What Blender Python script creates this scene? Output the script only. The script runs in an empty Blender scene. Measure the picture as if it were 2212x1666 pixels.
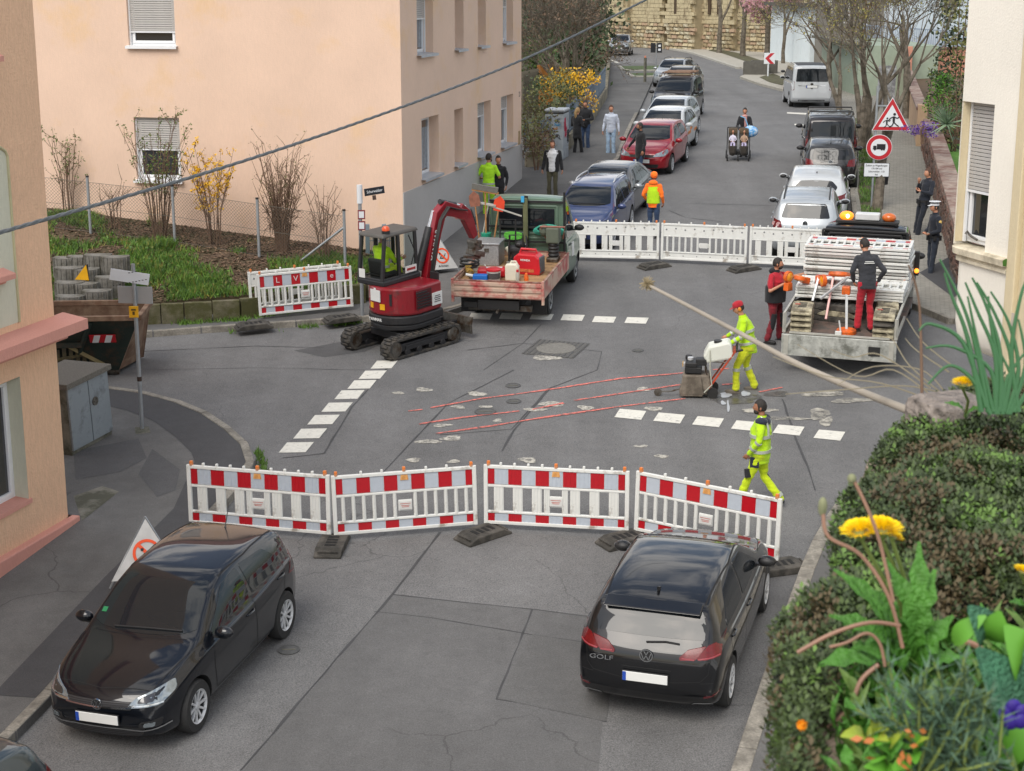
import bpy, bmesh, math, random
from mathutils import Vector, Matrix, Euler
from mathutils.geometry import delaunay_2d_cdt
from mathutils.bvhtree import BVHTree
random.seed(7)
R=math.radians
MT,MR,MD=Matrix.Translation,Matrix.Rotation,Matrix.Diagonal
ruf=random.uniform;BM=bpy.data.materials
C=bpy.context.scene.collection
# ------------------------------------------------------------------ camera, sky, sun
F=3500.0; VH=-28.0; UC,VC=1106.0,833.0
PIT=math.atan((VC-VH)/F); CP,SP=math.cos(PIT),math.sin(PIT)
AZ=R(13.0); SL=math.tan(R(3.73)); HC=9.32
cd=bpy.data.cameras.new('camera'); cam=bpy.data.objects.new('camera',cd); C.objects.link(cam)
cam.location=(0,0,HC); cam.rotation_euler=(math.pi/2-PIT,0,0)
cd.lens=36*F/2212; cd.sensor_width=36; cd.clip_start=.05; cd.clip_end=1500
cd.dof.use_dof=True; cd.dof.focus_distance=30; cd.dof.aperture_fstop=20
sc=bpy.context.scene; sc.camera=cam
sc.view_settings.view_transform='Standard'; sc.view_settings.look='None'
sc.view_settings.exposure=.66; sc.view_settings.gamma=1
SUN_EL,SUN_AZ=R(48),R(-152)       # azimuth from +Y, clockwise
w=bpy.data.worlds.new('World'); sc.world=w; w.use_nodes=True
nt=w.node_tree; nt.nodes.clear()
def wn(t,**k):
 n=nt.nodes.new(t)
 for a,b in k.items(): setattr(n,a,b)
 return n
out=wn('ShaderNodeOutputWorld'); bg=wn('ShaderNodeBackground'); bg.inputs[1].default_value=.098
sky=wn('ShaderNodeTexSky',sky_type='NISHITA',sun_disc=False,sun_elevation=SUN_EL,sun_rotation=SUN_AZ,air_density=1.2,dust_density=2.5,ozone_density=1.)
tc=wn('ShaderNodeTexCoord'); mp=wn('ShaderNodeMapping'); mp.inputs['Scale'].default_value=(1,1,2.2)
nz=wn('ShaderNodeTexNoise'); nz.inputs['Scale'].default_value=3.4; nz.inputs['Detail'].default_value=8; nz.inputs['Roughness'].default_value=.58
rp=wn('ShaderNodeValToRGB'); rp.color_ramp.elements[0].position=.44; rp.color_ramp.elements[1].position=.57
mx=wn('ShaderNodeMixRGB'); mx.inputs[2].default_value=(9.7,9.5,9.3,1)
nt.links.new(tc.outputs['Generated'],mp.inputs[0]); nt.links.new(mp.outputs[0],nz.inputs['Vector'])
nt.links.new(nz.outputs['Fac'],rp.inputs[0]); nt.links.new(rp.outputs[0],mx.inputs[0])
nt.links.new(sky.outputs[0],mx.inputs[1]); nt.links.new(mx.outputs[0],bg.inputs[0]); nt.links.new(bg.outputs[0],out.inputs[0])
sl=bpy.data.lights.new('sun','SUN'); sl.energy=1.5; sl.angle=R(36); sl.color=(1,.95,.88)
so=bpy.data.objects.new('sun',sl); C.objects.link(so)
sd=Vector((math.sin(SUN_AZ)*math.cos(SUN_EL),math.cos(SUN_AZ)*math.cos(SUN_EL),math.sin(SUN_EL)))
so.rotation_euler=sd.to_track_quat('Z','Y').to_euler()
# ------------------------------------------------------------------ site geometry (metres)
def ray(u,v):
 x=u-UC;y=v-VC
 return Vector((x/F,(F*CP-y*SP)/F,(-F*SP-y*CP)/F))
def tt(x,y): return x*math.sin(AZ)+y*math.cos(AZ)
def gz(x,y):                          # the street climbs, then levels out
 t=tt(x,y);a=52.;b=66.
 if t<a:return SL*t
 if t<b:
  q=t-a;return SL*(a+q-q*q/(2*(b-a)))
 return SL*(a+(b-a)/2)
def at(u,v,h=0.0):
 r=ray(u,v);lo,hi=0.3,400.
 for i in range(50):
  m=(lo+hi)/2
  if HC+m*r[2]-h-gz(m*r[0],m*r[1])>0:lo=m
  else:hi=m
 return Vector((lo*r[0],lo*r[1],HC+lo*r[2]))
def depth(u,v,Z):
 return Vector((0,0,HC))+ray(u,v)*Z
def onplane(u,v,p,n):
 r=ray(u,v);o=Vector((0,0,HC)); return o+r*((p-o).dot(n)/r.dot(n))
def dirv(az): return Vector((math.sin(az),math.cos(az),0))
def gnd(x,y,h=0): return Vector((x,y,gz(x,y)+h))
def gnorm(x,y):
 e=.3
 return Vector((-(gz(x+e,y)-gz(x-e,y))/(2*e),-(gz(x,y+e)-gz(x,y-e))/(2*e),1)).normalized()
# ------------------------------------------------------------------ materials
def hexc(h,k=1.0):
 h=h.lstrip('#');o=[]
 for i in (0,2,4):
  c=int(h[i:i+2],16)/255
  o.append((c/12.92 if c<=.04045 else ((c+.055)/1.055)**2.4)*k)
 return o
_m={}
def mat(name,col,rough=.6,metal=0.,var=.12,scale=4.,bump=0.,bscale=60.,coat=0.,dirt=None,dscale=1.5,damt=.5,emit=0.,trans=0.,sheen=0.):
 if name in _m:return _m[name]
 m=bpy.data.materials.new(name);m.use_nodes=True;t=m.node_tree;b=t.nodes['Principled BSDF']
 if isinstance(col,str):col=hexc(col)
 col=(*col[:3],1)
 b.inputs['Roughness'].default_value=rough;b.inputs['Metallic'].default_value=metal
 b.inputs['Coat Weight'].default_value=coat;b.inputs['Coat Roughness'].default_value=.03
 if sheen: b.inputs['Sheen Weight'].default_value=sheen
 if trans: b.inputs['Transmission Weight'].default_value=trans
 N=t.nodes.new;L=t.links.new
 tc=N('ShaderNodeTexCoord')
 b.inputs['Base Color'].default_value=col
 if emit:
  b.inputs['Emission Color'].default_value=col;b.inputs['Emission Strength'].default_value=emit
 src=None
 if var>0:
  n=N('ShaderNodeTexNoise');n.inputs['Scale'].default_value=scale;n.inputs['Detail'].default_value=5
  L(tc.outputs['Object'],n.inputs['Vector'])
  mr=N('ShaderNodeMapRange');mr.inputs[1].default_value=.25;mr.inputs[2].default_value=.75
  mr.inputs[3].default_value=1-var;mr.inputs[4].default_value=1+var
  L(n.outputs['Fac'],mr.inputs[0])
  mm=N('ShaderNodeMixRGB');mm.blend_type='MULTIPLY';mm.inputs[0].default_value=1;mm.inputs[1].default_value=col
  L(mr.outputs[0],mm.inputs[2]);src=mm.outputs[0]
 if dirt is not None:
  if isinstance(dirt,str):dirt=hexc(dirt)
  n=N('ShaderNodeTexNoise');n.inputs['Scale'].default_value=dscale;n.inputs['Detail'].default_value=9;n.inputs['Roughness'].default_value=.68
  L(tc.outputs['Object'],n.inputs['Vector'])
  mr=N('ShaderNodeMapRange');mr.inputs[1].default_value=.62-.35*damt;mr.inputs[2].default_value=.72-.2*damt
  L(n.outputs['Fac'],mr.inputs[0])
  mm=N('ShaderNodeMixRGB');L(mr.outputs[0],mm.inputs[0])
  if src:L(src,mm.inputs[1])
  else:mm.inputs[1].default_value=col
  mm.inputs[2].default_value=(*dirt[:3],1);src=mm.outputs[0]
 if src:L(src,b.inputs['Base Color'])
 if bump>0:
  n=N('ShaderNodeTexNoise');n.inputs['Scale'].default_value=bscale;n.inputs['Detail'].default_value=4
  L(tc.outputs['Object'],n.inputs['Vector'])
  bp=N('ShaderNodeBump');bp.inputs['Strength'].default_value=bump;bp.inputs['Distance'].default_value=.02
  L(n.outputs['Fac'],bp.inputs['Height']);L(bp.outputs[0],b.inputs['Normal'])
 _m[name]=m;return m
# ------------------------------------------------------------------ mesh builder
def frame(axis):
 a=Vector(axis).normalized();u=a.orthogonal().normalized();return u,a.cross(u),a
class MB:
 def __init__(s): s.v=[];s.f=[];s.m=[];s.mi=0
 def mt(s,i): s.mi=i;return s
 def add(s,vs,fs,T=None):
  o=len(s.v)
  s.v+=[tuple(T@Vector(p)) for p in vs] if T else [tuple(p) for p in vs]
  s.f+=[tuple(i+o for i in f) for f in fs];s.m+=[s.mi]*len(fs);return s
 def box(s,c,d,rot=None,taper=1.0):
  x,y,z=d[0]/2,d[1]/2,d[2]/2;vs=[]
  for sz in(-1,1):
   k=taper if sz>0 else 1
   for sx,sy in((-1,-1),(1,-1),(1,1),(-1,1)):vs.append(Vector((sx*x*k,sy*y*k,sz*z)))
  T=MT(c)
  if rot is not None:T=T@(rot.to_4x4() if isinstance(rot,Matrix) else Euler(rot).to_matrix().to_4x4())
  return s.add(vs,[(3,2,1,0),(4,5,6,7),(0,1,5,4),(1,2,6,5),(2,3,7,6),(3,0,4,7)],T)
 def bar(s,a,b,w,h,up=(0,0,1)):       # rectangular bar from a to b
  a,b=Vector(a),Vector(b);d=(b-a);l=d.length;d.normalize()
  sx=d.cross(Vector(up))
  if sx.length<1e-4:sx=d.orthogonal()
  sx.normalize();uz=sx.cross(d)
  T=Matrix((( d.x,sx.x,uz.x,0),(d.y,sx.y,uz.y,0),(d.z,sx.z,uz.z,0),(0,0,0,1)));T.translation=(a+b)/2
  n=len(s.v);MB.box(s,(0,0,0),(l,w,h))
  for i in range(n,len(s.v)):s.v[i]=tuple(T@Vector(s.v[i]))
  return s
 def tube(s,pts,r,n=8,caps=True):
  pts=[Vector(p) for p in pts]
  if not isinstance(r,(list,tuple)):r=[r]*len(pts)
  o=len(s.v);u=None;k=len(pts)
  for i,p in enumerate(pts):
   t=(pts[min(i+1,k-1)]-pts[max(i-1,0)]).normalized()
   if u is None:u=t.orthogonal().normalized()
   else:
    u=u-t*u.dot(t)
    u=u.normalized() if u.length>1e-6 else t.orthogonal().normalized()
   w=t.cross(u)
   for j in range(n):
    a=2*math.pi*j/n;s.v.append(tuple(p+(u*math.cos(a)+w*math.sin(a))*r[i]))
  for i in range(k-1):
   for j in range(n):
    q=(j+1)%n;s.f.append((o+i*n+j,o+i*n+q,o+i*n+n+q,o+i*n+n+j));s.m.append(s.mi)
  if caps:
   s.f.append(tuple(o+j for j in range(n))[::-1]);s.m.append(s.mi)
   s.f.append(tuple(o+(k-1)*n+j for j in range(n)));s.m.append(s.mi)
  return s
 def cyl(s,a,b,r,r2=None,n=14): return s.tube([a,b],[r,r if r2 is None else r2],n)
 def lathe(s,prof,n=20,T=None,arc=2*math.pi,caps=True):    # prof [(r,z)] round local z
  full=abs(arc-2*math.pi)<1e-6;vs=[];fs=[];k=n if full else n+1
  for r,z in prof:
   for j in range(k):
    a=arc*j/n;vs.append(Vector((r*math.cos(a),r*math.sin(a),z)))
  for i in range(len(prof)-1):
   for j in range(n):
    q=(j+1)%k;fs.append((i*k+j,i*k+q,i*k+k+q,i*k+k+j))
  if full and caps:
   if prof[0][0]>1e-5:fs.append(tuple(range(k))[::-1])
   if prof[-1][0]>1e-5:fs.append(tuple((len(prof)-1)*k+j for j in range(k)))
  return s.add(vs,fs,T)
 def prism(s,poly,z0,z1,T=None):                # polygon (x,y) extruded along z
  n=len(poly);vs=[Vector((p[0],p[1],z0)) for p in poly]+[Vector((p[0],p[1],z1)) for p in poly]
  fs=[tuple(range(n))[::-1],tuple(range(n,2*n))]+[(i,(i+1)%n,n+(i+1)%n,n+i) for i in range(n)]
  return s.add(vs,fs,T)
 def ball(s,c,r,n=10,m=7,T=None):
  if not isinstance(r,(list,tuple)):r=(r,r,r)
  vs=[];fs=[]
  for i in range(m+1):
   th=math.pi*i/m
   for j in range(n):
    a=2*math.pi*j/n
    vs.append(Vector((c[0]+r[0]*math.sin(th)*math.cos(a),c[1]+r[1]*math.sin(th)*math.sin(a),c[2]+r[2]*math.cos(th))))
  for i in range(m):
   for j in range(n):
    q=(j+1)%n;fs.append((i*n+j,i*n+n+j,i*n+n+q,i*n+q))
  return s.add(vs,fs,T)
 def quad(s,a,b,c,d): return s.add([a,b,c,d],[(0,1,2,3)])
 def build(s,name,mats,parent=None,smooth=False,bevel=0,T=None,ang=.7,seg=2,weld=False):
  me=bpy.data.meshes.new(name);me.from_pydata([tuple(v) for v in s.v],[],s.f)
  if not isinstance(mats,(list,tuple)):mats=[mats]
  for m in mats:me.materials.append(m)
  if len(mats)>1:me.polygons.foreach_set('material_index',s.m)
  if weld:
   b=bmesh.new();b.from_mesh(me);bmesh.ops.remove_doubles(b,verts=b.verts,dist=1e-4);b.to_mesh(me);b.free()
  if smooth:
   me.shade_smooth();me.set_sharp_from_angle(angle=ang)
  me.update()
  o=bpy.data.objects.new(name,me);C.objects.link(o)
  if parent:o.parent=parent
  if T is not None:o.matrix_basis=T if isinstance(T,Matrix) else MT(T)
  if bevel:
   q=o.modifiers.new('bevel','BEVEL');q.width=bevel;q.segments=seg;q.limit_method='ANGLE';q.angle_limit=R(40)
  return o
def tag(o,label=None,cat=None,group=None,kind=None):
 if label:o['label']=label
 if cat:o['category']=cat
 if group:o['group']=group
 if kind:o['kind']=kind
 return o
def thing(name,label,cat,loc=(0,0,0),az=0.,group=None,align=False,rz=None):
 """Empty; local +x points along azimuth az (clockwise from +Y), z up or along the ground's normal."""
 o=bpy.data.objects.new(name,None);C.objects.link(o);o.empty_display_size=.3
 loc=Vector(loc);x=dirv(az);z=Vector((0,0,1))
 if align:z=gnorm(loc.x,loc.y)
 x=(x-z*x.dot(z)).normalized();y=z.cross(x)
 M=Matrix((x,y,z)).transposed().to_4x4();M.translation=loc;o.matrix_world=M
 return tag(o,label,cat,group)
def structure(o): o['kind']='structure';return o
def kids(o): return [c for c in bpy.data.objects if c.parent==o]
def dup(root,M,label=None,group=None):
 r=root.copy();C.objects.link(r);r.matrix_world=M
 if label:r['label']=label
 if group:r['group']=group
 for ch in root.children:
  c=ch.copy();C.objects.link(c);c.parent=r
  for g in ch.children:
   d=g.copy();C.objects.link(d);d.parent=c
 return r
def clone(o,parent,T=None):
 c=o.copy();C.objects.link(c);c.parent=parent
 if T is not None:c.matrix_basis=T
 return c
def text_mesh(txt,size,ext=.002,align='CENTER',bold=0.):
 cu=bpy.data.curves.new('t','FONT');cu.body=txt;cu.size=size;cu.extrude=ext;cu.align_x=align;cu.align_y='CENTER';cu.resolution_u=3;cu.offset=bold
 o=bpy.data.objects.new('t',cu);me=evalmesh(o);bpy.data.objects.remove(o);bpy.data.curves.remove(cu)
 return me
def lettering(txt,size,m,parent,T,name='lettering',ext=.002,sx=1.,bold=0.):
 me=text_mesh(txt,size,ext,bold=bold);me.materials.clear();me.materials.append(m)
 o=bpy.data.objects.new(name,me);C.objects.link(o);o.parent=parent;o.matrix_basis=T@MD((sx,1,1,1));return o
def basis(x,y,loc):            # matrix whose columns are x, y and x cross y
 x=Vector(x).normalized();y=Vector(y);y=(y-x*y.dot(x)).normalized();z=x.cross(y)
 M=Matrix((x,y,z)).transposed().to_4x4();M.translation=Vector(loc);return M
def evalmesh(o,also=()):
 s2=bpy.data.scenes.new('workbench');L=[o,*also]       # a scratch scene keeps the evaluation small
 for q in L:s2.collection.objects.link(q)
 par=o.parent;o.parent=None
 with bpy.context.temp_override(scene=s2,view_layer=s2.view_layers[0]):
  dg=bpy.context.evaluated_depsgraph_get();dg.update()
  me=bpy.data.meshes.new_from_object(o.evaluated_get(dg))
 o.parent=par
 for q in L:s2.collection.objects.unlink(q)
 bpy.data.scenes.remove(s2);return me
def lerp(a,b,t): return a+(b-a)*t
def sstep(a,b,x):
 t=max(0,min(1,(x-a)/(b-a)));return t*t*(3-2*t)
def pchip(pts):
 xs=[p[0] for p in pts];ys=[p[1] for p in pts];n=len(xs)
 d=[(ys[i+1]-ys[i])/(xs[i+1]-xs[i]) for i in range(n-1)]
 m=[d[0]]+[0 if d[i-1]*d[i]<=0 else 2*d[i-1]*d[i]/(d[i-1]+d[i]) for i in range(1,n-1)]+[d[-1]]
 def f(x):
  if x<=xs[0]:return ys[0]
  if x>=xs[-1]:return ys[-1]
  i=0
  while x>xs[i+1]:i+=1
  h=xs[i+1]-xs[i];t=(x-xs[i])/h
  return (2*t**3-3*t*t+1)*ys[i]+(t**3-2*t*t+t)*h*m[i]+(-2*t**3+3*t*t)*ys[i+1]+(t**3-t*t)*h*m[i+1]
 return f
# ================================================================== ground, road, pavements
def asphalt(name,base,speck=.55,broad=.16,crack=.0,rough=.85):
 m=mat(name,base,rough,var=0);t=m.node_tree;b=t.nodes['Principled BSDF'];N=t.nodes.new;L=t.links.new
 tc=N('ShaderNodeTexCoord');col=hexc(base) if isinstance(base,str) else base
 def noise(sc,d=4,r=.55):
  n=N('ShaderNodeTexNoise');n.inputs['Scale'].default_value=sc;n.inputs['Detail'].default_value=d;n.inputs['Roughness'].default_value=r
  L(tc.outputs['Object'],n.inputs['Vector']);return n.outputs['Fac']
 def mr(x,a,b_,c,d):
  n=N('ShaderNodeMapRange');n.inputs[1].default_value=a;n.inputs[2].default_value=b_;n.inputs[3].default_value=c;n.inputs[4].default_value=d;L(x,n.inputs[0]);return n.outputs[0]
 def mul(x,y):
  n=N('ShaderNodeMath');n.operation='MULTIPLY';L(x,n.inputs[0]);L(y,n.inputs[1]);return n.outputs[0]
 f=mul(mr(noise(55,3,.8),.3,.7,1-speck,1+speck),mr(noise(.55,6,.6),.25,.75,1-broad,1+broad))
 f=mul(f,mr(noise(4.,5,.65),.3,.7,.92,1.08))
 mq=N('ShaderNodeMapping');mq.inputs['Rotation'].default_value=(0,0,AZ);mq.inputs['Scale'].default_value=(1.1,.07,1);L(tc.outputs['Object'],mq.inputs[0])
 wl=N('ShaderNodeTexNoise');wl.inputs['Scale'].default_value=1.;wl.inputs['Detail'].default_value=4;L(mq.outputs[0],wl.inputs['Vector']);f=mul(f,mr(wl.outputs['Fac'],.3,.7,.88,1.1))
 vo=N('ShaderNodeTexVoronoi');vo.inputs['Scale'].default_value=90;L(tc.outputs['Object'],vo.inputs['Vector'])
 f=mul(f,mr(vo.outputs['Distance'],0,.5,1.22,.9))
 if crack:
  ds=N('ShaderNodeTexNoise');ds.inputs['Scale'].default_value=1.6;ds.inputs['Detail'].default_value=5;L(tc.outputs['Object'],ds.inputs['Vector'])
  ad=N('ShaderNodeMixRGB');ad.inputs[0].default_value=.35;L(tc.outputs['Object'],ad.inputs[1]);L(ds.outputs['Color'],ad.inputs[2])
  v2=N('ShaderNodeTexVoronoi');v2.feature='DISTANCE_TO_EDGE';v2.inputs['Scale'].default_value=.42;L(ad.outputs[0],v2.inputs['Vector'])
  msk=mr(noise(.3,2),.5,.6,0,crack)
  cr=mr(v2.outputs['Distance'],.001,.004,.8,0)
  k=mul(cr,msk);inv=N('ShaderNodeMath');inv.operation='SUBTRACT';inv.inputs[0].default_value=1;L(k,inv.inputs[1]);f=mul(f,inv.outputs[0])
 mm=N('ShaderNodeMixRGB');mm.blend_type='MULTIPLY';mm.inputs[0].default_value=1;mm.inputs[1].default_value=(*col[:3],1);L(f,mm.inputs[2])
 L(mm.outputs[0],b.inputs['Base Color'])
 bp=N('ShaderNodeBump');bp.inputs['Strength'].default_value=.35;bp.inputs['Distance'].default_value=.01;L(noise(120,3,.7),bp.inputs['Height']);L(bp.outputs[0],b.inputs['Normal'])
 return m
A_road=asphalt('asphalt_old',[.155,.154,.153],crack=.4)
A_dark=asphalt('asphalt_patch',[.09,.09,.092],.3,.12)
A_new=asphalt('asphalt_new',[.062,.062,.065],.22,.08)
A_foot=asphalt('asphalt_footway',[.125,.123,.119],.25,.3,crack=.5)
GRANITE=mat('kerb_granite','#8f8a80',.85,var=.3,scale=30,bump=.3,bscale=80,dirt='#6a665e',dscale=3)
CONC=mat('old_concrete','#8d8a80',.9,var=.2,scale=8,bump=.3,bscale=40,dirt='#4d4d40',dscale=2,damt=.8)
WPAINT=mat('road_paint','#d4d2c8',.75,var=.1,scale=14,dirt='#8d8c86',dscale=9,damt=.1)
TAR=mat('tar','#454546',.8,var=.25,scale=3)
def sheet(poly,h,name,m,parent=None,step=1.5,skirt=0.,kind='structure'):
 """polygon of ground points draped over the terrain at height h, edges turned down by skirt"""
 pts=[Vector((p[0],p[1])) for p in poly];B=[]
 for i,p in enumerate(pts):
  q=pts[(i+1)%len(pts)];n=max(1,int((q-p).length/step))
  for k in range(n):B.append(p.lerp(q,k/n))
 nb=len(B);V=list(B)
 ts=[tt(p.x,p.y) for p in B]
 if max(ts)>51:
  x0,x1=min(p.x for p in B),max(p.x for p in B);y0,y1=min(p.y for p in B),max(p.y for p in B)
  y=y0+.6
  while y<min(y1,75):
   if tt(x1,y)>50:
    x=x0+.3
    while x<x1:V.append(Vector((x,y)));x+=3
   y+=1.5
 r=delaunay_2d_cdt(V,[(i,(i+1)%nb) for i in range(nb)],[list(range(nb))],1,1e-5)
 vs=[(p.x,p.y,gz(p.x,p.y)+h) for p in r[0]];fs=[tuple(f) for f in r[2]]
 mb=MB();mb.add(vs,fs)
 for i,f in enumerate(mb.f):
  a,b,c=[Vector(mb.v[k]) for k in f[:3]]
  if (b-a).cross(c-a).z<0:mb.f[i]=f[::-1]
 if skirt:
  area=sum(B[i].x*B[(i+1)%nb].y-B[(i+1)%nb].x*B[i].y for i in range(nb))
  for i in range(nb):
   a,b=B[i],B[(i+1)%nb]
   if area<0:a,b=b,a
   za,zb=gz(a.x,a.y),gz(b.x,b.y)
   mb.add([(a.x,a.y,za+h-skirt),(b.x,b.y,zb+h-skirt),(b.x,b.y,zb+h),(a.x,a.y,za+h)],[(0,1,2,3)])
 o=mb.build(name,m,parent)
 if kind and not parent:o['kind']=kind
 return o
def gp(*uv,h=0): return [at(u,v,h) for u,v in uv]
rows=[-60,-20,0,20,40]+[52+i for i in range(15)]+[80,120,200,420]
mb=MB();sx=[-300,-60,-20,0,20,60,300]
ca,sa=math.cos(AZ),math.sin(AZ)
for t in rows:
 for s in sx:
  x,y=t*sa+s*ca,t*ca-s*sa;mb.v.append((x,y,gz(x,y)))
for i in range(len(rows)-1):
 for j in range(len(sx)-1):
  a=i*len(sx)+j;mb.f.append((a,a+1,a+len(sx)+1,a+len(sx)));mb.m.append(0)
road=structure(mb.build('road',A_road))
# --- pavements (left near corner, left far, right far, right near)
kL=[(-60,1700),(105,1530),(330,1272),(470,1120),(540,1040),(553,1005),(540,975),(500,938),(440,898),(370,872),(300,856),(245,848),(120,838),(-60,832)]
P_left=gp(*kL)
base=Vector(P_left[0])
sheet([base+dirv(R(190))*14+Vector((0,0,0))]+P_left+[P_left[-1]+Vector((-6,1,0)),P_left[0]+Vector((-6,-10,0))],.12,'pavement',A_foot,skirt=.2)
def kerb(px=None,pts=None,wid=.14,h=.135,L=1.0,parent=None,side=1,name='kerb_stone',m=None,drop=.3,maxn=90):
 """granite kerb stones, each its own piece, along a line of ground points"""
 P=[Vector(p) for p in (pts or gp(*px))];segs=[];acc=0
 d=[0]
 for i in range(len(P)-1):d.append(d[-1]+(P[i+1]-P[i]).length)
 def on(s):
  for i in range(len(P)-1):
   if s<=d[i+1] or i==len(P)-2:
    k=(s-d[i])/max(1e-6,d[i+1]-d[i]);return P[i].lerp(P[i+1],k)
 n=min(maxn,max(1,int(d[-1]/L)));l=d[-1]/n
 for i in range(n):
  a,b=on(i*l+.008),on((i+1)*l-.008)
  a=gnd(a.x,a.y);b=gnd(b.x,b.y)
  t=(b-a).normalized();s=Vector((t.y,-t.x,0))*side*(wid/2)
  a+=s;b+=s;up=Vector((0,0,h/2-drop/2+ruf(-.004,.004)))
  MB().bar(a+up,b+up,wid,h+drop).build(name,m or GRANITE,parent,bevel=.012)
pav=bpy.data.objects['pavement']
kerb(pts=P_left[:13],L=.95,parent=pav,side=-1)
off=[]
PL=P_left[1:13]
for i,p in enumerate(PL):
 t=(PL[min(i+1,len(PL)-1)]-PL[max(i-1,0)]).normalized();off.append(p+Vector((-t.y,t.x,0))*1.0*(1 if i>2 else .7))
inn=[p+(q-p).normalized()*.15 for p,q in zip(PL,off)]
sheet(inn+off[::-1],.125,'trench_patch',A_new,pav)
for px,m_ in([(160,990),(300,962),(318,1005),(262,1035),(164,1052)],A_dark),([(160,1088),(222,1066),(258,1078),(178,1142)],CONC),([(292,938),(322,936),(326,950),(294,953)],CONC),([(330,985),(390,1030),(380,1075),(340,1090),(300,1040)],A_dark):
 sheet(gp(*px),.124,'pavement_patch',m_,pav)
# --- far left pavement and garden terrace
kF=[(-100,768),(120,748),(310,730),(500,716),(640,707),(760,697),(880,692),(960,686),(1003,672),(1022,650),(1045,620)]
P_fl=gp(*kF)
a0=P_fl[-1]
far_kerb=[a0+(at(1338,350)-a0)*k for k in (.33,.66,1)]+gp((1378,250),(1412,172),(1425,145))
P_fl2=P_fl+far_kerb
cB=at(873,600);D13=dirv(AZ);N13=dirv(AZ+math.pi/2)
sheet(P_fl2+gp((1405,140),(1290,140),(1285,190))+[at(1126,394)-N13*.6,cB-N13*.6+D13*.5]+gp((700,640),(310,690),(-100,720)),.12,'pavement',A_foot,skirt=.2)
pavf=bpy.data.objects['pavement.001']
kerb(pts=P_fl2[:15],L=1.0,parent=pavf,side=-1)
# --- right far pavement: grass verge then pavers
PAV=mat('pavers','#8b887f',.9,var=.1,scale=6)
def brick_on(m,sx,sy,mort,c2,rot=0,bumpd=.4,msize=.03):
 t=m.node_tree;b=t.nodes['Principled BSDF'];N=t.nodes.new;L=t.links.new
 tc=N('ShaderNodeTexCoord');mp=N('ShaderNodeMapping');mp.inputs['Rotation'].default_value=(0,0,rot);L(tc.outputs['Object'],mp.inputs[0])
 k=N('ShaderNodeTexBrick');k.inputs['Scale'].default_value=1;k.inputs['Brick Width'].default_value=sx;k.inputs['Row Height'].default_value=sy;k.inputs['Mortar Size'].default_value=msize*sy*2
 k.inputs['Color1'].default_value=(1.08,1.08,1.08,1);k.inputs['Color2'].default_value=(.88,.88,.88,1);k.inputs['Mortar'].default_value=(mort,mort,mort,1)
 L(mp.outputs[0],k.inputs['Vector'])
 old=b.inputs['Base Color'].links[0].from_socket
 mm=N('ShaderNodeMixRGB');mm.blend_type='MULTIPLY';mm.inputs[0].default_value=1;L(old,mm.inputs[1]);L(k.outputs['Color'],mm.inputs[2]);L(mm.outputs[0],b.inputs['Base Color'])
 bp=N('ShaderNodeBump');bp.inputs['Strength'].default_value=bumpd;bp.inputs['Distance'].default_value=.02;bp.invert=True;L(k.outputs['Fac'],bp.inputs['Height']);L(bp.outputs[0],b.inputs['Normal'])
brick_on(PAV,.20,.10,.55,0,rot=AZ)
kR=[(2260,775),(2060,700),(1985,668),(1945,652),(1905,622),(1880,585),(1868,540),(1852,470),(1846,420),(1856,360),(1853,300),(1828,245),(1790,190)]
P_r=gp(*kR)
sheet(P_r+gp((1860,190),(1960,200),(2010,330),(2045,480),(2110,640),(2260,700)),.12,'pavement',PAV,skirt=.2)
pavr=bpy.data.objects['pavement.002']
kerb(pts=P_r[1:],L=1.0,parent=pavr,side=-1)
GRASSB=mat('verge_soil','#5f6340',.95,var=.3,scale=6,dirt='#4a4434',dscale=2.5,damt=.8)
v1=gp((1862,470),(1852,420),(1861,360),(1858,300),(1846,262));v2=gp((1868,262),(1896,330),(1902,420),(1908,560),(1885,555))
verge=sheet(v1+v2,.127,'grass_verge',GRASSB)
sheet(gp((1985,600),(2060,560),(2075,640),(2060,655)),.125,'pavement_patch',A_new,pavr)
# --- right near pavement under the planter
kN=[(1560,1740),(1600,1620),(1660,1440),(1722,1258),(1765,1160),(1815,1085),(1880,1030),(1980,985),(2150,960),(2400,950)]
P_n=gp(*kN)
sheet(P_n+[P_n[-1]+Vector((2,-14,0)),P_n[0]+Vector((9,-3,0))],.12,'pavement',A_foot,skirt=.2)
pavn=bpy.data.objects['pavement.003']
kerb(pts=P_n,L=1.0,parent=pavn,side=1,wid=.2)
# --- road patches, seams and markings (children of the road)
def strip(px,wid,name,m,h=.004,parent=road,jit=0):
 P=gp(*px);Q=[]
 for i in range(len(P)-1):
  n=max(1,int((P[i+1]-P[i]).length/.35))
  for k in range(n):Q.append(P[i].lerp(P[i+1],k/n))
 Q.append(P[-1]);mb=MB()
 for i,p in enumerate(Q):
  t=(Q[min(i+1,len(Q)-1)]-Q[max(i-1,0)]).normalized();s=Vector((t.y,-t.x,0))*wid/2*ruf(1-jit,1+jit)
  o=Vector((t.y,-t.x,0))*ruf(-1,1)*jit*wid*.4
  for q in(p+s+o,p-s+o):mb.v.append((q.x,q.y,gz(q.x,q.y)+h))
  if i:a=2*i-2;mb.f.append((a,a+1,a+3,a+2));mb.m.append(0)
 return mb.build(name,m,parent)
sheet(gp((635,758),(815,724),(835,738),(790,760),(700,772)),.004,'asphalt_patch',A_dark,road)
sheet(gp((530,1660),(848,1285),(1150,1318),(1320,1335),(1290,1700),(500,1700)),.004,'asphalt_patch',asphalt('asphalt_trench',[.122,.121,.12],.3,.14,.4),road)
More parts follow.
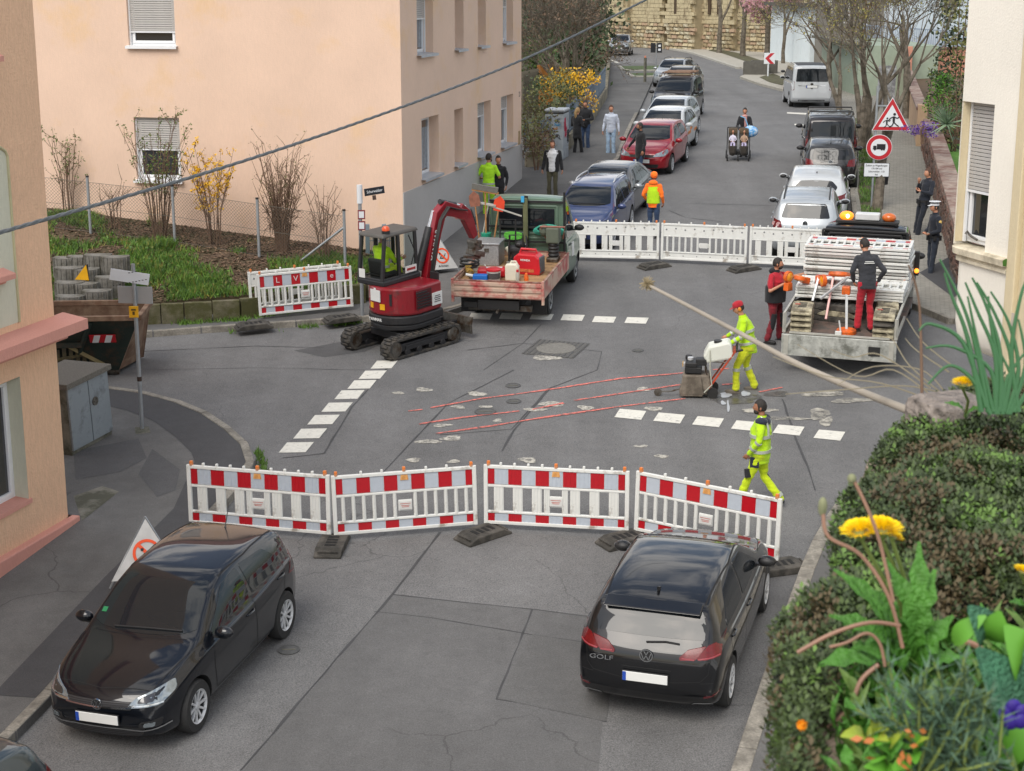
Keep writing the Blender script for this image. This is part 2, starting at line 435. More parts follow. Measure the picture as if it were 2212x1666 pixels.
sheet(gp((1075,1510),(1150,1372),(1330,1400),(1310,1560)),.008,'asphalt_patch',asphalt('asphalt_trench2',[.115,.114,.112],.3,.14),road)
for px,wd in [([(520,1666),(700,1455),(848,1285),(905,1210),(950,1150)],.05),([(848,1285),(1000,1302),(1160,1318),(1330,1340)],.035),([(808,1322),(930,1335),(1150,1372),(1330,1398)],.03),
 ([(1150,1318),(1072,1512)],.035),([(1072,1512),(1190,1528),(1310,1560)],.03),([(815,1035),(880,965),(968,872),(1110,800)],.04),([(1190,838),(1110,930),(1085,975)],.05),([(950,940),(1105,928),(1185,840),(1290,800),(1300,760),(1130,742),(1010,757)],.035),
 ([(300,760),(550,748),(700,752)],.03),([(310,800),(560,795),(790,800)],.03),([(860,770),(760,880),(700,980),(610,990)],.045),([(1045,800),(1130,742),(1170,700)],.03),
 ([(1690,862),(1720,950),(1745,1010),(1760,1060)],.05),([(1560,480),(1480,470),(1445,455)],.05),([(1480,440),(1700,445)],.04)]:
 strip(px,wd*.6,'tar_seam',TAR,.006,jit=.6)
def dashes(a,b,n,la,name='lane_marking',wpx=None):
 pass
DASH=[[(615,979),(673,978),(660,955),(601,957)]]
def quadmark(px,name='lane_marking',m=WPAINT,h=.008):
 return sheet(gp(*px),h,name,m,road,step=5)
for c in [(640,967),(670,937),(699,907),(728,880),(755,853),(782,831),(805,810),(830,788)]:
 s=.78+(c[1]-788)*.00125
 k=[(-38,12),(20,11),(38,-11),(-20,-10)]
 quadmark([(c[0]+a*s,c[1]+b*s) for a,b in k])
for c in [(1362,896),(1446,904),(1530,912),(1614,921),(1704,930),(1792,941)]:
 quadmark([(c[0]+a,c[1]+b) for a,b in [(-35,6),(23,12),(34,-7),(-23,-12)]])
for c in [(1038,684),(1104,684),(1170,685),(1237,687),(1305,691),(1375,693)]:
 quadmark([(c[0]+a*.8,c[1]+b*.8) for a,b in [(-33,7),(25,9),(33,-7),(-25,-9)]])
SPRAY=mat('spray_red','#e0786c',.8,var=.25,scale=9,dirt='#6b5a58',dscale=14,damt=.4)
for px in [[(882,889),(913,886)],[(930,882),(1040,862),(1170,845),(1340,819),(1482,806)],[(905,917),(1000,903),(1122,889)],[(1150,886),(1218,872)],[(1240,866),(1395,843),(1492,829)],[(942,938),(1050,923),(1180,902),(1340,879),(1480,862)],[(1540,800),(1575,797)],[(1560,832),(1600,829)],[(1640,848),(1690,838)]]:
 strip(px,.062,'spray_line',SPRAY,.012,jit=.3)
CHALK=mat('dried_slurry','#c4c0b5',.95,var=.2,scale=9,dirt='#a5a298',dscale=9,damt=.5)
def soft(m,sc=6,lo=.42,hi=.62):
 t=m.node_tree;N=t.nodes.new;L=t.links.new;b=t.nodes['Principled BSDF'];o=t.nodes['Material Output']
 tc=N('ShaderNodeTexCoord');n=N('ShaderNodeTexNoise');n.inputs['Scale'].default_value=sc;n.inputs['Detail'].default_value=7;n.inputs['Roughness'].default_value=.65;L(tc.outputs['Object'],n.inputs['Vector'])
 r=N('ShaderNodeMapRange');r.inputs[1].default_value=lo;r.inputs[2].default_value=hi;L(n.outputs['Fac'],r.inputs[0])
 L(r.outputs[0],b.inputs['Alpha']);return m
soft(CHALK,13,.3,.6);soft(SPRAY,12,.22,.55)
def splat(u,v,ru,rv,name='slurry_stain',m=CHALK,n=22,h=.01,rot=0):
 P=[]
 ph=[ruf(0,6.28) for _ in range(4)]
 for i in range(n):
  a=2*math.pi*i/n;k=.8+.14*math.sin(2*a+ph[0])+.12*math.sin(3*a+ph[1])+.05*math.sin(7*a+ph[2])
  x,y=ru*k*.9*math.cos(a),rv*k*.85*math.sin(a);P.append((u+x*math.cos(rot)-y*math.sin(rot),v+x*math.sin(rot)+y*math.cos(rot)))
 sheet(gp(*P),h,name,m,road,step=3)
for a in [(1180,774,38,9),(860,850,16,5),(915,843,22,7),(1030,852,26,8),(990,880,22,5),(955,920,28,5,),(925,955,34,7),(975,948,34,7),(1155,886,30,6),(1190,874,40,7),(1075,910,16,5),(1265,882,24,7),(1390,842,22,6),(1412,884,24,8),(893,995,24,6),(980,998,20,5),(1140,995,28,8),(1385,965,18,5),(1430,987,20,6),(1050,880,18,5)]:
 splat(*a)
DUST=mat('cement_dust','#b5b1a5',.95,var=.15,scale=6,dirt='#777570',dscale=5,damt=.6)
soft(DUST,3,.26,.54)
for a in [(1780,852,60,9,'dust_streak',DUST),(1840,866,60,8,'dust_streak',DUST),(1770,895,34,16,'dust_streak',DUST),(1640,888,60,6,'dust_streak',DUST),(1700,905,70,5,'dust_streak',DUST),(1785,912,18,16,'dust_streak',DUST)]:splat(*a)
WET=mat('wet_cut','#57534c',.35,var=.3,scale=6)
soft(WET,2,.34,.55)
splat(1585,862,95,14,'wet_patch',WET,h=.009);splat(1680,852,34,10,'wet_patch',WET,h=.009)
FOAM=mat('grey_slurry','#a8abae',.3,var=.1)
for a in [(1568,855,20,7),(1610,852,12,9),(1562,872,8,6),(1573,880,4,18)]:splat(*a,name='slurry_puddle',m=FOAM,h=.014)
IRON=mat('cast_iron','#626261',.65,.4,var=.25,scale=25,bump=.3,bscale=60)
def cover(u,v,r,frame_=False):
 p=at(u,v);n=gnorm(p.x,p.y);T=basis(Vector((1,0,0))-n*n.x,Vector((0,1,0))-n*n.y,p+n*.006)
 mb=MB()
 if frame_:
  T2=T@MR(R(-20),4,'Z')
  mb.prism([(-r*1.55,-r*1.55),(r*1.55,-r*1.55),(r*1.55,r*1.55),(-r*1.55,r*1.55)],0,.006,T2)
  fr=mb.build('manhole_frame',mat('cover_frame','#5b5a57',.8,var=.3,scale=30),road)
  mb=MB();mb.lathe([(r*1.12,.004),(r*1.12,.012),(r*1.02,.012),(r*1.02,.008),(0,.008)],28,T2);mb.build('manhole_cover',mat('cover_fill','#77756f',.85,var=.25,scale=20),road)
  mb=MB()
  for i in range(11):
   x=-r*1.45+i*r*.29
   for s in(-1,1):
    y0=s*r*1.5;k=max(0,(r*1.2)**2-x*x)**.5;mb.bar(T2@Vector((x,y0,.009)),T2@Vector((x,s*k,.009)),.03,.01)
  mb.build('manhole_rib',IRON,road)
 else:
  mb.lathe([(r*1.15,0),(r*1.15,.01),(r,.01),(r,.006),(.0,.006)],22,T);mb.build('valve_cover',IRON,road)
  mb=MB();mb.box((0,0,.008),(r*1.4,r*.2,.006));mb.build('cover_bar',CONC,road,T=T)
cover(1201,754,.36,True);cover(1378,758,.1);cover(1048,890,.17);cover(1110,868,.12);cover(624,1405,.12);cover(1108,834,.13)
# ================================================================== buildings and walls
def render_coat(name,c,k=.5,var=.05,bsc=35,bump=.25,streak=.07,dirt=None):
 m=mat(name,hexc(c,k),.92,var=var,scale=.8,bump=bump,bscale=bsc,dirt=dirt,dscale=.6,damt=.25);t=m.node_tree;b=t.nodes['Principled BSDF'];N=t.nodes.new;L=t.links.new
 tc=N('ShaderNodeTexCoord');mp=N('ShaderNodeMapping');mp.inputs['Scale'].default_value=(9,9,1.6);L(tc.outputs['Object'],mp.inputs[0])
 n=N('ShaderNodeTexNoise');n.inputs['Scale'].default_value=4;n.inputs['Detail'].default_value=8;n.inputs['Roughness'].default_value=.75;L(mp.outputs[0],n.inputs['Vector'])
 mr=N('ShaderNodeMapRange');mr.inputs[1].default_value=.33;mr.inputs[2].default_value=.62;mr.inputs[3].default_value=1-streak;mr.inputs[4].default_value=1+streak*.5;L(n.outputs['Fac'],mr.inputs[0])
 old=b.inputs['Base Color'].links[0].from_socket
 mm=N('ShaderNodeMixRGB');mm.blend_type='MULTIPLY';mm.inputs[0].default_value=1;L(old,mm.inputs[1]);L(mr.outputs[0],mm.inputs[2]);L(mm.outputs[0],b.inputs['Base Color'])
 return m
PEACH=render_coat('peach_render','#eecfb8',.84,streak=.05,dirt='#dcbb98')
PEACH2=render_coat('orange_render','#efc5a2',.86,bsc=28,bump=.5,streak=.13)
PLINTH=render_coat('grey_plinth','#b4b1ae',.95)
PINK=render_coat('pink_stone_paint','#e0a191',.82,bsc=50)
CREAM=render_coat('cream_render','#e6e5cf',.74)
WHITEW=render_coat('white_render','#f3eee2',.95,streak=.04)
BEIGE=render_coat('beige_pilaster','#e2d3b0',.85)
UPVC=mat('white_upvc','#e2e4e6',.35,var=.03)
ALU=mat('aluminium_sill','#b9bec4',.4,.3,var=.08)
SHUT=mat('shutter_grey','#b4b1ad',.55,var=.06)
def glass(name,tint=(.012,.014,.017),rough=.03): return mat(name,list(tint),rough,var=0,coat=.6)
PANE=glass('window_pane',(.02,.022,.025))
CURT=mat('net_curtain','#9aa1a8',.9,var=.2,scale=12)
def wall_cells(mb,O,d,n,W,H,holes,reveal,z0=0):
 """wall sheet: O base corner, d along, n outward, holes (a0,a1,z0,z1) with reveals going in by `reveal`"""
 up=Vector((0,0,1))
 xs=sorted({0,W,*[h[0] for h in holes],*[h[1] for h in holes]});zs=sorted({z0,H,*[h[2] for h in holes],*[h[3] for h in holes]})
 xs=[x for x in xs if 0<=x<=W];zs=[z for z in zs if z0<=z<=H]
 for i in range(len(xs)-1):
  for j in range(len(zs)-1):
   cx,cz=(xs[i]+xs[i+1])/2,(zs[j]+zs[j+1])/2
   if any(h[0]<cx<h[1] and h[2]<cz<h[3] for h in holes):continue
   p=lambda a,z:O+d*a+up*z
   mb.quad(p(xs[i],zs[j]),p(xs[i+1],zs[j]),p(xs[i+1],zs[j+1]),p(xs[i],zs[j+1]))
 for a0,a1,b0,b1 in holes:
  q=lambda a,z,k:O+d*a+up*z-n*k
  for (s,t) in [((a0,b0),(a0,b1)),((a0,b1),(a1,b1)),((a1,b1),(a1,b0)),((a1,b0),(a0,b0))]:
   mb.quad(q(*s,0),q(*t,0),q(*t,reveal),q(*s,reveal))
def window(parent,O,d,n,h,reveal,shutter=0.,curtain=False,sill=True,mullion=False,fw=.07,sill_out=.12,sillm=None):
 a0,a1,z0,z1=h;up=Vector((0,0,1));W,Hh=a1-a0,z1-z0
 T=basis(d,up,O+d*a0+up*z0-n*(reveal-.03))       # local x along wall, y up, z = d x up
 s=1 if T.to_3x3().col[2].dot(n)>0 else -1
 mb=MB()
 for c,dm in [((W/2,fw/2,0),(W,fw,.07)),((W/2,Hh-fw/2,0),(W,fw,.07)),((fw/2,Hh/2,0),(fw,Hh-2*fw,.07)),((W-fw/2,Hh/2,0),(fw,Hh-2*fw,.07))]:mb.box(c,dm)
 f2=fw*.85
 for c,dm in [((W/2,fw+f2/2,s*.025),(W-2*fw,f2,.06)),((W/2,Hh-fw-f2/2,s*.025),(W-2*fw,f2,.06)),((fw+f2/2,Hh/2,s*.025),(f2,Hh-2*fw-2*f2,.06)),((W-fw-f2/2,Hh/2,s*.025),(f2,Hh-2*fw-2*f2,.06))]:mb.box(c,dm)
 if mullion:mb.box((W/2,Hh/2,s*.03),(.09,Hh-2*fw-2*f2,.06))
 fr=mb.build('window',UPVC,parent,bevel=.006,T=T)
 g=fw+f2
 MB().box((W/2,Hh/2,s*.01),(W-2*g,Hh-2*g,.012)).build('pane',PANE,fr)
 if curtain:
  mb=MB();k=int(W/.05)
  mb2=[(g+(W-2*g)*i/k,s*(.02+.0*math.sin(i*2.1))) for i in range(k+1)]
  for i in range(k):
   if i%3!=2:mb.box(((mb2[i][0]+mb2[i+1][0])/2,Hh*.45,s*.018),((W-2*g)/k*.9,Hh*.7,.003))
  mb.build('curtain',CURT,fr)
 if sill:
  mb=MB();so=sill_out;d0=reveal-.05
  mb.prism([(-so,.035),(d0,.06),(d0,.04),(-so,.015),(-so,-.03),(-so-.006,-.03),(-so-.006,.035)],-.05,W+.05,Matrix(((0,0,1,0),(0,1,0,-.03),(-s,0,0,s*(reveal-.03)),(0,0,0,1))))
  mb.build('sill',sillm or ALU,fr)
 if shutter:
  hs=shutter*Hh;ns=max(4,int(hs/.052));me=None
  mb=MB();mb.box((W/2,0,0),(W-.05,.046,.014));
  o=mb.build('shutter_slat',SHUT,fr,bevel=.005);p=hs/ns
  for i in range(ns):
   t=MT((0,Hh-(i+.5)*p,s*.075))
   if i==0:o.matrix_basis=t
   else:clone(o,fr,t)
  mb=MB()
  for x in(.018,W-.018):mb.box((x,Hh/2,s*.075),(.036,Hh,.04))
  mb.box((W/2,Hh-hs-.02,s*.075),(W-.06,.035,.02));mb.build('shutter_rail',UPVC,fr)
 return fr
UPV=Vector((0,0,1))
# ---- peach apartment house in the middle
z_c=cB.z
house=thing('apartment_house','long peach apartment house with white shuttered windows across the crossing','house',cB,AZ)
Oi=house.matrix_world.inverted()
dR,nR=D13,N13            # right face runs up the street
dL,nL=-N13,-D13          # left face runs away to the left, faces the camera
def holeR(px,O,d,n):
 A=[onplane(u,v,O,n)-O for u,v in px];a=[p.dot(d) for p in A];z=[p.z for p in A];return a,z
def toD(x,y,s=1.851,ox=1100,oy=0): return ((ox+x/s)/1.8445,(oy+y/s)/1.8445)
Lr=(at(1126,394)-cB).length
def rng(cr,O,d,n):       # crop corners: left-top, right-top, right-bottom, left-bottom
 a,z=holeR([toD(*c) for c in cr],O,d,n);return [(a[0]+a[3])/2,(a[1]+a[2])/2,(z[2]+z[3])/2,(z[0]+z[1])/2]
lowR=[rng(c,cB,dR,nR) for c in [[(1072,865),(1201,835),(1201,1272),(1075,1325)],[(1315,815),(1380,802),(1380,1203),(1316,1228)],[(1486,770),(1584,745),(1584,1118),(1487,1158)],[(1662,710),(1749,690),(1750,1055),(1657,1095)]]]
zt=sum(h[3] for h in lowR)/4;zb_=sum(h[2] for h in lowR)/4
upx=[rng(c,cB,dR,nR) for c in [[(1040,200),(1160,200),(1160,392),(1040,408)],[(1320,200),(1384,200),(1383,358),(1318,370)],[(1490,200),(1548,200),(1547,337),(1488,347)],[(1674,200),(1748,200),(1747,306),(1673,320)]]]
zu=sum(h[2] for h in upx)/4
holesR=[[h[0],h[1],zb_,zt] for h in lowR]+[[h[0],h[1],zu,zu+zt-zb_] for h in upx]
HT=zu+(zt-zb_)+1.2
mb=MB();wall_cells(mb,Vector((0,0,0)),dR,nR,Lr,HT,holesR,.33,z0=-1)
cL=cB
def toA(x,y): return (x/1.666/1.8445,y/1.666/1.8445)
a,z=holeR([toA(*c) for c in [(890,778),(1195,785),(1200,1203),(905,1195)]],cB,dL,nL)
hL1=[(a[1]+a[2])/2,(a[0]+a[3])/2,(z[2]+z[3])/2,(z[0]+z[1])/2]
a,z=holeR([toA(*c) for c in [(848,100),(1160,100),(1165,310),(850,305)]],cB,dL,nL)
hL2=[(a[1]+a[2])/2,(a[0]+a[3])/2,(z[2]+z[3])/2,(z[2]+z[3])/2+hL1[3]-hL1[2]]
WL=17
holesL=[hL1,hL2,[hL1[0]+5.2,hL1[1]+5.2,hL1[2],hL1[3]],[hL1[0]+5.2,hL1[1]+5.2,hL2[2],hL2[3]]]
wall_cells(mb,Vector((0,0,0)),dL,nL,WL,HT,holesL,.2,z0=-1)
p=lambda a,b,z:dR*a+dL*b+UPV*z
mb.quad(p(Lr,0,-1),p(Lr,WL,-1),p(Lr,WL,HT),p(Lr,0,HT));mb.quad(p(0,WL,-1),p(Lr,WL,-1),p(Lr,WL,HT),p(0,WL,HT))
W3=Oi.to_3x3().to_4x4()
mb.build('wall',PEACH,house,T=W3)
mb=MB()
rf=[p(-.5,-.5,HT),p(Lr+.5,-.5,HT),p(Lr+.5,WL+.5,HT),p(-.5,WL+.5,HT)];rt=[p(3,4,HT+3),p(Lr-3,4,HT+3),p(Lr-3,WL-4,HT+3),p(3,WL-4,HT+3)]
mb.add(rf+rt,[(3,2,1,0),(4,5,6,7),(0,1,5,4),(1,2,6,5),(2,3,7,6),(3,0,4,7)]);mb.build('roof',mat('roof_tiles','#6d3b2c',.8,var=.2),house,T=W3)
zpl=(onplane(1127,310,cB,nR)-cB).z
mb=MB();mb.box(dR*(Lr/2)+nR*.012+UPV*(zpl/2-.5),(Lr,.03,zpl+1),rot=Matrix((dR,nR,UPV)).transposed());mb.build('plinth',PLINTH,house,T=W3)
for i,h in enumerate(holesR):
 o=window(house,Vector((0,0,0)),dR,nR,h,.33,shutter=[0,0,.28,.28,.42,0,0,.3][i],curtain=i in(0,4),sill=True,fw=.06,mullion=i==0)
 o.matrix_basis=W3@o.matrix_basis
for i,h in enumerate(holesL):
 o=window(house,Vector((0,0,0)),dL,nL,h,.2,shutter=[.5,.77,.3,.3][i],sill=True,sill_out=.1,sillm=UPVC)
 o.matrix_basis=W3@o.matrix_basis
def onR(x,y): q=onplane(*toD(x,y),cB,nR)-cB;return q
DKG=mat('dark_grey_paint','#4c4a46',.6)
lettering('23',.22,DKG,house,W3@basis(dR,UPV,onR(1795,697)+nR*.004),'house_number')
c=onR(1792,1055);MB().box((0,0,0),(.2,.02,.75)).build('meter_flap',mat('flap','#a08a68',.7),house,T=W3@basis(dR,nR,c+nR*.006))
# ---- orange house on the left, near
cN=at(175,1140);dN=dirv(R(195.5));nN=dirv(R(105.5));cNw=cN-nN*.13
lh=thing('corner_house','orange rendered house with pink stone ledges at the left edge','house',cN,R(15.5));W4=lh.matrix_world.inverted().to_3x3().to_4x4()
def toE(x,y): s=444/640;return (x/s/1.8445,y/s/1.8445)
def onN(x,y,k=.13): return onplane(*toE(x,y),cN-nN*k,nN)-cN
def azq(p): return p.dot(dN),p.z
wbr=azq(onN(80,1380));wtr=azq(onN(64,1037))
h1=[wbr[0],wbr[0]+1.7,wbr[1],wtr[1]]
pl_top=azq(onN(204,1420))[1]
led=azq(onN(224,880,-.15))[1]
O4=Vector((0,0,0))-nN*.13
mb=MB();wall_cells(mb,O4+dN*.13,dN,nN,14,11,[[h1[0]-.13,h1[1]-.13,h1[2],h1[3]]],.28,z0=-2)
e=-nN
q0=O4+dN*.13
mb.quad(q0-UPV*2,q0+UPV*11,q0+e*9+UPV*11,q0+e*9-UPV*2);mb.quad(q0+dN*14-UPV*2,q0+dN*14+UPV*11,q0+dN*14+e*9+UPV*11,q0+dN*14+e*9-UPV*2)
mb.quad(q0+UPV*11,q0+dN*14+UPV*11,q0+dN*14+e*9+UPV*11,q0+e*9+UPV*11)
mb.build('wall',PEACH2,lh,T=W4)
Rn=Matrix((dN,nN,UPV)).transposed()
mb=MB();mb.box(dN*7-nN*.1+UPV*(pl_top/2-1),(14,.2,pl_top+2),rot=Rn);mb.box(dN*.1+e*4.6+UPV*(pl_top/2-1),(.2,9,pl_top+2),rot=Rn);mb.build('plinth',PINK,lh,T=W4,bevel=.02)
def ledge(mb,a0,a1,z,out,hh):
 prof=[(-.16,-hh*.75),(-.13+.03,-hh*.75),(-.13+.05,-hh*.55),(out*.55-.13,-hh*.5),(out*.6-.13,-hh*.38),(out-.13,-hh*.36),(out-.13,0),(-.13,.07),(-.16,.07)]
 T=Matrix((Vector((nN.x,nN.y,0)),UPV,Vector((dN.x,dN.y,0)))).transposed().to_4x4();T.translation=UPV*z
 mb.prism([(p[0],p[1]) for p in prof],a0,a1,T)
mb=MB();ledge(mb,-.15,14,led,.38,.42);mb.build('cornice',PINK,lh,T=W4)
b=azq(onN(42,775,-.05));mb=MB();ledge(mb,b[0],14,b[1]+.1,.2,.2);mb.build('niche_ledge',PINK,lh,T=W4)
b=azq(onN(7,155,0));mb=MB();ledge(mb,b[0]-.0,14,b[1],.15,.2);mb.build('upper_ledge',PINK,lh,T=W4)
ab,zb0=azq(onN(52,890));at_,zt0=azq(onN(30,430));_,zt1=azq(onN(3,383))
pts=[(ab,zb0),(ab,zt0)]+[(ab+(1-math.cos(t))*1.0,zt0+math.sin(t)*(zt1-zt0)) for t in [.3,.6,.9,1.2,1.57]]+[(6,zt1),(6,zb0)]
mb=MB();T=Matrix((Vector((dN.x,dN.y,0)),UPV,Vector((nN.x,nN.y,0)))).transposed().to_4x4();T.translation=O4
mb.prism(pts,-.1,.006,T);mb.build('niche_panel',CREAM,lh,T=W4)
mb=MB();mb.tube([T@Vector((a,z,.012)) for a,z in pts[:-2]],.022,6);mb.build('niche_moulding',mat('niche_edge','#b6b08c',.8),lh,T=W4)
o=window(lh,O4,dN,nN,h1,.28,sill=True,fw=.07,mullion=True,sill_out=.02,sillm=PINK);o.matrix_basis=W4@o.matrix_basis
mb=MB();a0,a1,z0,z1=h1
for s in [((a0,z0),(a0,z1)),((a0,z1),(a1,z1))]:
 pa,pb=s;q=lambda a,z,k:O4+dN*a+UPV*z-nN*k
 off=(dN if pa[0]==pb[0] else -UPV)*.006
 mb.quad(q(*pa,-.002)+off,q(*pb,-.002)+off,q(*pb,.24)+off,q(*pa,.24)+off)
mb.build('window_reveal',CREAM,lh,T=W4)
# ---- cream house with the rounded bay on the right
rh=thing('cream_house','cream house with a rounded bay and roller shutter at the right edge','house',(0,0,0),R(90))
Fp=depth(2058,520,23.2);zc=Fp.z;zbm=depth(2110,765,22.6).z-.1
bd=dirv(R(163));bn=dirv(R(253))
def bayplan(k=0.,m=12,s=0.):
 P=[]
 c=Fp+bd*.28-bn*.28
 for i in range(m+1):
  a=R(i*90/m);P.append(c+(-bd*math.cos(a)+bn*math.sin(a))*(.28+k))
 P.append(Fp+bd*(1.42)+bn*(k));P=[p+bd*s*0 for p in P]
 return [Vector((p.x,p.y,0)) for p in P]
mb=MB()
levels=[(zbm,-.24),(zbm+.06,-.12),(zbm+.18,-.04),(zbm+.42,0),(zc-.25,0)]
def band(mb,levels,flip=False):
 base=len(mb.v);n=None
 for z,k in levels:
  pl=bayplan(k);n=len(pl)
  for p in pl:mb.v.append((p.x,p.y,z))
 for i in range(len(levels)-1):
  for j in range(n-1):
   a=base+i*n+j;mb.f.append((a,a+1,a+n+1,a+n));mb.m.append(0)
band(mb,levels)
pl=[Vector((p.x,p.y,zbm)) for p in bayplan(-.24)];mb.f.append(tuple(range(len(mb.v),len(mb.v)+len(pl)+1)));mb.m.append(0);mb.v+= [tuple(p) for p in pl]+[tuple(Vector((Fp.x,Fp.y,zbm))+bd*1.0-bn*1.4)]
mb.build('bay_base',WHITEW,rh,smooth=True)
mb=MB();band(mb,[(zc-.25,0),(zc-.245,.05),(zc-.2,.05),(zc-.195,.035),(zc-.15,.035),(zc-.145,.1),(zc-.06,.11),(zc-.04,.07),(zc-.035,-.3)]);mb.build('cornice',mat('cornice_stone','#d9cfb8',.85,var=.15,scale=8,dirt='#9a917c'),rh)
def upw(mb,a0,a1,z0,z1,k=0):
 A=Fp+bd*a0+bn*k;B=Fp+bd*a1+bn*k
 mb.quad((A.x,A.y,z0),(B.x,B.y,z0),(B.x,B.y,z1),(A.x,A.y,z1))
wtop=onplane(2110,222,Fp,bn).z
def av(u,v): return (onplane(u,v,Fp,bn)-Fp).dot(bd)
aw=av(2144,300);aw0=.02
mb=MB()
upw(mb,aw,1.42,zc-.04,zc+9);upw(mb,aw0,aw,wtop,zc+9)
A=Fp+bd*.02;
for (k0,k1) in [(0,-.0)]:pass
for z0,z1 in[(zc-.04,zc+9)]:
 B=A-bn*2.0;mb.quad((A.x,A.y,z0),(B.x,B.y,z0),(B.x,B.y,z1),(A.x,A.y,z1))
A2=Fp+bd*aw;B2=A2-bn*.5;mb.quad((A2.x,A2.y,zc-.04),(B2.x,B2.y,zc-.04),(B2.x,B2.y,wtop),(A2.x,A2.y,wtop))
A1=Fp+bd*aw0;mb.quad((A1.x,A1.y,wtop),(A2.x,A2.y,wtop),tuple(B2+UPV*(wtop-B2.z)),tuple(A1-bn*.5+UPV*(wtop-A1.z)))
mb.build('bay_wall',WHITEW,rh)
mb=MB();A1=Fp+bd*.05;mb.quad((A1.x,A1.y,zc),(A1-bn*.3)[:2]+(zc,),(A1-bn*.3)[:2]+(wtop,),(A1.x,A1.y,wtop));mb.build('window_reveal',BEIGE,rh)
Ow=Fp-bn*.22
wf=window(rh,Vector((Ow.x,Ow.y,0)),bd,bn,[.06,aw+.3,zc,wtop],.02,shutter=.62,sill=False,fw=.06)
mb=MB()
A=Fp+bd*1.42+bn*.0
W0=Fp+bd*1.42-bn*.02;
gzb=2.0-3
for i,(a0,a1,k,mi) in enumerate([(1.42,1.62,.05,0),(1.62,1.75,-.02,0),(1.75,1.95,.03,0)]):
 A=Fp+bd*a0;B=Fp+bd*a1
 mb.box(((A+B)/2)+bn*(k-.5)+UPV*(zc*0+4-((A+B)/2).z),(a1-a0,1.0,14),rot=Matrix((bd,bn,UPV)).transposed())
mb.build('pilaster',BEIGE,rh,bevel=.015)
mb=MB();A=Fp+bd*1.95-bn*.05;mb.box(Fp+bd*6-bn*4.05+UPV*(4-Fp.z),(8.1,8,14),rot=Matrix((bd,bn,UPV)).transposed());mb.box(Fp+bd*1.2-bn*5.0+UPV*(4-Fp.z),(1.6,8,14),rot=Matrix((bd,bn,UPV)).transposed());mb.build('wall',WHITEW,rh)
MB().box((0,0,0),(.05,.02,.3)).build('name_plate',mat('plate_grey','#b8afa2',.6),rh,T=basis(bd,bn,onplane(2187,700,Fp+bn*.06,bn)))
mb=MB();h0=onplane(2085,515,Fp-bn*.1,bn)
mb.tube([h0+Vector((0,0,.06)),h0+Vector((.02,0,.1)),h0+Vector((.05,0,.06)),h0+bd*.15+Vector((0,0,.05)),h0+bd*.3+Vector((0,0,.02))],.018,6);mb.build('shutter_crank',mat('dull_metal','#6d6a66',.5,.6),rh)
# ---- sandstone church wall at the end of the street
SAND=[mat('sandstone_%s'%k,c,.95,var=.15,scale=3,bump=.5,bscale=9,dirt=d,dscale=2,damt=.3) for k,c,d in [('yellow','#b5a888','#7f7058'),('ochre','#a89878','#67594a'),('pale','#c2b99f','#8c7f66'),('red','#a78f76','#74604f')]]
ch=thing('church','yellow sandstone church wall of rough blocks behind the bare trees','church',at(1400,104),0)
cw0=at(1316,100);cw1=at(1690,118)
cw1=Vector((cw1.x,cw1.y,cw0.z))
cdv=(cw1-cw0).normalized();cnv=Vector((cdv.y,-cdv.x,0));LW=(cw1-cw0).length+3
Wc=ch.matrix_world.inverted();cz=cw0.z
core=MB();core.box((cw0+cdv*(LW/2)-cnv*.6+UPV*5.5),(LW+8,1,13),rot=Matrix((cdv,cnv,UPV)).transposed());core.build('mortar_core',mat('mortar','#a3967a',.95),ch,T=Wc)
stone=[]
for mi,m in enumerate(SAND):
 for k in range(2):
  mb=MB();mb.box((0,0,0),(1,.2,1))
  for i,vv in enumerate(mb.v):
   if vv[1]>0:mb.v[i]=(vv[0]*.86+ruf(-.03,.03),vv[1]+ruf(-.05,.1),vv[2]*.8+ruf(-.04,.04))
  o=mb.build('stone_block',m,ch);stone.append(o)
def block(i,a,z,wd,hh,k):
 T=Wc@MT(cw0+cdv*a+UPV*(z)+cnv*k)@Matrix((cdv,cnv,UPV)).transposed().to_4x4()@MD((wd,1,hh,1))
 return T
cells=[];butt=[(1.6,3.2,.5),(6.2,8.6,.5),(9.6,13.4,1.0),(16.4,18,.5)]
z=.0;row=0
while z<10:
 hh=random.choice([.3,.34,.38]);a=-1.5-ruf(0,.5)
 while a<LW+1:
  wd=ruf(.45,.95);k=-.1
  for b0,b1,kk in butt:
   if b0<a+wd/2<b1:k=kk
  cells.append((z,a,wd-.03,hh-.03,k));a+=wd
 z+=hh;row+=1
used=set();cnt=0;rest=MB()
for z,a,wd,hh,k in cells:
 i=random.randrange(8)
 if cnt<300 and z<5.2:
  T=block(i,a+wd/2,z+hh/2,wd,hh,k)
  if i not in used:stone[i].matrix_basis=T;used.add(i)
  else:clone(stone[i],ch,T)
  cnt+=1
 else:rest.box(cw0+cdv*(a+wd/2)+UPV*(z+hh/2)+cnv*k,(wd,.25,hh),rot=Matrix((cdv,cnv,UPV)).transposed())
tag(rest.build('upper_stonework',SAND[0],ch,T=Wc),kind='stuff')
mb=MB()
for b0,b1,kk in butt:mb.box(cw0+cdv*((b0+b1)/2)+cnv*(kk/2-.12)+UPV*5,(b1-b0-.1,kk,10.5),rot=Matrix((cdv,cnv,UPV)).transposed())
mb.build('buttress_core',BM['mortar'],ch,T=Wc)
mb=MB()
for a in(11.0,14.4,15.6):mb.box(cw0+cdv*a+cnv*(1.0 if a<13 else 0)+UPV*5.9,(.35,.28,5.5),rot=Matrix((cdv,cnv,UPV)).transposed())
mb.build('window_slit',mat('slit_dark','#4a3c2d',.9),ch,T=Wc)
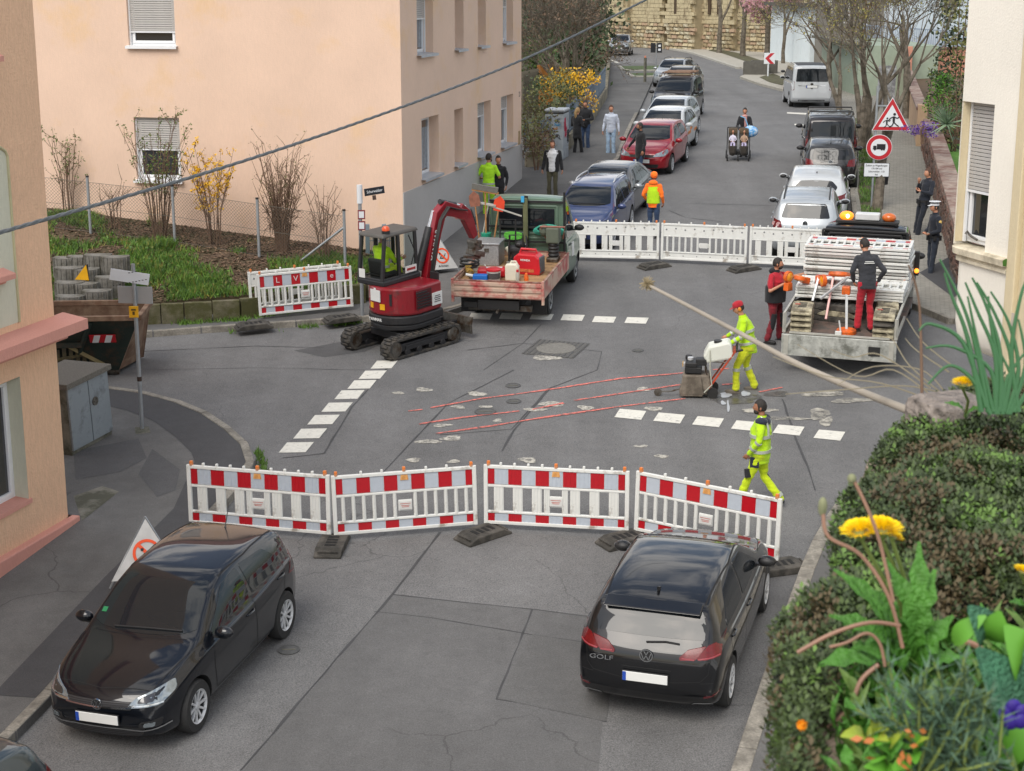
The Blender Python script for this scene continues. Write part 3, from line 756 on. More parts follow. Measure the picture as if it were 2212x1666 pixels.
# ---- white garage with leaf doors, green wall and houses at the back right
def simple_house(name,label,p0,p1,dep,h,m,parts=None,cat='house',zoff=-.6):
 p0,p1=Vector(p0),Vector(p1);d=(p1-p0);d.z=0;L=d.length;d.normalize();n=Vector((d.y,-d.x,0))
 t=thing(name,label,cat,p0,math.atan2(d.x,d.y));T=t.matrix_world.inverted().to_3x3().to_4x4()
 mb=MB();mb.box(d*(L/2)-n*(dep/2)+UPV*((h+zoff)/2),(L,dep,h-zoff),rot=Matrix((d,n,UPV)).transposed());mb.build('wall',m,t,T=T)
 return t,d,n,L,T
BLUEW=mat('bluish_white_paint','#c9d3d8',.8,var=.06)
g,d,n,L,T=simple_house('garage','white garage with tall leaf doors behind the pink blossom','garage' and at(1664,131),at(1748,146),7,4.2,BLUEW,cat='garage')
nd=5
for i in range(nd):MB().box(d*(L*(i+.5)/nd)+n*.03+UPV*1.9,(L/nd-.06,.06,3.7),rot=Matrix((d,n,UPV)).transposed()).build('door_leaf',mat('leaf_white','#d4dde0',.7,var=.05),g,T=T)
MB().box(d*(L/2)+n*.1+UPV*4.25,(L+.6,1.0,.25),rot=Matrix((d,n,UPV)).transposed()).build('roof',mat('roof_felt','#55534f',.9),g,T=T)
GREENW=mat('pale_green_render','#8f9c8a',.6,var=.08)
g,d,n,L,T=simple_house('green_annex','low pale green rendered annex behind the roadside trees','annex' and at(1772,182),at(1850,212),4,2.6,GREENW,cat='annex')
MB().box(d*(L/2)+UPV*2.7,(L+.4,1.2,.14),rot=Matrix((d,n,UPV)).transposed()).build('roof',CONC,g,T=T)
GREYH=render_coat('grey_house_render','#8a857c',.8)
g,d,n,L,T=simple_house('grey_house','dark grey house seen through the bare branches','house',at(1742,150),9,11,GREYH) if False else simple_house('grey_house','dark grey house seen through the bare branches',at(1738,142),at(1885,172),9,6.9,GREYH)
for i in range(4):
 w=MB().box(d*(L*(i+.5)/4)+n*.02+UPV*3.9,(1.1,.1,1.4),rot=Matrix((d,n,UPV)).transposed()).build('window',UPVC,g,T=T)
 MB().box(d*(L*(i+.5)/4)+n*.08+UPV*3.9,(.9,.04,1.2),rot=Matrix((d,n,UPV)).transposed()).build('pane',PANE,w)
MB().box(d*(L/2)-n*3.6+UPV*7.1,(L+1,9.6,.3),rot=Matrix((d,n,UPV)).transposed()).build('roof',BM['roof_felt'],g,T=T)
g,d,n,L,T=simple_house('white_house','pale bluish white house behind the branches at the right','house' and at(1880,168),at(2150,215),9,12,mat('pale_blue_render','#cfdae2',.85,var=.05))
for i in range(3):
 w=MB().box(d*(L*(i+.5)/3)+n*.02+UPV*6.5,(1.2,.1,1.5),rot=Matrix((d,n,UPV)).transposed()).build('window',UPVC,g,T=T)
 MB().box(d*(L*(i+.5)/3)+n*.08+UPV*6.5,(1.0,.04,1.3),rot=Matrix((d,n,UPV)).transposed()).build('pane',PANE,w)
mb=MB()
for z in(2.2,3.2):mb.box(d*(L/2)+n*.6+UPV*z,(L,.05,.06),rot=Matrix((d,n,UPV)).transposed())
for i in range(60):mb.box(d*(L*i/60)+n*.6+UPV*2.7,(.03,.03,1),rot=Matrix((d,n,UPV)).transposed())
mb.build('balcony_rail',mat('rail_blue','#8f9db0',.6),g,T=T)
# ---- right garden walls: red sandstone wall, pink plaster wall
REDS=[mat('red_sandstone_%s'%k,c,.95,var=.25,scale=6,bump=.6,bscale=18,dirt='#4a3b35',dscale=3,damt=.6) for k,c in [('brown','#7d5c4f'),('dull','#8c6b5c'),('grey','#77655a')]]
COPE=mat('coping_stone','#96877c',.9,var=.25,scale=5,bump=.3,bscale=30,dirt='#6f4f45',dscale=1.6,damt=.6)
rw=thing('sandstone_wall','low red sandstone garden wall with flat coping beside the two police officers','wall',at(2060,592),0)
Wr=rw.matrix_world.inverted()
q=[at(2095,680),at(2060,600),at(2020,440),at(1992,330)]
HW=1.05
stones=[]
for m in REDS:
 for k in range(2):
  mb=MB();mb.box((0,0,0),(1,.22,1))
  for i,vv in enumerate(mb.v):mb.v[i]=(vv[0]*.95+ruf(-.03,.03),vv[1]+ruf(-.03,.05),vv[2]*.93+ruf(-.05,.05))
  stones.append(mb.build('stone',m,rw,bevel=.02,seg=1))
used=set()
for s in range(len(q)-1):
 a,b=q[s],q[s+1];d=(b-a);L=d.length;d.normalize();n=Vector((-d.y,d.x,0)).normalized();n=n if n.x<0 else -n;rot=Matrix((d,n,d.cross(n))).transposed()
 mb=MB();mb.box((a+b)/2-n*.25+UPV*(HW/2-.2),(L+.1,.36,HW+.4),rot=rot);mb.build('core',mat('wall_core','#4d4039',.95),rw,T=Wr)
 k=max(1,int(L/1.1))
 for i in range(k):MB().box(a.lerp(b,(i+.5)/k)-n*.22+UPV*(HW+.06),(L/k-.02,.5,.13),rot=rot).build('coping_slab',COPE,rw,T=Wr,bevel=.02)
 z=0
 while z<HW-.05:
  hh=random.choice([.24,.3]);x=0
  while x<L:
   wd=ruf(.3,.6);i=random.randrange(6);T=Wr@MT(a+d*(x+wd/2)-n*.08+UPV*(z+hh/2))@rot.to_4x4()@MD((wd-.03,1,hh-.03,1))
   if i in used:clone(stones[i],rw,T)
   else:stones[i].matrix_basis=T;used.add(i)
   x+=wd
  z+=hh
def plainwall(name,label,pts,h,th,m,cop=None,cat='wall',group=None,pil=None,hs=None):
 t=thing(name,label,cat,pts[0],0,group);W=t.matrix_world.inverted()
 for s in range(len(pts)-1):
  a,b=pts[s],pts[s+1];d=(b-a);L=d.length;d.normalize();n=Vector((d.y,-d.x,0)).normalized();rot=Matrix((d,n,d.cross(n))).transposed()
  if rot.determinant()<0:rot=Matrix((d,-n,d.cross(-n))).transposed()
  up=rot.col[2]*(1 if rot.col[2].z>0 else -1)
  MB().box((a+b)/2+UPV*(h/2-.2),(L+.02,th,h+.4),rot=rot).build('wall_panel',m,t,T=W)
  if cop:
   k=max(1,int(L/1.2))
   for i in range(k):MB().box(a.lerp(b,(i+.5)/k)+UPV*(h+.05),(L/k-.015,th+.12,.1),rot=rot).build('coping_slab',cop,t,T=W,bevel=.015)
 if pil:
  for p,ph in pil:MB().box(p+UPV*(ph/2-.2),(.34,.34,ph+.4),rot=(0,0,-AZ)).build('pillar',m,t,T=W,bevel=.02)
 return t
PLAST=render_coat('salmon_plaster','#d59a82',.75,dirt='#b57f6c')
PLAST2=render_coat('sand_plaster','#c9a98a',.75,dirt='#8f7a64')
w0,w1,w2,w3=at(1988,322),at(1972,270),at(1958,215),at(1945,150)
plainwall('plaster_wall','weathered sand coloured plaster garden wall with stepped end by the purple flowers','wall' and [w0,w1,w2],1.35,.3,PLAST2,COPE,pil=[(w0,1.55),(w0+dirv(AZ)*1.1,1.5)])
plainwall('plaster_wall','tall salmon plaster wall with raised posts behind the warning sign',[w2,w3],2.3,.3,PLAST,COPE,pil=[(w2,2.6),(w2.lerp(w3,.3),2.6),(w2.lerp(w3,.6),2.6)])
plainwall('plaster_wall','salmon cross wall behind the garden shrubs under the balcony rail',[w2+Vector((.3,1.5,0)),w2+Vector((9,3.5,0))],2.4,.3,PLAST,COPE)
gpst=thing('garden_gate','old whitewashed gate boards beside the salmon wall','gate',at(1922,238),AZ)
for i in range(4):MB().box((0,-.1+i*.2,1.0),(.05,.19,2.0)).build('board',mat('whitewash','#b9bcbc',.9,var=.25,scale=5,dirt='#77777a',dscale=4,damt=.8),gpst)
MB().box((.1,.35,.9),(.06,.3,1.5)).build('dark_panel',DKG,gpst)
BED=mat('bed_soil','#5a4a38',.95,var=.3,scale=6);LAWN=mat('lawn','#4f7a2a',.95,var=.35,scale=3)
def raised(name,pts,h,m):
 mb=MB();B=[Vector((p.x,p.y,p.z+h)) for p in pts];k=len(B);mb.add(B+[p-UPV*2 for p in B],[tuple(range(k))]+[(i,(i+1)%k,k+(i+1)%k,k+i) for i in range(k)]);return structure(mb.build(name,m))
raised('garden_ground',[at(2062,600),at(2024,440),at(1996,330),at(1968,215),at(1968,215)+Vector((12,3,0)),at(2062,600)+Vector((10,4,0))],.85,LAWN)
raised('flower_bed',[at(1994,320),at(1968,212),at(1968,212)+Vector((7,2,.3)),at(1994,320)+Vector((5,1.2,.2))],.95,BED)
cross=at(2010,345)
plainwall('sandstone_wall','short red sandstone cross wall between lawn and yucca bed',[cross+Vector((.2,.4,.5)),cross+Vector((5,1.6,.5))],.75,.3,REDS[0],COPE)
# ---- left terrace: concrete edging wall, soil slope
def soil_b(q): return lerp(.0,0,0)
bA=onplane(651,522,cB,nL);bB=onplane(163,457,cB,nL)     # soil line on the house wall
wA=at(785,662)+UPV*.48;wB=at(330,702)+UPV*.5
def soilP(s,k): # s: 0 right..1 left (can exceed), k: 0 at wall edge..1 at house
 b=bA.lerp(bB,s*1.3-.32);w_=wA.lerp(wB,s*1.9-.05);return w_.lerp(b,k)
nS=26;nK=14;mb=MB();grid=[]
for i in range(nS+1):
 for k in range(nK+1):
  p=soilP(-.0+i/nS*1.25,k/nK)
  bump=.0 if k in(0,nK) else ruf(-.03,.05)+.18*math.sin(math.pi*k/nK)*(.6)
  mb.v.append((p.x,p.y,p.z+bump))
for i in range(nS):
 for k in range(nK):
  a=i*(nK+1)+k;mb.f.append((a,a+nK+1,a+nK+2,a+1)[::-1]);mb.m.append(0)
nb_=[i*(nK+1) for i in range(nS,-1,-1)]+[k for k in range(1,nK+1)]
o_=len(mb.v);mb.v+=[(mb.v[i][0],mb.v[i][1],mb.v[i][2]-1.4) for i in nb_]
for i in range(len(nb_)-1):mb.f.append((nb_[i],nb_[i+1],o_+i+1,o_+i));mb.m.append(0)
SOIL=mat('leaf_mulch','#5b4a3c',.97,var=.4,scale=14,bump=1.,bscale=30,dirt='#3f3a22',dscale=1.2,damt=.7)
soil=structure(mb.build('garden_slope',SOIL,smooth=True))
for i,f in enumerate(soil.data.polygons):pass
bvs=BVHTree.FromObject(soil,bpy.context.evaluated_depsgraph_get())
def soil_at(u,v):
 h=bvs.ray_cast(Vector((0,0,HC)),ray(u,v).normalized())
 return h[0] if h[0] else at(u,v,.8)
ew=thing('edging_wall','low mossy concrete edging wall below the grassy slope','wall',at(760,697),0);We=ew.matrix_world.inverted()
MOSS=mat('mossy_concrete','#6f6a58',.95,var=.3,scale=5,bump=.5,bscale=30,dirt='#4a4a2a',dscale=2.2,damt=.8)
pw=[at(790,664),at(640,681),at(520,700),at(400,708),at(300,712),at(120,730)]
for s in range(5):
 a,b=pw[s],pw[s+1];d=(b-a).normalized();n=Vector((-d.y,d.x,0))
 for i in range(2 if s<4 else 4):
  k=2 if s<4 else 4
  MB().box(a.lerp(b,(i+.5)/k)+UPV*.18,((b-a).length/k-.02,.16,.74),rot=(0,0,math.atan2(d.y,d.x))).build('wall_slab',MOSS,ew,T=We,bevel=.01)
PAL=mat('palisade_concrete','#77756f',.95,var=.2,scale=10,bump=.4,bscale=50,dirt='#4f4d42',dscale=3)
pal=thing('palisade_wall','stacked grey concrete planting rings holding the slope at the left','retaining wall',at(200,700),0);Wp=pal.matrix_world.inverted()
mb=MB()
prof=[]
for i in range(9):
 a=math.pi*i/8;prof.append((.3*math.cos(a),-.22*math.sin(a)))
prof+=[(-.3,.15),(.3,.15)]
mb.prism(prof,0,.45)
for i in range(1,9):
 a=math.pi*(i-.5)/8;mb.box((.3*math.cos(a),-.225*math.sin(a),.225),(.03,.03,.449))
o=mb.build('planting_ring',PAL,pal)
first=True
for (u,v,hh,Z) in [(145,578,.45,36.2),(176,575,.45,36.2),(212,572,.45,36.0),(250,576,.45,35.6),(150,600,.45,35.3),(185,603,.45,35.3),(150,632,.45,34.6),(182,634,.45,34.6),(238,620,.45,34.9),(210,650,.45,34.2),(152,662,.45,34.0)]:
 p=depth(u,v,Z);T=Wp@MT(p-UPV*.22)@MR(ruf(-.2,.2),4,'Z')
 if first:o.matrix_basis=T;first=False
 else:clone(o,pal,T)
# ================================================================== cars
def paint(name,col,metal=.0,coat=1.,rough=.35):
 m=mat(name,col,rough,metal,var=.05,scale=1.5,coat=coat);m.node_tree.nodes['Principled BSDF'].inputs['Specular IOR Level'].default_value=.15;return m
GLS=mat('car_glass',[.012,.015,.018],.02,var=0,coat=0.)
GLS.node_tree.nodes['Principled BSDF'].inputs['IOR'].default_value=1.48
GLS.node_tree.nodes['Principled BSDF'].inputs['Coat IOR'].default_value=1.5
BLK=mat('black_plastic',[.018,.018,.019],.5,var=.15,scale=20)
RUB=mat('tyre_rubber',[.022,.022,.022],.85,var=.2,scale=30)
ARCH=mat('arch_dark',[.008,.008,.008],.95,var=0)
RIM=mat('alloy','#c4c6c8',.4,.25,var=.05)
CHR=mat('chrome','#c9ccce',.12,1.,var=0)
SEAM=mat('panel_gap',[.006,.006,.007],.8,var=0)
REDL=mat('tail_red',[.13,.003,.005],.25,var=.2,scale=25,coat=.2)
REDD=mat('tail_red_dark',[.09,.004,.008],.12,var=.1,coat=1.)
LENS=mat('lamp_lens','#8a9398',.08,.5,var=.2,scale=22,coat=1.)
DLENS=mat('lamp_dark',[.03,.032,.035],.06,.3,var=.2,scale=20,coat=1.)
PLATE=mat('plate_white','#dfe0dd',.5,var=.03);PBLUE=mat('plate_blue','#2149a8',.5,var=0)
def resample(P,step,closed=True):
 out=[];n=len(P)
 for i in range(n if closed else n-1):
  a,b=Vector(P[i]),Vector(P[(i+1)%n]);k=max(1,int(math.ceil((b-a).length/step)))
  for j in range(k):out.append(a.lerp(b,j/k))
 if not closed:out.append(Vector(P[-1]))
 return out
def rounded(P,r,n=4):
 out=[];m=len(P)
 for i in range(m):
  p=Vector(P[i]);a=Vector(P[i-1])-p;b=Vector(P[(i+1)%m])-p
  q=min(r,a.length*.45,b.length*.45);a=p+a.normalized()*q;b=p+b.normalized()*q
  for k in range(n+1):
   t=k/n;out.append(a*(1-t)**2+p*2*t*(1-t)+b*t*t)
 return out
class Car:
 """body lofted over stations along x (0 nose .. L tail); y left, z up, in metres; nose points to -x of the loft"""
 def __init__(s,name,label,sp,group=None):
  s.sp=sp;s.L=sp['L'];s.W=sp['W']/2
  s.root=thing(name,label,'van' if sp.get('van') else 'car',(0,0,0),R(90),group)
  s.top=pchip(sp['top']);s.bot=pchip(sp.get('bot',[(0,.42),(.06,.24),(.3,.2),(s.L-.35,.22),(s.L-.08,.3),(s.L,.44)]))
  s.belt=pchip(sp['belt']);s.Hr=max(p[1] for p in sp['top'])
  s.plan=pchip(sp.get('plan',[(0,.72),(.12,.86),(.45,.95),(1.1,.99),(s.L*.5,1),(s.L-.9,.985),(s.L-.35,.95),(s.L-.1,.88),(s.L,.78)]))
  s.rw=sp.get('roofw',.72)
  fine=[s.L*i/800 for i in range(801)];acc=[0]
  for i in range(800):
   dx=s.L/800;acc.append(acc[-1]+math.hypot(dx,max(abs(s.top(fine[i+1])-s.top(fine[i])),abs(s.bot(fine[i+1])-s.bot(fine[i])))))
  N=sp.get('N',72);xs=[];j=0
  for i in range(N+1):
   t=acc[-1]*i/N
   while j<800 and acc[j+1]<t:j+=1
   xs.append(fine[min(j,800)] if i<N else s.L)
  xs[0]=0
  mb=MB();M=len(s.sec(s.L/2))
  for x in xs:
   for y,z in s.sec(x):mb.v.append((s.bow(x,y,z),y,z))
  for i in range(N):
   for k in range(M-1):
    a=i*M+k;mb.f.append((a,a+1,a+M+1,a+M));mb.m.append(0)
  for i in(0,N):
   f=tuple(i*M+k for k in range(M));mb.f.append(f if i==0 else f[::-1]);mb.m.append(0)
  half=[v for v in mb.v]
  n0=len(mb.v);mb.v+=[(x,-y,z) for x,y,z in half];mb.f+=[tuple(n0+i for i in f)[::-1] for f in mb.f];mb.m+=[0]*len(mb.m)
  body=mb.build('body',[sp['paint'],ARCH],s.root,weld=True)
  b=bmesh.new();b.from_mesh(body.data);bmesh.ops.recalc_face_normals(b,faces=b.faces)
  b.to_mesh(body.data);b.free()
  s.bvh0=BVHTree.FromPolygons([v.co[:] for v in body.data.vertices],[p.vertices[:] for p in body.data.polygons])
  cut=MB();cut.mi=0
  for xw in sp['wheels']:
   for sd in(-1,1):cut.cyl((xw,sd*(s.W-.32),sp['rw']+.01),(xw,sd*(s.W+.3),sp['rw']+.01),sp['rw']*sp.get('archk',1.13),n=36)
  co=cut.build('cut',[ARCH]);md=body.modifiers.new('b','BOOLEAN');md.operation='DIFFERENCE';md.object=co;md.solver='EXACT';md.material_mode='TRANSFER'
  me=evalmesh(body,[co]);body.modifiers.clear();old=body.data;body.data=me;bpy.data.objects.remove(co);bpy.data.meshes.remove(old)
  me.name='body';me.shade_smooth();me.set_sharp_from_angle(angle=R(33))
  s.body=body
 def sec(s,x):
  zb,zt,be=s.bot(x),s.top(x),s.belt(x);Ws=s.W*s.plan(x);zb=min(zb,zt-.06)
  be=min(be,zt-.02-.02*(zt>.6));be=max(be,zb+.04)
  e=max(0,min(1,(zt-be)/max(.05,s.Hr-s.belt(s.L*.55))))
  ye=lerp(.90,s.rw,e**.9)*Ws;ze=zt-lerp(.018,.065,e);ze=max(ze,be+.004)
  d=be-zb
  P=[(0,zb),(.55*Ws,zb),(.9*Ws,zb+.02*min(1,d*3)),(.975*Ws,zb+.14*d),(.995*Ws,zb+.4*d),(1.0*Ws,zb+.66*d),(.99*Ws,zb+.86*d),(.975*Ws,be-.035*min(1,d*2)),(.945*Ws,be),(lerp(.945*Ws,ye,.5)+.02*e,lerp(be,ze,.5)),(ye+.006,ze-.015*e),(.9*ye,lerp(ze,zt,.6)),(.5*ye,lerp(ze,zt,.93)),(0,zt)]
  out=[]
  for i in range(len(P)-1):
   p0=P[max(i-1,0)];p1=P[i];p2=P[i+1];p3=P[min(i+2,len(P)-1)]
   for k in range(3):
    t=k/3;q=[]
    for c in(0,1):
     m1=(p2[c]-p0[c])*.42;m2=(p3[c]-p1[c])*.42
     q.append((2*t**3-3*t*t+1)*p1[c]+(t**3-2*t*t+t)*m1+(-2*t**3+3*t*t)*p2[c]+(t**3-t*t)*m2)
    out.append((max(0,q[0]),q[1]))
  out.append((0,zt));return out
 def bow(s,x,y,z):
  r=min(1,abs(y)/s.W)
  xf=x+s.sp.get('bowf',.2)*r**2.4*(1-sstep(0,1.3,x))
  xf-=s.sp.get('bowr',.13)*r**2.6*sstep(s.L-1.1,s.L,x)
  return xf
 def hit(s,view,a,b):
  if view=='F':o,d=Vector((-2,a,b)),Vector((1,0,0))
  elif view=='B':o,d=Vector((s.L+2,a,b)),Vector((-1,0,0))
  elif view=='L':o,d=Vector((a,3,b)),Vector((0,-1,0))
  elif view=='R':o,d=Vector((a,-3,b)),Vector((0,1,0))
  else:o,d=Vector((a,b,4)),Vector((0,0,-1))
  h=s.bvh0.ray_cast(o,d)
  return (h[0],h[1],d) if h[0] else (None,None,d)
 def patch(s,name,view,poly,m,off=.004,rnd=.0,step=.07,parent=None,skirt=.02,flat=False):
  P=rounded(poly,rnd) if rnd else [Vector(p) for p in poly]
  P=resample(P,step);n=len(P);V=list(P)
  x0,x1=min(p.x for p in P),max(p.x for p in P);y0,y1=min(p.y for p in P),max(p.y for p in P)
  nx=max(1,int((x1-x0)/step));ny=max(1,int((y1-y0)/step))
  for i in range(1,nx):
   for j in range(1,ny):V.append(Vector((x0+(x1-x0)*i/nx+.003*math.sin(i*j),y0+(y1-y0)*j/ny)))
  r=delaunay_2d_cdt([Vector((p.x,p.y)) for p in V],[(i,(i+1)%n) for i in range(n)],[list(range(n))],1,1e-6)
  mb=MB();bad=set();last=None
  for i,p in enumerate(r[0]):
   h,nn,d=s.hit(view,p.x,p.y)
   if h is None:bad.add(i);h=last or Vector((0,0,0));nn=-d
   else:last=h
   mb.v.append(tuple(h-d*off*.6+nn*off*.6))
  mb.f=[tuple(f) for f in r[2] if not any(i in bad for i in f)];mb.m=[0]*len(mb.f)
  if skirt:
   ec={}
   for f in mb.f:
    for i in range(len(f)):
     e=(f[i],f[(i+1)%len(f)]);ec[e]=1
   d=s.hit(view,P[0].x,P[0].y)[2]
   for a,b in list(ec):
    if (b,a) not in ec:
     k=len(mb.v);mb.v+=[tuple(Vector(mb.v[b])+d*skirt),tuple(Vector(mb.v[a])+d*skirt)];mb.f.append((b,a,k+1,k));mb.m.append(0)
  o=mb.build(name,m,parent or s.root)
  b=bmesh.new();b.from_mesh(o.data);bmesh.ops.recalc_face_normals(b,faces=b.faces)
  s_=0
  for f in b.faces:s_+=f.normal.dot(-s.hit(view,P[0].x,P[0].y)[2])
  if s_<0:bmesh.ops.reverse_faces(b,faces=b.faces)
  b.to_mesh(o.data);b.free();o.data.shade_smooth();o.data.set_sharp_from_angle(angle=R(40))
  return o
 def mirror(s,name,view,poly,m,**k):
  if view in'FBT':
   a=s.patch(name,view,poly,m,**k);b=s.patch(name,view,[(-p[0],p[1]) for p in poly] if view!='T' else [(p[0],-p[1]) for p in poly],m,**k)
  else:
   a=s.patch(name,'L',poly,m,**k);b=s.patch(name,'R',poly,m,**k)
  return a,b
 def lines(s,name,items,m=None,w=.009,off=.0025,parent=None):
  mb=MB()
  for view,pts in items:
   Q=resample(pts,.06,False);prev=None
   for i,p in enumerate(Q):
    h,n,d=s.hit(view,p.x,p.y)
    if h is None:prev=None;continue
    q=Q[min(i+1,len(Q)-1)];q0=Q[max(i-1,0)]
    h2=s.hit(view,q.x,q.y)[0];h1=s.hit(view,q0.x,q0.y)[0]
    if h2 is None or h1 is None:prev=None;continue
    t=(h2-h1)
    if t.length<1e-6 or t.length>.5:prev=None;continue
    sd=t.normalized().cross(n)*w/2;c=h+n*off
    k=len(mb.v);mb.v+=[tuple(c+sd),tuple(c-sd)]
    if prev is not None:mb.f.append((prev,prev+1,k+1,k));mb.m.append(0)
    prev=k
  return mb.build(name,m or SEAM,parent or s.root)
 def wheels(s,style='spoke10',rimm=None):
  sp=s.sp;r=sp['rw'];wd=.2;first=None
  rr=r*sp.get('rimk',.66)
  for xw in sp['wheels']:
   for sd in(1,-1):
    T=MT((xw,sd*(s.W-.115-sp.get('inset',.0)),r))@MR(R(90)*(-1 if sd>0 else 1),4,'X')
    if first is None:
     mb=MB();mb.lathe([(rr*.97,-wd/2),(r*.93,-wd/2),(r,-wd/2+.03),(r,wd/2-.03),(r*.94,wd/2),(rr*1.0,wd/2+.004),(rr*.97,wd/2-.01)],32,caps=False)
     ty=mb.build('wheel',RUB,s.root,smooth=True,T=T)
     mb=MB();mb.lathe([(rr*.99,wd/2-.005),(rr*.92,wd/2-.012),(rr*.88,wd/2-.06),(.0,wd/2-.075)],28,caps=False);disc=mb.build('rim_well',mat('rim_well',[.05,.05,.052],.5,.5,var=0),ty,smooth=True)
     mb=MB();mb.lathe([(rr*.88,wd/2-.02),(rr*.99,wd/2+.006),(rr*1.0,wd/2),(rr*.9,wd/2-.03)],28,caps=False)
     n=int(style[5:]) if style.startswith('spoke') else 5
     for k in range(n):
      a=2*math.pi*k/n;ca,sa=math.cos(a),math.sin(a)
      wds=2.2*rr/n*.62
      mb.bar((.03*ca,.03*sa,wd/2-.035),(rr*.93*ca,rr*.93*sa,wd/2-.012),wds,.025,up=(0,0,1))
     mb.lathe([(rr*.24,wd/2-.05),(rr*.22,wd/2-.008),(rr*.1,wd/2-.004),(0,wd/2-.004)],14)
     ri=mb.build('rim',rimm or RIM,ty,bevel=.004)
     first=(ty,disc,ri)
    else:
     t=clone(first[0],s.root,T);clone(first[1],t);clone(first[2],t)
 def plate(s,view,y,z,name='number_plate',tilt=0,off=.02,blue=True):
  h,n,d=s.hit(view,y,z);T=basis((0,-1 if view=='F' else 1,0),(0,0,1),h-d*off)
  T=T@MR(tilt,4,'X')
  o=MB().box((0,0,0),(.52,.112,.014)).build(name,PLATE,s.root,bevel=.004,T=T)
  if blue:MB().box((-.238,0,.0075),(.04,.108,.004)).build('plate_band',PBLUE,o)
  mb=MB();mb.box((0,0,-.012),(.54,.13,.012));mb.build('plate_frame',BLK,o);return o
 def badge(s,view,y,z,r=.065,off=.01,tilt=0,vw=True):
  h,n,d=s.hit(view,y,z);nn=n if n.dot(d)<0 else -n
  T=basis((0,-1 if view=='F' else 1,0),(0,0,1),h-d*off+nn*.004)@MR(tilt,4,'X')
  mb=MB();mb.lathe([(r,-.01),(r,.006),(r*.86,.006),(r*.86,0)],24)
  if vw:
   w=r*.14;q=lambda x,y_:(x*r,y_*r,.004)
   for a,b in [((-.33,.72),(0,.12)),((.33,.72),(0,.12)),((-.72,.42),(-.36,-.68)),((.72,.42),(.36,-.68)),((-.36,-.68),(0,.02)),((.36,-.68),(0,.02))]:mb.bar(q(*a),q(*b),w,.008)
  o=mb.build('badge',CHR,s.root,T=T)
  mb=MB();mb.lathe([(r*.9,-.008),(r*.9,.001),(0,.001)],20);mb.build('badge_ground',BLK,o);return o
 def mirrors(s,x,z,m=None,w=.2,out=.1):
  for sd in(1,-1):
   h,n,d=s.hit('L' if sd>0 else 'R',x,z);y=h.y
   mb=MB();mb.ball((x+.03,y+sd*(out+.03),z+.05),(.07,.12,.075),12,8);o=mb.build('mirror',m or s.sp['paint'],s.root,smooth=True)
   mb=MB();mb.ball((x+.05,y+sd*(out+.03),z+.05),(.06,.105,.062),12,6);mb.box((x+.03,y+sd*out*.3,z+.0),(.06,out+.04,.03));mb.build('mirror_back',BLK,o,smooth=True)
 def handles(s,pts,m=None):
  for sd in(1,-1):
   for x,z in pts:
    h,n,d=s.hit('L' if sd>0 else 'R',x,z)
    mb=MB();q=h-d*.022;mb.tube([q+Vector((-.1,0,0))+d*.02,q+Vector((-.07,0,0)),q+Vector((.07,0,0)),q+Vector((.1,0,0))+d*.02],.013,6)
    mb.build('door_handle',m or s.sp['paint'],s.root,smooth=True)
 def rails(s,x0,x1,y,m,r=.018,h=.05):
  for sd in(1,-1):
   P=[]
   for k in range(9):
    x=lerp(x0,x1,k/8);z=s.top(x)-.05;hh,n,d=s.hit('T',x,sd*y);z=hh.z if hh else z
    P.append((x,sd*y,z+(h if 0<k<8 else 0.0)))
   MB().tube(P,r,6).build('roof_rail',m,s.root,smooth=True)
 def wiper(s,view,pts,n=1):
  mb=MB();P=[]
  for a,b in pts:
   h,nn,d=s.hit(view,a,b);P.append(h-d*.02)
  mb.tube(P,.011,5);return mb.build('wiper',BLK,s.root)
 def antenna(s,x,z0=None,l=.2,lean=.12):
  z=s.top(x);MB().tube([(x,0,z-.01),(x+.02,0,z+.025),(x+lean,0,z+l)],[.02,.008,.003],6).build('aerial',BLK,s.root)
 def fin(s,x):
  z=s.top(x);mb=MB();mb.prism([(x-.08,z-.01),(x+.06,z-.01),(x+.08,z+.055)],-.015,.015,Matrix(((1,0,0,0),(0,0,-1,0),(0,1,0,0),(0,0,0,1))));mb.build('aerial',BLK,s.root,bevel=.006)
 def put(s,pos,az):
  """nose along azimuth az; pos = ground point under the loft's x=L/2 centre"""
  p=Vector(pos);p.z=gz(p.x,p.y);n=gnorm(p.x,p.y);f=dirv(az);f=(f-n*f.dot(n)).normalized()
  X=-f;Y=n.cross(X);M=Matrix((X,Y,n)).transposed().to_4x4();M.translation=p-X*0;M=M@MT((-s.L/2,0,0))
  s.root.matrix_world=M;return s
def off_from(p,az,fwd,left): # point displaced forward and left of heading az
 return Vector(p)+dirv(az)*fwd+dirv(az-math.pi/2)*left
def std_parts(c,win=None):
 pass
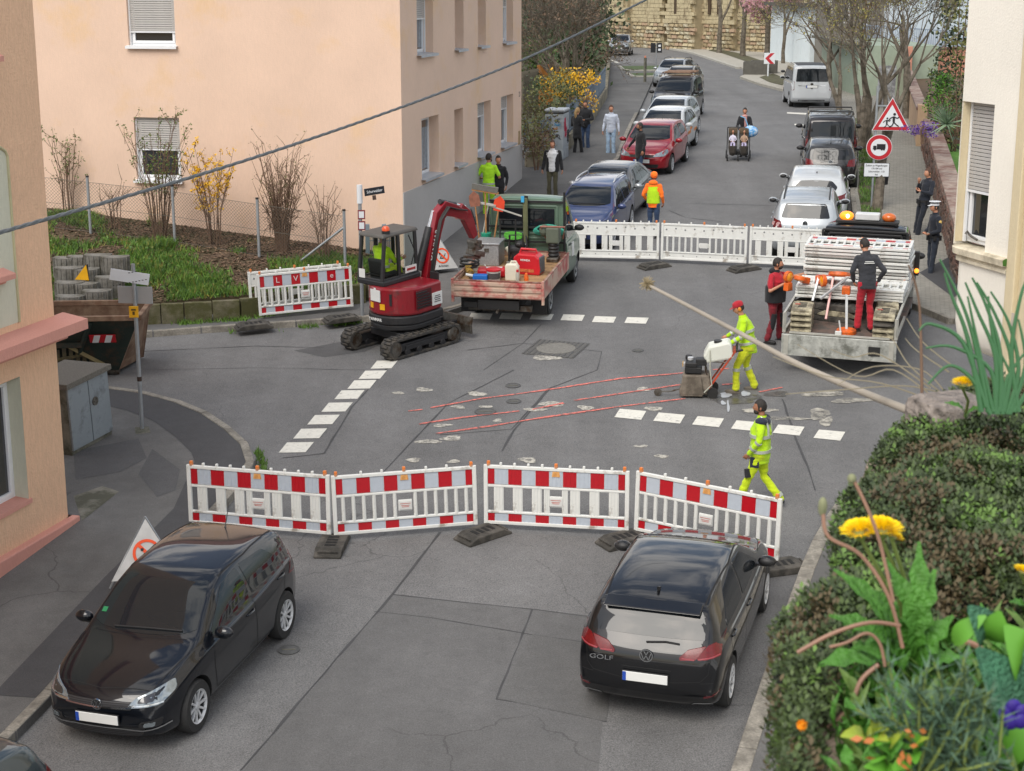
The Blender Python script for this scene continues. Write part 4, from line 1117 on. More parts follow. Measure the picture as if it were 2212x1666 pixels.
PROF={
 'hatch':dict(L=4.05,W=1.75,top=[(0,.56),(.02,.64),(.07,.72),(.2,.80),(.5,.89),(.9,.965),(1.08,1.01),(1.42,1.2),(1.8,1.39),(2.15,1.46),(2.6,1.475),(3.2,1.44),(3.6,1.385),(3.68,1.35),(3.8,1.17),(3.93,.98),(4.0,.86),(4.035,.66),(4.05,.52)],
   belt=[(0,.5),(.08,.64),(.35,.76),(.9,.86),(1.4,.9),(2.4,.93),(3.2,.98),(3.7,1.0),(3.95,.84),(4.05,.48)],wheels=(.80,3.32),rw=.31,
   ws=(1.06,1.79,.68,.55),sw=[[(1.33,.965),(1.93,1.335),(2.36,1.375),(2.40,.985)],[(2.47,.99),(2.44,1.378),(3.06,1.335),(3.36,1.10),(3.38,1.04)]],
   rwin=[(.60,1.02),(.50,1.325),(0,1.34)],hl=[(.36,.62),(.44,.71),(.74,.82),(.79,.72),(.70,.63)],tl=[(.50,.83),(.56,1.0),(.80,1.04),(.84,.80)],gr=[(.42,.60),(.40,.68),(-.40,.68),(-.42,.60)],low=[(.5,.26),(.55,.38),(-.55,.38),(-.5,.26)],doors=(1.30,2.43,3.42)),
 'mpv':dict(L=4.4,W=1.82,top=[(0,.6),(.03,.72),(.1,.82),(.3,.92),(.75,1.04),(.95,1.1),(1.3,1.36),(1.68,1.62),(2.0,1.72),(2.6,1.77),(3.6,1.75),(4.1,1.69),(4.2,1.6),(4.3,1.2),(4.36,.95),(4.39,.7),(4.4,.5)],
   belt=[(0,.55),(.08,.72),(.4,.86),(.9,.98),(1.5,1.02),(3,1.05),(4.1,1.08),(4.33,.9),(4.4,.46)],wheels=(.84,3.55),rw=.32,roofw=.8,
   ws=(.97,1.66,.74,.63),sw=[[(1.25,1.07),(1.8,1.57),(2.4,1.63),(2.44,1.07)],[(2.52,1.08),(2.48,1.635),(3.4,1.64),(3.45,1.09)],[(3.53,1.1),(3.49,1.635),(4.02,1.58),(4.16,1.14)]],
   rwin=[(.66,1.06),(.6,1.58),(0,1.6)],hl=[(.5,.68),(.52,.84),(.76,.9),(.82,.74),(.74,.66)],tl=[(.74,.8),(.72,1.3),(.86,1.3),(.88,.78)],gr=[(.44,.64),(.42,.8),(-.42,.8),(-.44,.64)],low=[(.5,.28),(.55,.44),(-.55,.44),(-.5,.28)],doors=(1.25,2.48,3.5)),
 'sedan':dict(L=4.55,W=1.78,top=[(0,.54),(.02,.62),(.08,.70),(.25,.78),(.7,.88),(1.15,.95),(1.3,.99),(1.65,1.18),(2.05,1.37),(2.4,1.43),(2.9,1.435),(3.3,1.38),(3.7,1.2),(4.0,1.04),(4.3,1.0),(4.47,.96),(4.53,.8),(4.55,.5)],
   belt=[(0,.5),(.08,.62),(.4,.74),(1.1,.85),(1.6,.89),(2.6,.92),(3.6,.95),(4.3,.92),(4.5,.78),(4.55,.46)],wheels=(.86,3.56),rw=.31,roofw=.68,
   ws=(1.28,2.03,.66,.53),sw=[[(1.58,.945),(2.16,1.31),(2.58,1.34),(2.62,.97)],[(2.7,.975),(2.66,1.34),(3.15,1.29),(3.5,1.06),(3.5,1.0)]],
   rwin=[(.55,1.03),(.48,1.3),(0,1.32)],hl=[(.45,.62),(.48,.72),(.74,.77),(.8,.68),(.74,.6)],tl=[(.55,.75),(.55,.92),(.8,.94),(.83,.72)],gr=[(.38,.55),(.36,.7),(-.36,.7),(-.38,.55)],low=[(.5,.26),(.55,.38),(-.55,.38),(-.5,.26)],doors=(1.5,2.66,3.55)),
 'wagon':dict(L=4.5,W=1.78,top=[(0,.56),(.02,.66),(.08,.74),(.25,.82),(.7,.93),(1.05,.99),(1.2,1.04),(1.55,1.25),(1.95,1.44),(2.3,1.5),(3.0,1.52),(3.9,1.48),(4.15,1.43),(4.28,1.2),(4.4,.95),(4.46,.8),(4.5,.5)],
   belt=[(0,.5),(.08,.66),(.4,.78),(1.0,.88),(1.5,.92),(2.6,.95),(3.8,.99),(4.3,.96),(4.45,.8),(4.5,.46)],wheels=(.86,3.5),rw=.32,
   ws=(1.18,1.92,.68,.56),sw=[[(1.46,.985),(2.06,1.375),(2.5,1.41),(2.54,1.0)],[(2.62,1.005),(2.58,1.415),(3.3,1.4),(3.36,1.02)],[(3.43,1.03),(3.37,1.4),(3.85,1.36),(4.05,1.07)]],
   rwin=[(.6,1.05),(.53,1.39),(0,1.41)],hl=[(.42,.64),(.48,.76),(.75,.83),(.8,.73),(.74,.62)],tl=[(.56,.8),(.6,1.0),(.8,1.02),(.84,.78)],gr=[(.4,.6),(.38,.76),(-.38,.76),(-.4,.6)],low=[(.5,.26),(.55,.38),(-.55,.38),(-.5,.26)],doors=(1.4,2.58,3.42)),
 'suv':dict(L=4.4,W=1.84,top=[(0,.62),(.02,.78),(.08,.92),(.2,.99),(.7,1.06),(1.1,1.1),(1.25,1.14),(1.6,1.4),(1.9,1.6),(2.2,1.67),(3.0,1.7),(3.9,1.66),(4.1,1.6),(4.22,1.3),(4.32,1.05),(4.38,.8),(4.4,.55)],
   belt=[(0,.58),(.08,.84),(.4,.95),(1.0,1.02),(1.5,1.05),(2.6,1.08),(3.8,1.1),(4.2,1.05),(4.35,.84),(4.4,.5)],bot=[(0,.46),(.1,.32),(.4,.26),(4,.28),(4.3,.36),(4.4,.5)],wheels=(.86,3.5),rw=.36,roofw=.76,
   ws=(1.22,1.9,.7,.6),sw=[[(1.46,1.1),(2.0,1.54),(2.5,1.58),(2.54,1.11)],[(2.62,1.11),(2.58,1.58),(3.3,1.57),(3.36,1.12)],[(3.43,1.13),(3.37,1.56),(3.8,1.52),(3.95,1.16)]],
   rwin=[(.62,1.12),(.56,1.54),(0,1.56)],hl=[(.52,.74),(.54,.92),(.78,.96),(.86,.84),(.8,.74)],tl=[(.66,.9),(.66,1.3),(.82,1.3),(.86,.88)],gr=[(.46,.72),(.44,.9),(-.44,.9),(-.46,.72)],low=[(.7,.36),(.72,.6),(-.72,.6),(-.7,.36)],doors=(1.4,2.58,3.42)),
 'van':dict(L=4.9,W=1.9,top=[(0,.66),(.02,.84),(.07,.98),(.2,1.06),(.55,1.16),(.75,1.24),(1.1,1.58),(1.42,1.85),(1.7,1.94),(2.4,1.97),(4.2,1.97),(4.65,1.94),(4.74,1.86),(4.82,1.4),(4.86,1.0),(4.89,.7),(4.9,.5)],
   belt=[(0,.6),(.06,.9),(.3,1.0),(.7,1.1),(1.2,1.14),(3,1.15),(4.6,1.15),(4.84,1.0),(4.9,.46)],plan=[(0,.72),(.12,.88),(.45,.96),(1.1,.995),(2.4,1),(4.4,1),(4.75,.985),(4.86,.95),(4.9,.88)],bowr=.05,wheels=(.95,3.9),rw=.34,roofw=.86,
   ws=(.78,1.40,.78,.72),sw=[[(1.05,1.18),(1.55,1.74),(1.98,1.78),(2.0,1.2)],[(2.14,1.21),(2.12,1.8),(3.2,1.82),(3.22,1.22)],[(3.34,1.22),(3.32,1.82),(4.5,1.8),(4.58,1.24)]],
   rwin=[(.74,1.2),(.68,1.78),(0,1.8)],hl=[(.56,.8),(.6,.94),(.8,1.0),(.86,.86)],tl=[(.80,.82),(.80,1.22),(.93,1.22),(.93,.8)],gr=[(.5,.78),(.5,.9),(-.5,.9),(-.5,.78)],low=[(.5,.34),(.55,.5),(-.55,.5),(-.5,.34)],doors=(1.08,2.05,3.26)),
}
def stretch(P,L=None,H=None,W=None):
 kx=(L/P['L']) if L else 1;H0=max(z for x,z in P['top']);kz=(H/H0) if H else 1;kw=(W/P['W']) if W else 1
 q=dict(P);q['L']=P['L']*kx;q['W']=P['W']*kw
 for k in('top','belt','bot'):
  if k in P:q[k]=[(x*kx,z*kz) for x,z in P[k]]
 if 'plan' in P:q['plan']=[(x*kx,z) for x,z in P['plan']]
 q['wheels']=tuple(x*kx for x in P['wheels']);a=P['ws'];q['ws']=(a[0]*kx,a[1]*kx,a[2]*kw,a[3]*kw)
 q['sw']=[[(x*kx,z*kz) for x,z in p] for p in P['sw']];q['doors']=tuple(x*kx for x in P['doors'])
 for k in('rwin','hl','tl','gr','low'):q[k]=[(y*kw,z*kz) for y,z in P[k]]
 return q
def sym(h): return h+[(-y,z) for y,z in h[::-1] if y>1e-6]
def make_car(kind,name,label,pnt,L=None,H=None,W=None,front=True,rear=True,group=None,spokes='spoke10',lod=1,vw=False,over=None,rim=None,lens=LENS,trim=None,glass_m=None):
 sp=stretch(PROF[kind],L,H,W);sp['paint']=pnt
 if kind=='van' or kind=='mpv':sp['van']=kind=='van'
 if over:sp.update(over)
 c=Car(name,label,sp,group);sp=c.sp;G=glass_m or GLS
 xb,xt,yb,yt=sp['ws'];Lc=sp['L']
 pol=[(xb+.16,yb),(xb+.09,yb*.82),(xb+.03,yb*.45),(xb+.01,0),(xb+.03,-yb*.45),(xb+.09,-yb*.82),(xb+.16,-yb),(xt+.09,-yt),(xt+.02,-yt*.6),(xt,0),(xt+.02,yt*.6),(xt+.09,yt)]
 c.patch('windscreen','T',pol,G,off=.004,rnd=.03)
 for p in sp['sw']:c.mirror('side_window','L',p,G,rnd=.04)
 if rear or kind!='sedan':
  if kind=='sedan':
   x0=[x for x,z in sp['top'] if x>Lc*.6]
   c.patch('rear_window','T',[(Lc*.73,.5),(Lc*.725,0),(Lc*.73,-.5),(Lc*.865,-.58),(Lc*.875,0),(Lc*.865,.58)],G,rnd=.03)
  else:c.patch('rear_window','B',sym(sp['rwin']),G,rnd=.05)
 if front:
  c.mirror('headlight','F',sp['hl'],lens,off=.008,rnd=.03)
  c.patch('grille','F',sp['gr'],BLK,off=.006,rnd=.02);c.patch('air_intake','F',sp['low'],BLK,off=.005,rnd=.03)
  zg=sp['gr'][0][1];c.plate('F',0,zg-.12 if kind!='van' else zg-.1)
  if vw:c.badge('F',0,(sp['gr'][0][1]+sp['gr'][1][1])/2)
  else:
   h,n,d=c.hit('F',0,(sp['gr'][0][1]+sp['gr'][1][1])/2);mb=MB();mb.ball(h-d*.012,(.012,.07,.04),12,6);mb.build('badge',CHR,c.root)
 if rear:
  c.mirror('tail_light','B',sp['tl'],REDL,off=.008,rnd=.03)
  zp=sp['tl'][0][1]-.1;c.plate('B',0,zp if kind!='van' else .98)
  if vw:c.badge('B',0,zp+.22)
  c.patch('rear_bumper_insert','B',[(.6,.3),(.62,.38),(-.62,.38),(-.6,.3)],BLK,off=.005,rnd=.02)
 d0,d1,d2=sp['doors'];bz=lambda x:c.belt(x)
 it=[]
 for v in'LR':
  it+=[(v,[(d0,.32),(d0-.04,bz(d0)*.7),(d0,bz(d0))]),(v,[(d1,.3),(d1,bz(d1)+.02)]),(v,[(d0,.31),(d2-.3,.31)]),(v,[(d2-.35,.34),(d2-.12,.6),(d2-.02,bz(d2))])]
 it+=[('T',[(xb+.02,-yb*.9),(xb-.04,0),(xb+.02,yb*.9)]),('T',[(.24,-.58),(.55,-.68*sp['W']/1.75),(xb,-.76*sp['W']/1.75)]),('T',[(.24,.58),(.55,.68*sp['W']/1.75),(xb,.76*sp['W']/1.75)]),('T',[(.22,-.55),(.14,0),(.22,.55)])]
 c.lines('panel_gap',it)
 c.mirrors(xb+.30,bz(xb+.3)+.03,m=trim)
 c.handles([(d1-.16,bz(d1)-.1),(d2-.18,bz(d2)-.09)],m=trim)
 c.wheels(spokes,rim)
 mb=MB();mb.box((Lc/2,0,.3),(Lc*.8,sp['W']*.8,.16));mb.build('underbody',ARCH,c.root)
 if front:c.wiper('T',[(xb+.06,.35),(xb+.08,-.1),(xb+.1,-.5)]);
 return c
P_ANTH=paint('paint_anthracite','#0e0f12',.15,1.)
P_NAVY=paint('paint_dark_blue','#0d1118',.15,1.)
P_RED=paint('paint_red','#8c1420',.15)
P_WHITE=paint('paint_white','#bcc0c2');P_SILV=paint('paint_silver','#a5a9ac',.55);P_SILW=paint('paint_pale_silver','#aeb4b8',.35)
P_GREY=paint('paint_grey','#57595c',.4);P_BLUE=paint('paint_blue','#39466e',.35);P_BLACK=paint('paint_black','#111214',.1);P_DGREY=paint('paint_dark_grey','#2c2c2d',.3)
P_BEIGE=paint('paint_champagne','#8d8a82',.45)
def centre(front_w=None): pass
# ---- the near left hatchback, seen from the front left
polo=make_car('hatch','parked_hatchback','dark blue-black hatchback parked nose towards us in front of the orange house',P_NAVY,L=3.97,H=1.46,W=1.69,vw=True,lod=2,over=dict(N=96))
c=polo
aw,ar=at(417.6,1575),at(606,1375);azp=math.atan2((aw-ar).x,(aw-ar).y)
mid=(aw+ar)/2
xm=(c.sp['wheels'][0]+c.sp['wheels'][1])/2
cen=off_from(mid,azp,-(c.L/2-xm),0);cen=off_from(cen,azp,0,-.73)
c.put(cen,azp)
c.patch('fog_lamp','F',[(.46,.36),(.48,.44),(.70,.48),(.68,.38)],BLK,off=.008,rnd=.03);c.patch('fog_lamp','F',[(-.46,.36),(-.48,.44),(-.70,.48),(-.68,.38)],BLK,off=.008,rnd=.03)
for s in(1,-1):
 c.patch('fog_lens','F',[(s*.52,.385),(s*.53,.43),(s*.64,.445),(s*.63,.395)],LENS,off=.014,rnd=.015)
 c.patch('lamp_chrome','F',[(s*.37,.625),(s*.70,.635),(s*.70,.65),(s*.38,.645)],CHR,off=.012,step=.03)
 c.patch('lamp_inner','F',[(s*.46,.66),(s*.48,.71),(s*.62,.75),(s*.62,.67)],DLENS,off=.012,rnd=.02)
c.lines('chrome_strip',[('F',[(.40,.612),(0,.60),(-.40,.612)]),('F',[(.74,.375),(.5,.335),(.3,.36),(-.3,.36),(-.5,.335),(-.74,.375)])],CHR,w=.016,off=.012)
c.lines('grille_bar',[('F',[(.38,z),(-.38,z)]) for z in(.625,.645,.665)]+[('F',[(.48,z),(-.48,z)]) for z in(.28,.305,.33,.355)],mat('grille_bar',[.05,.05,.055],.3,var=0),w=.008,off=.01)
c.lines('roof_seam',[('T',[(1.95,.58),(2.6,.6),(3.5,.55)]),('T',[(1.95,-.58),(2.6,-.6),(3.5,-.55)])],w=.02)
c.antenna(3.35,l=.28,lean=.16)
h=c.hit('T',1.22,.06)[0];mb=MB();T=MT(h+Vector((.02,0,.006)))@MR(R(-30),4,'Y')
PAP=mat('paper','#cfd5d0',.8,var=.25,scale=18);mb.box((0,0,0),(.2,.3,.003));mb.box((.04,.05,.003),(.17,.2,.003),rot=(0,0,.4));mb.build('dash_papers',PAP,c.root,T=T)
h=c.hit('T',1.3,.58)[0];MB().box((0,0,0),(.07,.06,.004)).build('green_badge',mat('sticker_green','#1f7a4a',.5),c.root,T=MT(h+Vector((0,0,.008)))@MR(R(-30),4,'Y'))
# ---- the near right hatchback, seen from behind
golf=make_car('hatch','parked_hatchback','black hatchback parked tail towards us beside the right kerb',P_ANTH,L=4.26,H=1.46,W=1.75,vw=False,front=False,rear=False,over=dict(N=96,rwin=[(.68,1.05),(.57,1.33),(0,1.35)],bowr=.09,plan=[(0,.72),(.12,.86),(.45,.95),(1.1,.99),(2.1,1),(3.4,.99),(3.95,.965),(4.16,.93),(4.26,.86)]))
c=golf
ar,aw=at(1569,1518),at(1644,1319);azp=math.atan2((aw-ar).x,(aw-ar).y)
xm=(c.sp['wheels'][0]+c.sp['wheels'][1])/2
cen=off_from((aw+ar)/2,azp,-(c.L/2-xm),.80);c.put(cen,azp)
for s in(1,-1):
 c.patch('tail_light','B',[(s*.815,.88),(s*.80,1.03),(s*.68,1.01),(s*.56,.88),(s*.60,.86)],REDL,off=.008,rnd=.015)
 c.patch('tail_light','B',[(s*.55,.86),(s*.66,1.0),(s*.46,.955),(s*.37,.88),(s*.38,.85)],REDL,off=.01,rnd=.015)
 c.patch('reflector','B',[(s*.66,.44),(s*.82,.48),(s*.82,.46),(s*.66,.42)],REDD,off=.008,step=.04)
c.lines('tail_strip',[('B',[(s*.80,.895),(s*.58,.87)]) for s in(1,-1)]+[('B',[(s*.54,.862),(s*.40,.872)]) for s in(1,-1)],mat('tail_pink','#8f3a40',.3),w=.016,off=.014)
c.patch('tailgate_recess','B',[(.27,.56),(.29,.72),(-.29,.72),(-.27,.56)],P_ANTH,off=.004,rnd=.02)
c.plate('B',0,.62,off=.03);c.badge('B',0,.87,r=.078,off=.02)
c.lines('panel_gap',[('B',[(.60,1.02),(.72,.9),(.70,.70),(.62,.62),(.3,.585),(-.3,.585),(-.62,.62),(-.70,.70),(-.72,.9),(-.60,1.02)]),('T',[(3.88,.62),(3.9,0),(3.88,-.62)]),('B',[(.8,.6),(.62,.6)]),('B',[(-.8,.6),(-.62,.6)])])
c.lines('chrome_strip',[('B',[(.5,.29),(0,.28),(-.5,.29)]),('B',[(.50,.29),(.55,.33),(.72,.335),(.75,.30),(.55,.275),(.50,.29)]),('B',[(-.50,.29),(-.55,.33),(-.72,.335),(-.75,.30),(-.55,.275),(-.50,.29)])],CHR,w=.018,off=.008)
c.patch('diffuser','B',[(.5,.22),(.52,.275),(-.52,.275),(-.5,.22)],BLK,off=.004)
h,n,d=c.hit('B',-.52,.79);lettering('GOLF',.075,CHR,c.root,basis((0,1,0),(0,0,1),h-d*.035)@MR(R(-8),4,'X'),'badge_lettering',sx=1.5,ext=.004)
xr=3.86;mb=MB();mb.prism([(xr-.10,1.375),(xr+.1,1.335),(xr+.12,1.32),(xr-.06,1.32)],-.56,.56,Matrix(((1,0,0,0),(0,0,-1,0),(0,1,0,0),(0,0,0,1))));mb.build('spoiler',P_ANTH,c.root,bevel=.015)
c.wiper('B',[(-.02,1.0),(.2,1.02),(.36,1.01)])
c.fin(3.55);c.lines('roof_seam',[('T',[(1.95,.60),(2.6,.63),(3.75,.58)]),('T',[(1.95,-.60),(2.6,-.63),(3.75,-.58)])],w=.022)
# ---- car cut off at the bottom left corner
cut=make_car('hatch','parked_hatchback','grey green car cut off by the bottom left corner of the view',paint('paint_green_grey','#3a4448',.4),L=4.1,H=1.45,front=False)
pc=off_from(polo.root.matrix_world@Vector((0,0,0)),math.atan2((at(417,1575)-at(606,1375)).x,(at(417,1575)-at(606,1375)).y),1.15+2.05,.35)
pt=at(140,1655,.85)
azc=R(-160);pc=off_from(pt,azc,2.02,-.70);cut.put(pc,azc)
# ---- rows in the street beyond. Front-facing row on the left: windscreen top centre pixel gives the place
def by_ws(c,u,v,az):
 xt=c.sp['ws'][1];h=c.top(xt)-.02;p=at(u,v,h);c.put(off_from(p,az,-(c.L/2-xt),0),az)
def by_rw(c,u,v,az):
 z=max(q[1] for q in c.sp['rwin']);x=c.hit('B',0,z-.02)[0].x;p=at(u,v,z-.02);c.put(off_from(p,az,-(c.L/2-x),0),az)
GL,GRr='cars parked nose towards us along the left kerb','cars parked tail towards us along the right kerb'
k=make_car('wagon','parked_wagon','blue estate car with silver roof rails behind the white barrier',P_BLUE,L=4.2,H=1.5,W=1.68,rear=False,group=GL,lens=DLENS);by_ws(k,1278,404,R(195));k.rails(2.2,4.0,.52,RIM,h=.06)
k=make_car('sedan','parked_saloon','metallic grey saloon behind the blue estate car',P_GREY,rear=False,group=GL,trim=P_SILV);by_ws(k,1316,364,R(197))
k=make_car('hatch','parked_hatchback','red hatchback with a man in a black jacket at its front',P_RED,L=3.95,H=1.48,rear=False,group=GL);by_ws(k,1412,272,R(197));k.antenna(3.2,l=.2)
k=make_car('hatch','parked_hatchback','white hatchback with orange side lettering right behind the red one',P_WHITE,rear=False,group=GL);by_ws(k,1437.5,240.7,R(197))
ORS=mat('orange_sticker','#cf8040',.6)
for x,z,w_ in[(1.6,.6,.5),(2.0,.72,.35),(2.7,.6,.5)]:k.patch('side_sticker','R',[(x,z),(x+w_,z+.02),(x+w_,z+.12),(x,z+.1)],ORS,off=.006)
k=make_car('hatch','parked_hatchback','pale silver hatchback second behind the red one',P_SILW,rear=False,group=GL);by_ws(k,1447,216,R(197))
k=make_car('mpv','parked_people_carrier','dark grey people carrier with a loaded roof rack',P_DGREY,rear=False,group=GL,trim=BLK);by_ws(k,1460,172.5,R(196));mpv=k
k=make_car('hatch','parked_hatchback','dark estate with roof bars behind the people carrier',P_BEIGE,L=4.3,H=1.5,rear=False,group=GL);by_ws(k,1473,147,R(196));k.rails(1.9,3.6,.56,BLK,h=.08)
k=make_car('wagon','parked_wagon','silver estate car with roof rails at the far end of the row',P_SILV,rear=False,group=GL);by_ws(k,1455,131,R(198));k.rails(2.1,4.1,.6,BLK,h=.07)
k=make_car('hatch','parked_hatchback','silver white tall hatchback with roof rails behind the flatbed cab',P_SILW,L=4.2,H=1.58,front=False,group=GRr,vw=True,over=dict(tl=[(.56,.86),(.6,1.02),(.82,1.06),(.86,.84)]));by_rw(k,1742,440,R(12));k.rails(2.0,3.6,.56,BLK,h=.04)
for s in(1,-1):
 for y,r in((.66,.055),(.77,.05)):
  h,n,d=k.hit('B',s*y,.94);mb=MB();mb.lathe([(r,-.005),(r,.012),(r*.6,.012),(r*.6,.006),(0,.006)],14);mb.build('lamp_ring',mat('lamp_ring','#d0a8a8',.2),k.root,T=basis((0,1,0),(0,0,1),h-d*.012))
k=make_car('hatch','parked_hatchback','white coupe hatchback with a round rear window between two grey cars',P_WHITE,L=4.3,H=1.42,W=1.8,front=False,group=GRr,over=dict(rwin=[(.34,.93),(.5,1.0),(.58,1.1),(.42,1.26),(0,1.28)],tl=[(.5,.78),(.56,.88),(.84,.95),(.86,.82)]));by_rw(k,1764,390,R(11));k.fin(3.4)
k=make_car('hatch','parked_hatchback','dark grey small hatchback in front of the white coupe',P_DGREY,L=3.97,H=1.46,W=1.69,front=False,group=GRr,vw=True);by_rw(k,1795,321,R(10));k.antenna(3.3,l=.22)
k=make_car('mpv','parked_people_carrier','dark brown high roof people carrier with black roof bars',paint('paint_dark_brown','#232021',.3),H=1.8,front=False,group=GRr,trim=BLK);by_rw(k,1797,264,R(9))
for x in(2.1,3.5):MB().tube([(x,-.72,k.top(x)-.02),(x,-.7,k.top(x)+.07),(x,.7,k.top(x)+.07),(x,.72,k.top(x)-.02)],.025,6).build('roof_bar',BLK,k.root)
k=make_car('van','parked_van','white passenger van with black roof ahead of the dark people carrier',P_WHITE,front=False,group=GRr,vw=True,over=dict(tl=[(.80,.82),(.80,1.22),(.93,1.22),(.93,.8)]))
ar,ab=at(1708,230),at(1786,231);p=(ar+ab)/2;azv=R(4);k.put(off_from(p,azv,-(k.L/2-3.9),0),azv)
k.patch('black_roof','T',[(2.0,.66),(2.0,-.66),(4.6,-.66),(4.6,.66)],BLK,off=.012,rnd=.08);k.badge('B',0,1.08,r=.07);k.lines('chrome_strip',[('B',[(.62,1.02),(-.62,1.02)])],CHR,w=.03,off=.01)
for s in(1,-1):
 k.rails(1.9,4.5,.74,P_WHITE,r=.03,h=.03) if s==1 else None
k=make_car('hatch','parked_hatchback','dark grey car half hidden in front of the white van',P_DGREY,front=False,group=GRr);p=at(1706,200);k.put(off_from(p,R(8),2.2,-.6),R(8))
suv=make_car('suv','offroad_car','silver and black offroad car arriving round the far bend',P_SILV,rear=False,W=1.84);c=suv
c.patch('bumper_cladding','F',[(.8,.5),(.8,.72),(-.8,.72),(-.8,.5)],BLK,off=.01,rnd=.05)
p=at(1337,121);suv.put(off_from(p,R(188),-2.2,0),R(188))
k=mpv;mb=MB()
for x in(1.95,2.6,3.3):mb.tube([(x,-.68,1.74),(x,-.66,1.86),(x,.66,1.86),(x,.68,1.74)],.02,6)
for y in(-.6,.6):mb.tube([(1.8,y,1.9),(3.6,y,1.9)],.018,6)
mb.build('roof_rack',mat('wood_rack','#6b5445',.7,var=.3,scale=20),k.root)
mb=MB()
for i in range(7):mb.box((1.9+i*.25,ruf(-.2,.2),1.9),(.1,1.0+ruf(-.2,.2),.05))
mb.build('rack_slats',mat('rack_boards','#8a6f5c',.8,var=.3,scale=9),k.root)
# ================================================================== people
SKIN=mat('skin','#b98468',.55,var=.08,scale=20);SKIND=mat('skin_tan','#9a6a50',.55,var=.08,scale=20)
HAIRB=mat('hair_dark',[.02,.016,.013],.6,var=.3,scale=60,bump=.5,bscale=120);HAIRL=mat('hair_blond','#9a7c50',.6,var=.3,scale=60,bump=.5,bscale=120);HAIRR=mat('hair_brown','#4a3020',.6,var=.3,scale=60,bump=.5,bscale=120)
EYEW=mat('eye_white','#d8d4cc',.3,var=0);EYED=mat('eye_dark',[.01,.008,.006],.2,var=0);LIP=mat('lips','#9a5a4e',.5,var=0)
def cloth(name,c,k=1.,var=.18): return mat(name,hexc(c,k),.9,var=var,scale=9,bump=.7,bscale=14,sheen=.15)
HIVIS=cloth('hivis_yellow','#b9e51a',.9,.1);HIVIS2=cloth('hivis_lime','#c8e01c',.9,.1);REFL=mat('reflective_tape','#b9bfb6',.35,.3,var=.08)
BLACKC=cloth('cloth_black','#1b1c20');NAVYC=cloth('cloth_navy','#1d2230');CHARC=cloth('cloth_charcoal','#2e3036')
REDC=cloth('cloth_red','#a81c2c');WINE=cloth('cloth_wine','#701622');JEAN=cloth('jeans_dark','#2c3f5c');JEANL=cloth('jeans_light','#9ab4cc');GREYC=cloth('cloth_light_grey','#b9c2d0')
OLIVE=cloth('cloth_olive','#4c4a38');ORNG=cloth('cloth_orange','#f07018',1.1);WHITEC=cloth('cloth_white','#d3d5d8');SHOE=mat('shoe_dark',[.015,.015,.016],.6,var=.2);SHOEW=mat('shoe_white','#cfd0d0',.6,var=.1);SHOEG=mat('boot_grey','#6a635a',.8,var=.2)
def capsule(mb,a,b,ra,rb,n=10):
 a,b=Vector(a),Vector(b);mb.tube([a,a.lerp(b,.5),b],[ra,(ra+rb)/2,rb],n);mb.ball(a,ra,n,6);mb.ball(b,rb,n,6)
def ell_loft(mb,secs,n=16):
 """secs: (centre, rx, ry, xdir, ydir)"""
 o=len(mb.v)
 for c,rx,ry,xd,yd in secs:
  for j in range(n):
   t=2*math.pi*j/n;mb.v.append(tuple(Vector(c)+Vector(xd)*rx*math.cos(t)+Vector(yd)*ry*math.sin(t)))
 for i in range(len(secs)-1):
  for j in range(n):
   q=(j+1)%n;mb.f.append((o+i*n+j,o+i*n+q,o+i*n+n+q,o+i*n+n+j));mb.m.append(0)
 mb.f.append(tuple(o+j for j in range(n))[::-1]);mb.m.append(0)
 mb.f.append(tuple(o+(len(secs)-1)*n+j for j in range(n)));mb.m.append(0)
def remesh(mb,name,m,parent,vox=.016,smooth=3,disp=0.):
 o=mb.build(name,m,parent)
 q=o.modifiers.new('r','REMESH');q.mode='VOXEL';q.voxel_size=vox;q.use_smooth_shade=True
 if smooth:
  q=o.modifiers.new('s','SMOOTH');q.iterations=smooth;q.factor=.5
 me=evalmesh(o);o.modifiers.clear();old=o.data;o.data=me;bpy.data.meshes.remove(old);me.name=name;me.shade_smooth()
 if disp:
  rnd=random.Random(len(me.vertices))
  from mathutils import noise
  for v in me.vertices:
   p=v.co;k=noise.noise(p*9)*.6+noise.noise(Vector((p.x*5,p.y*5,p.z*22)))*.5
   v.co=p+v.normal*k*disp
 return o
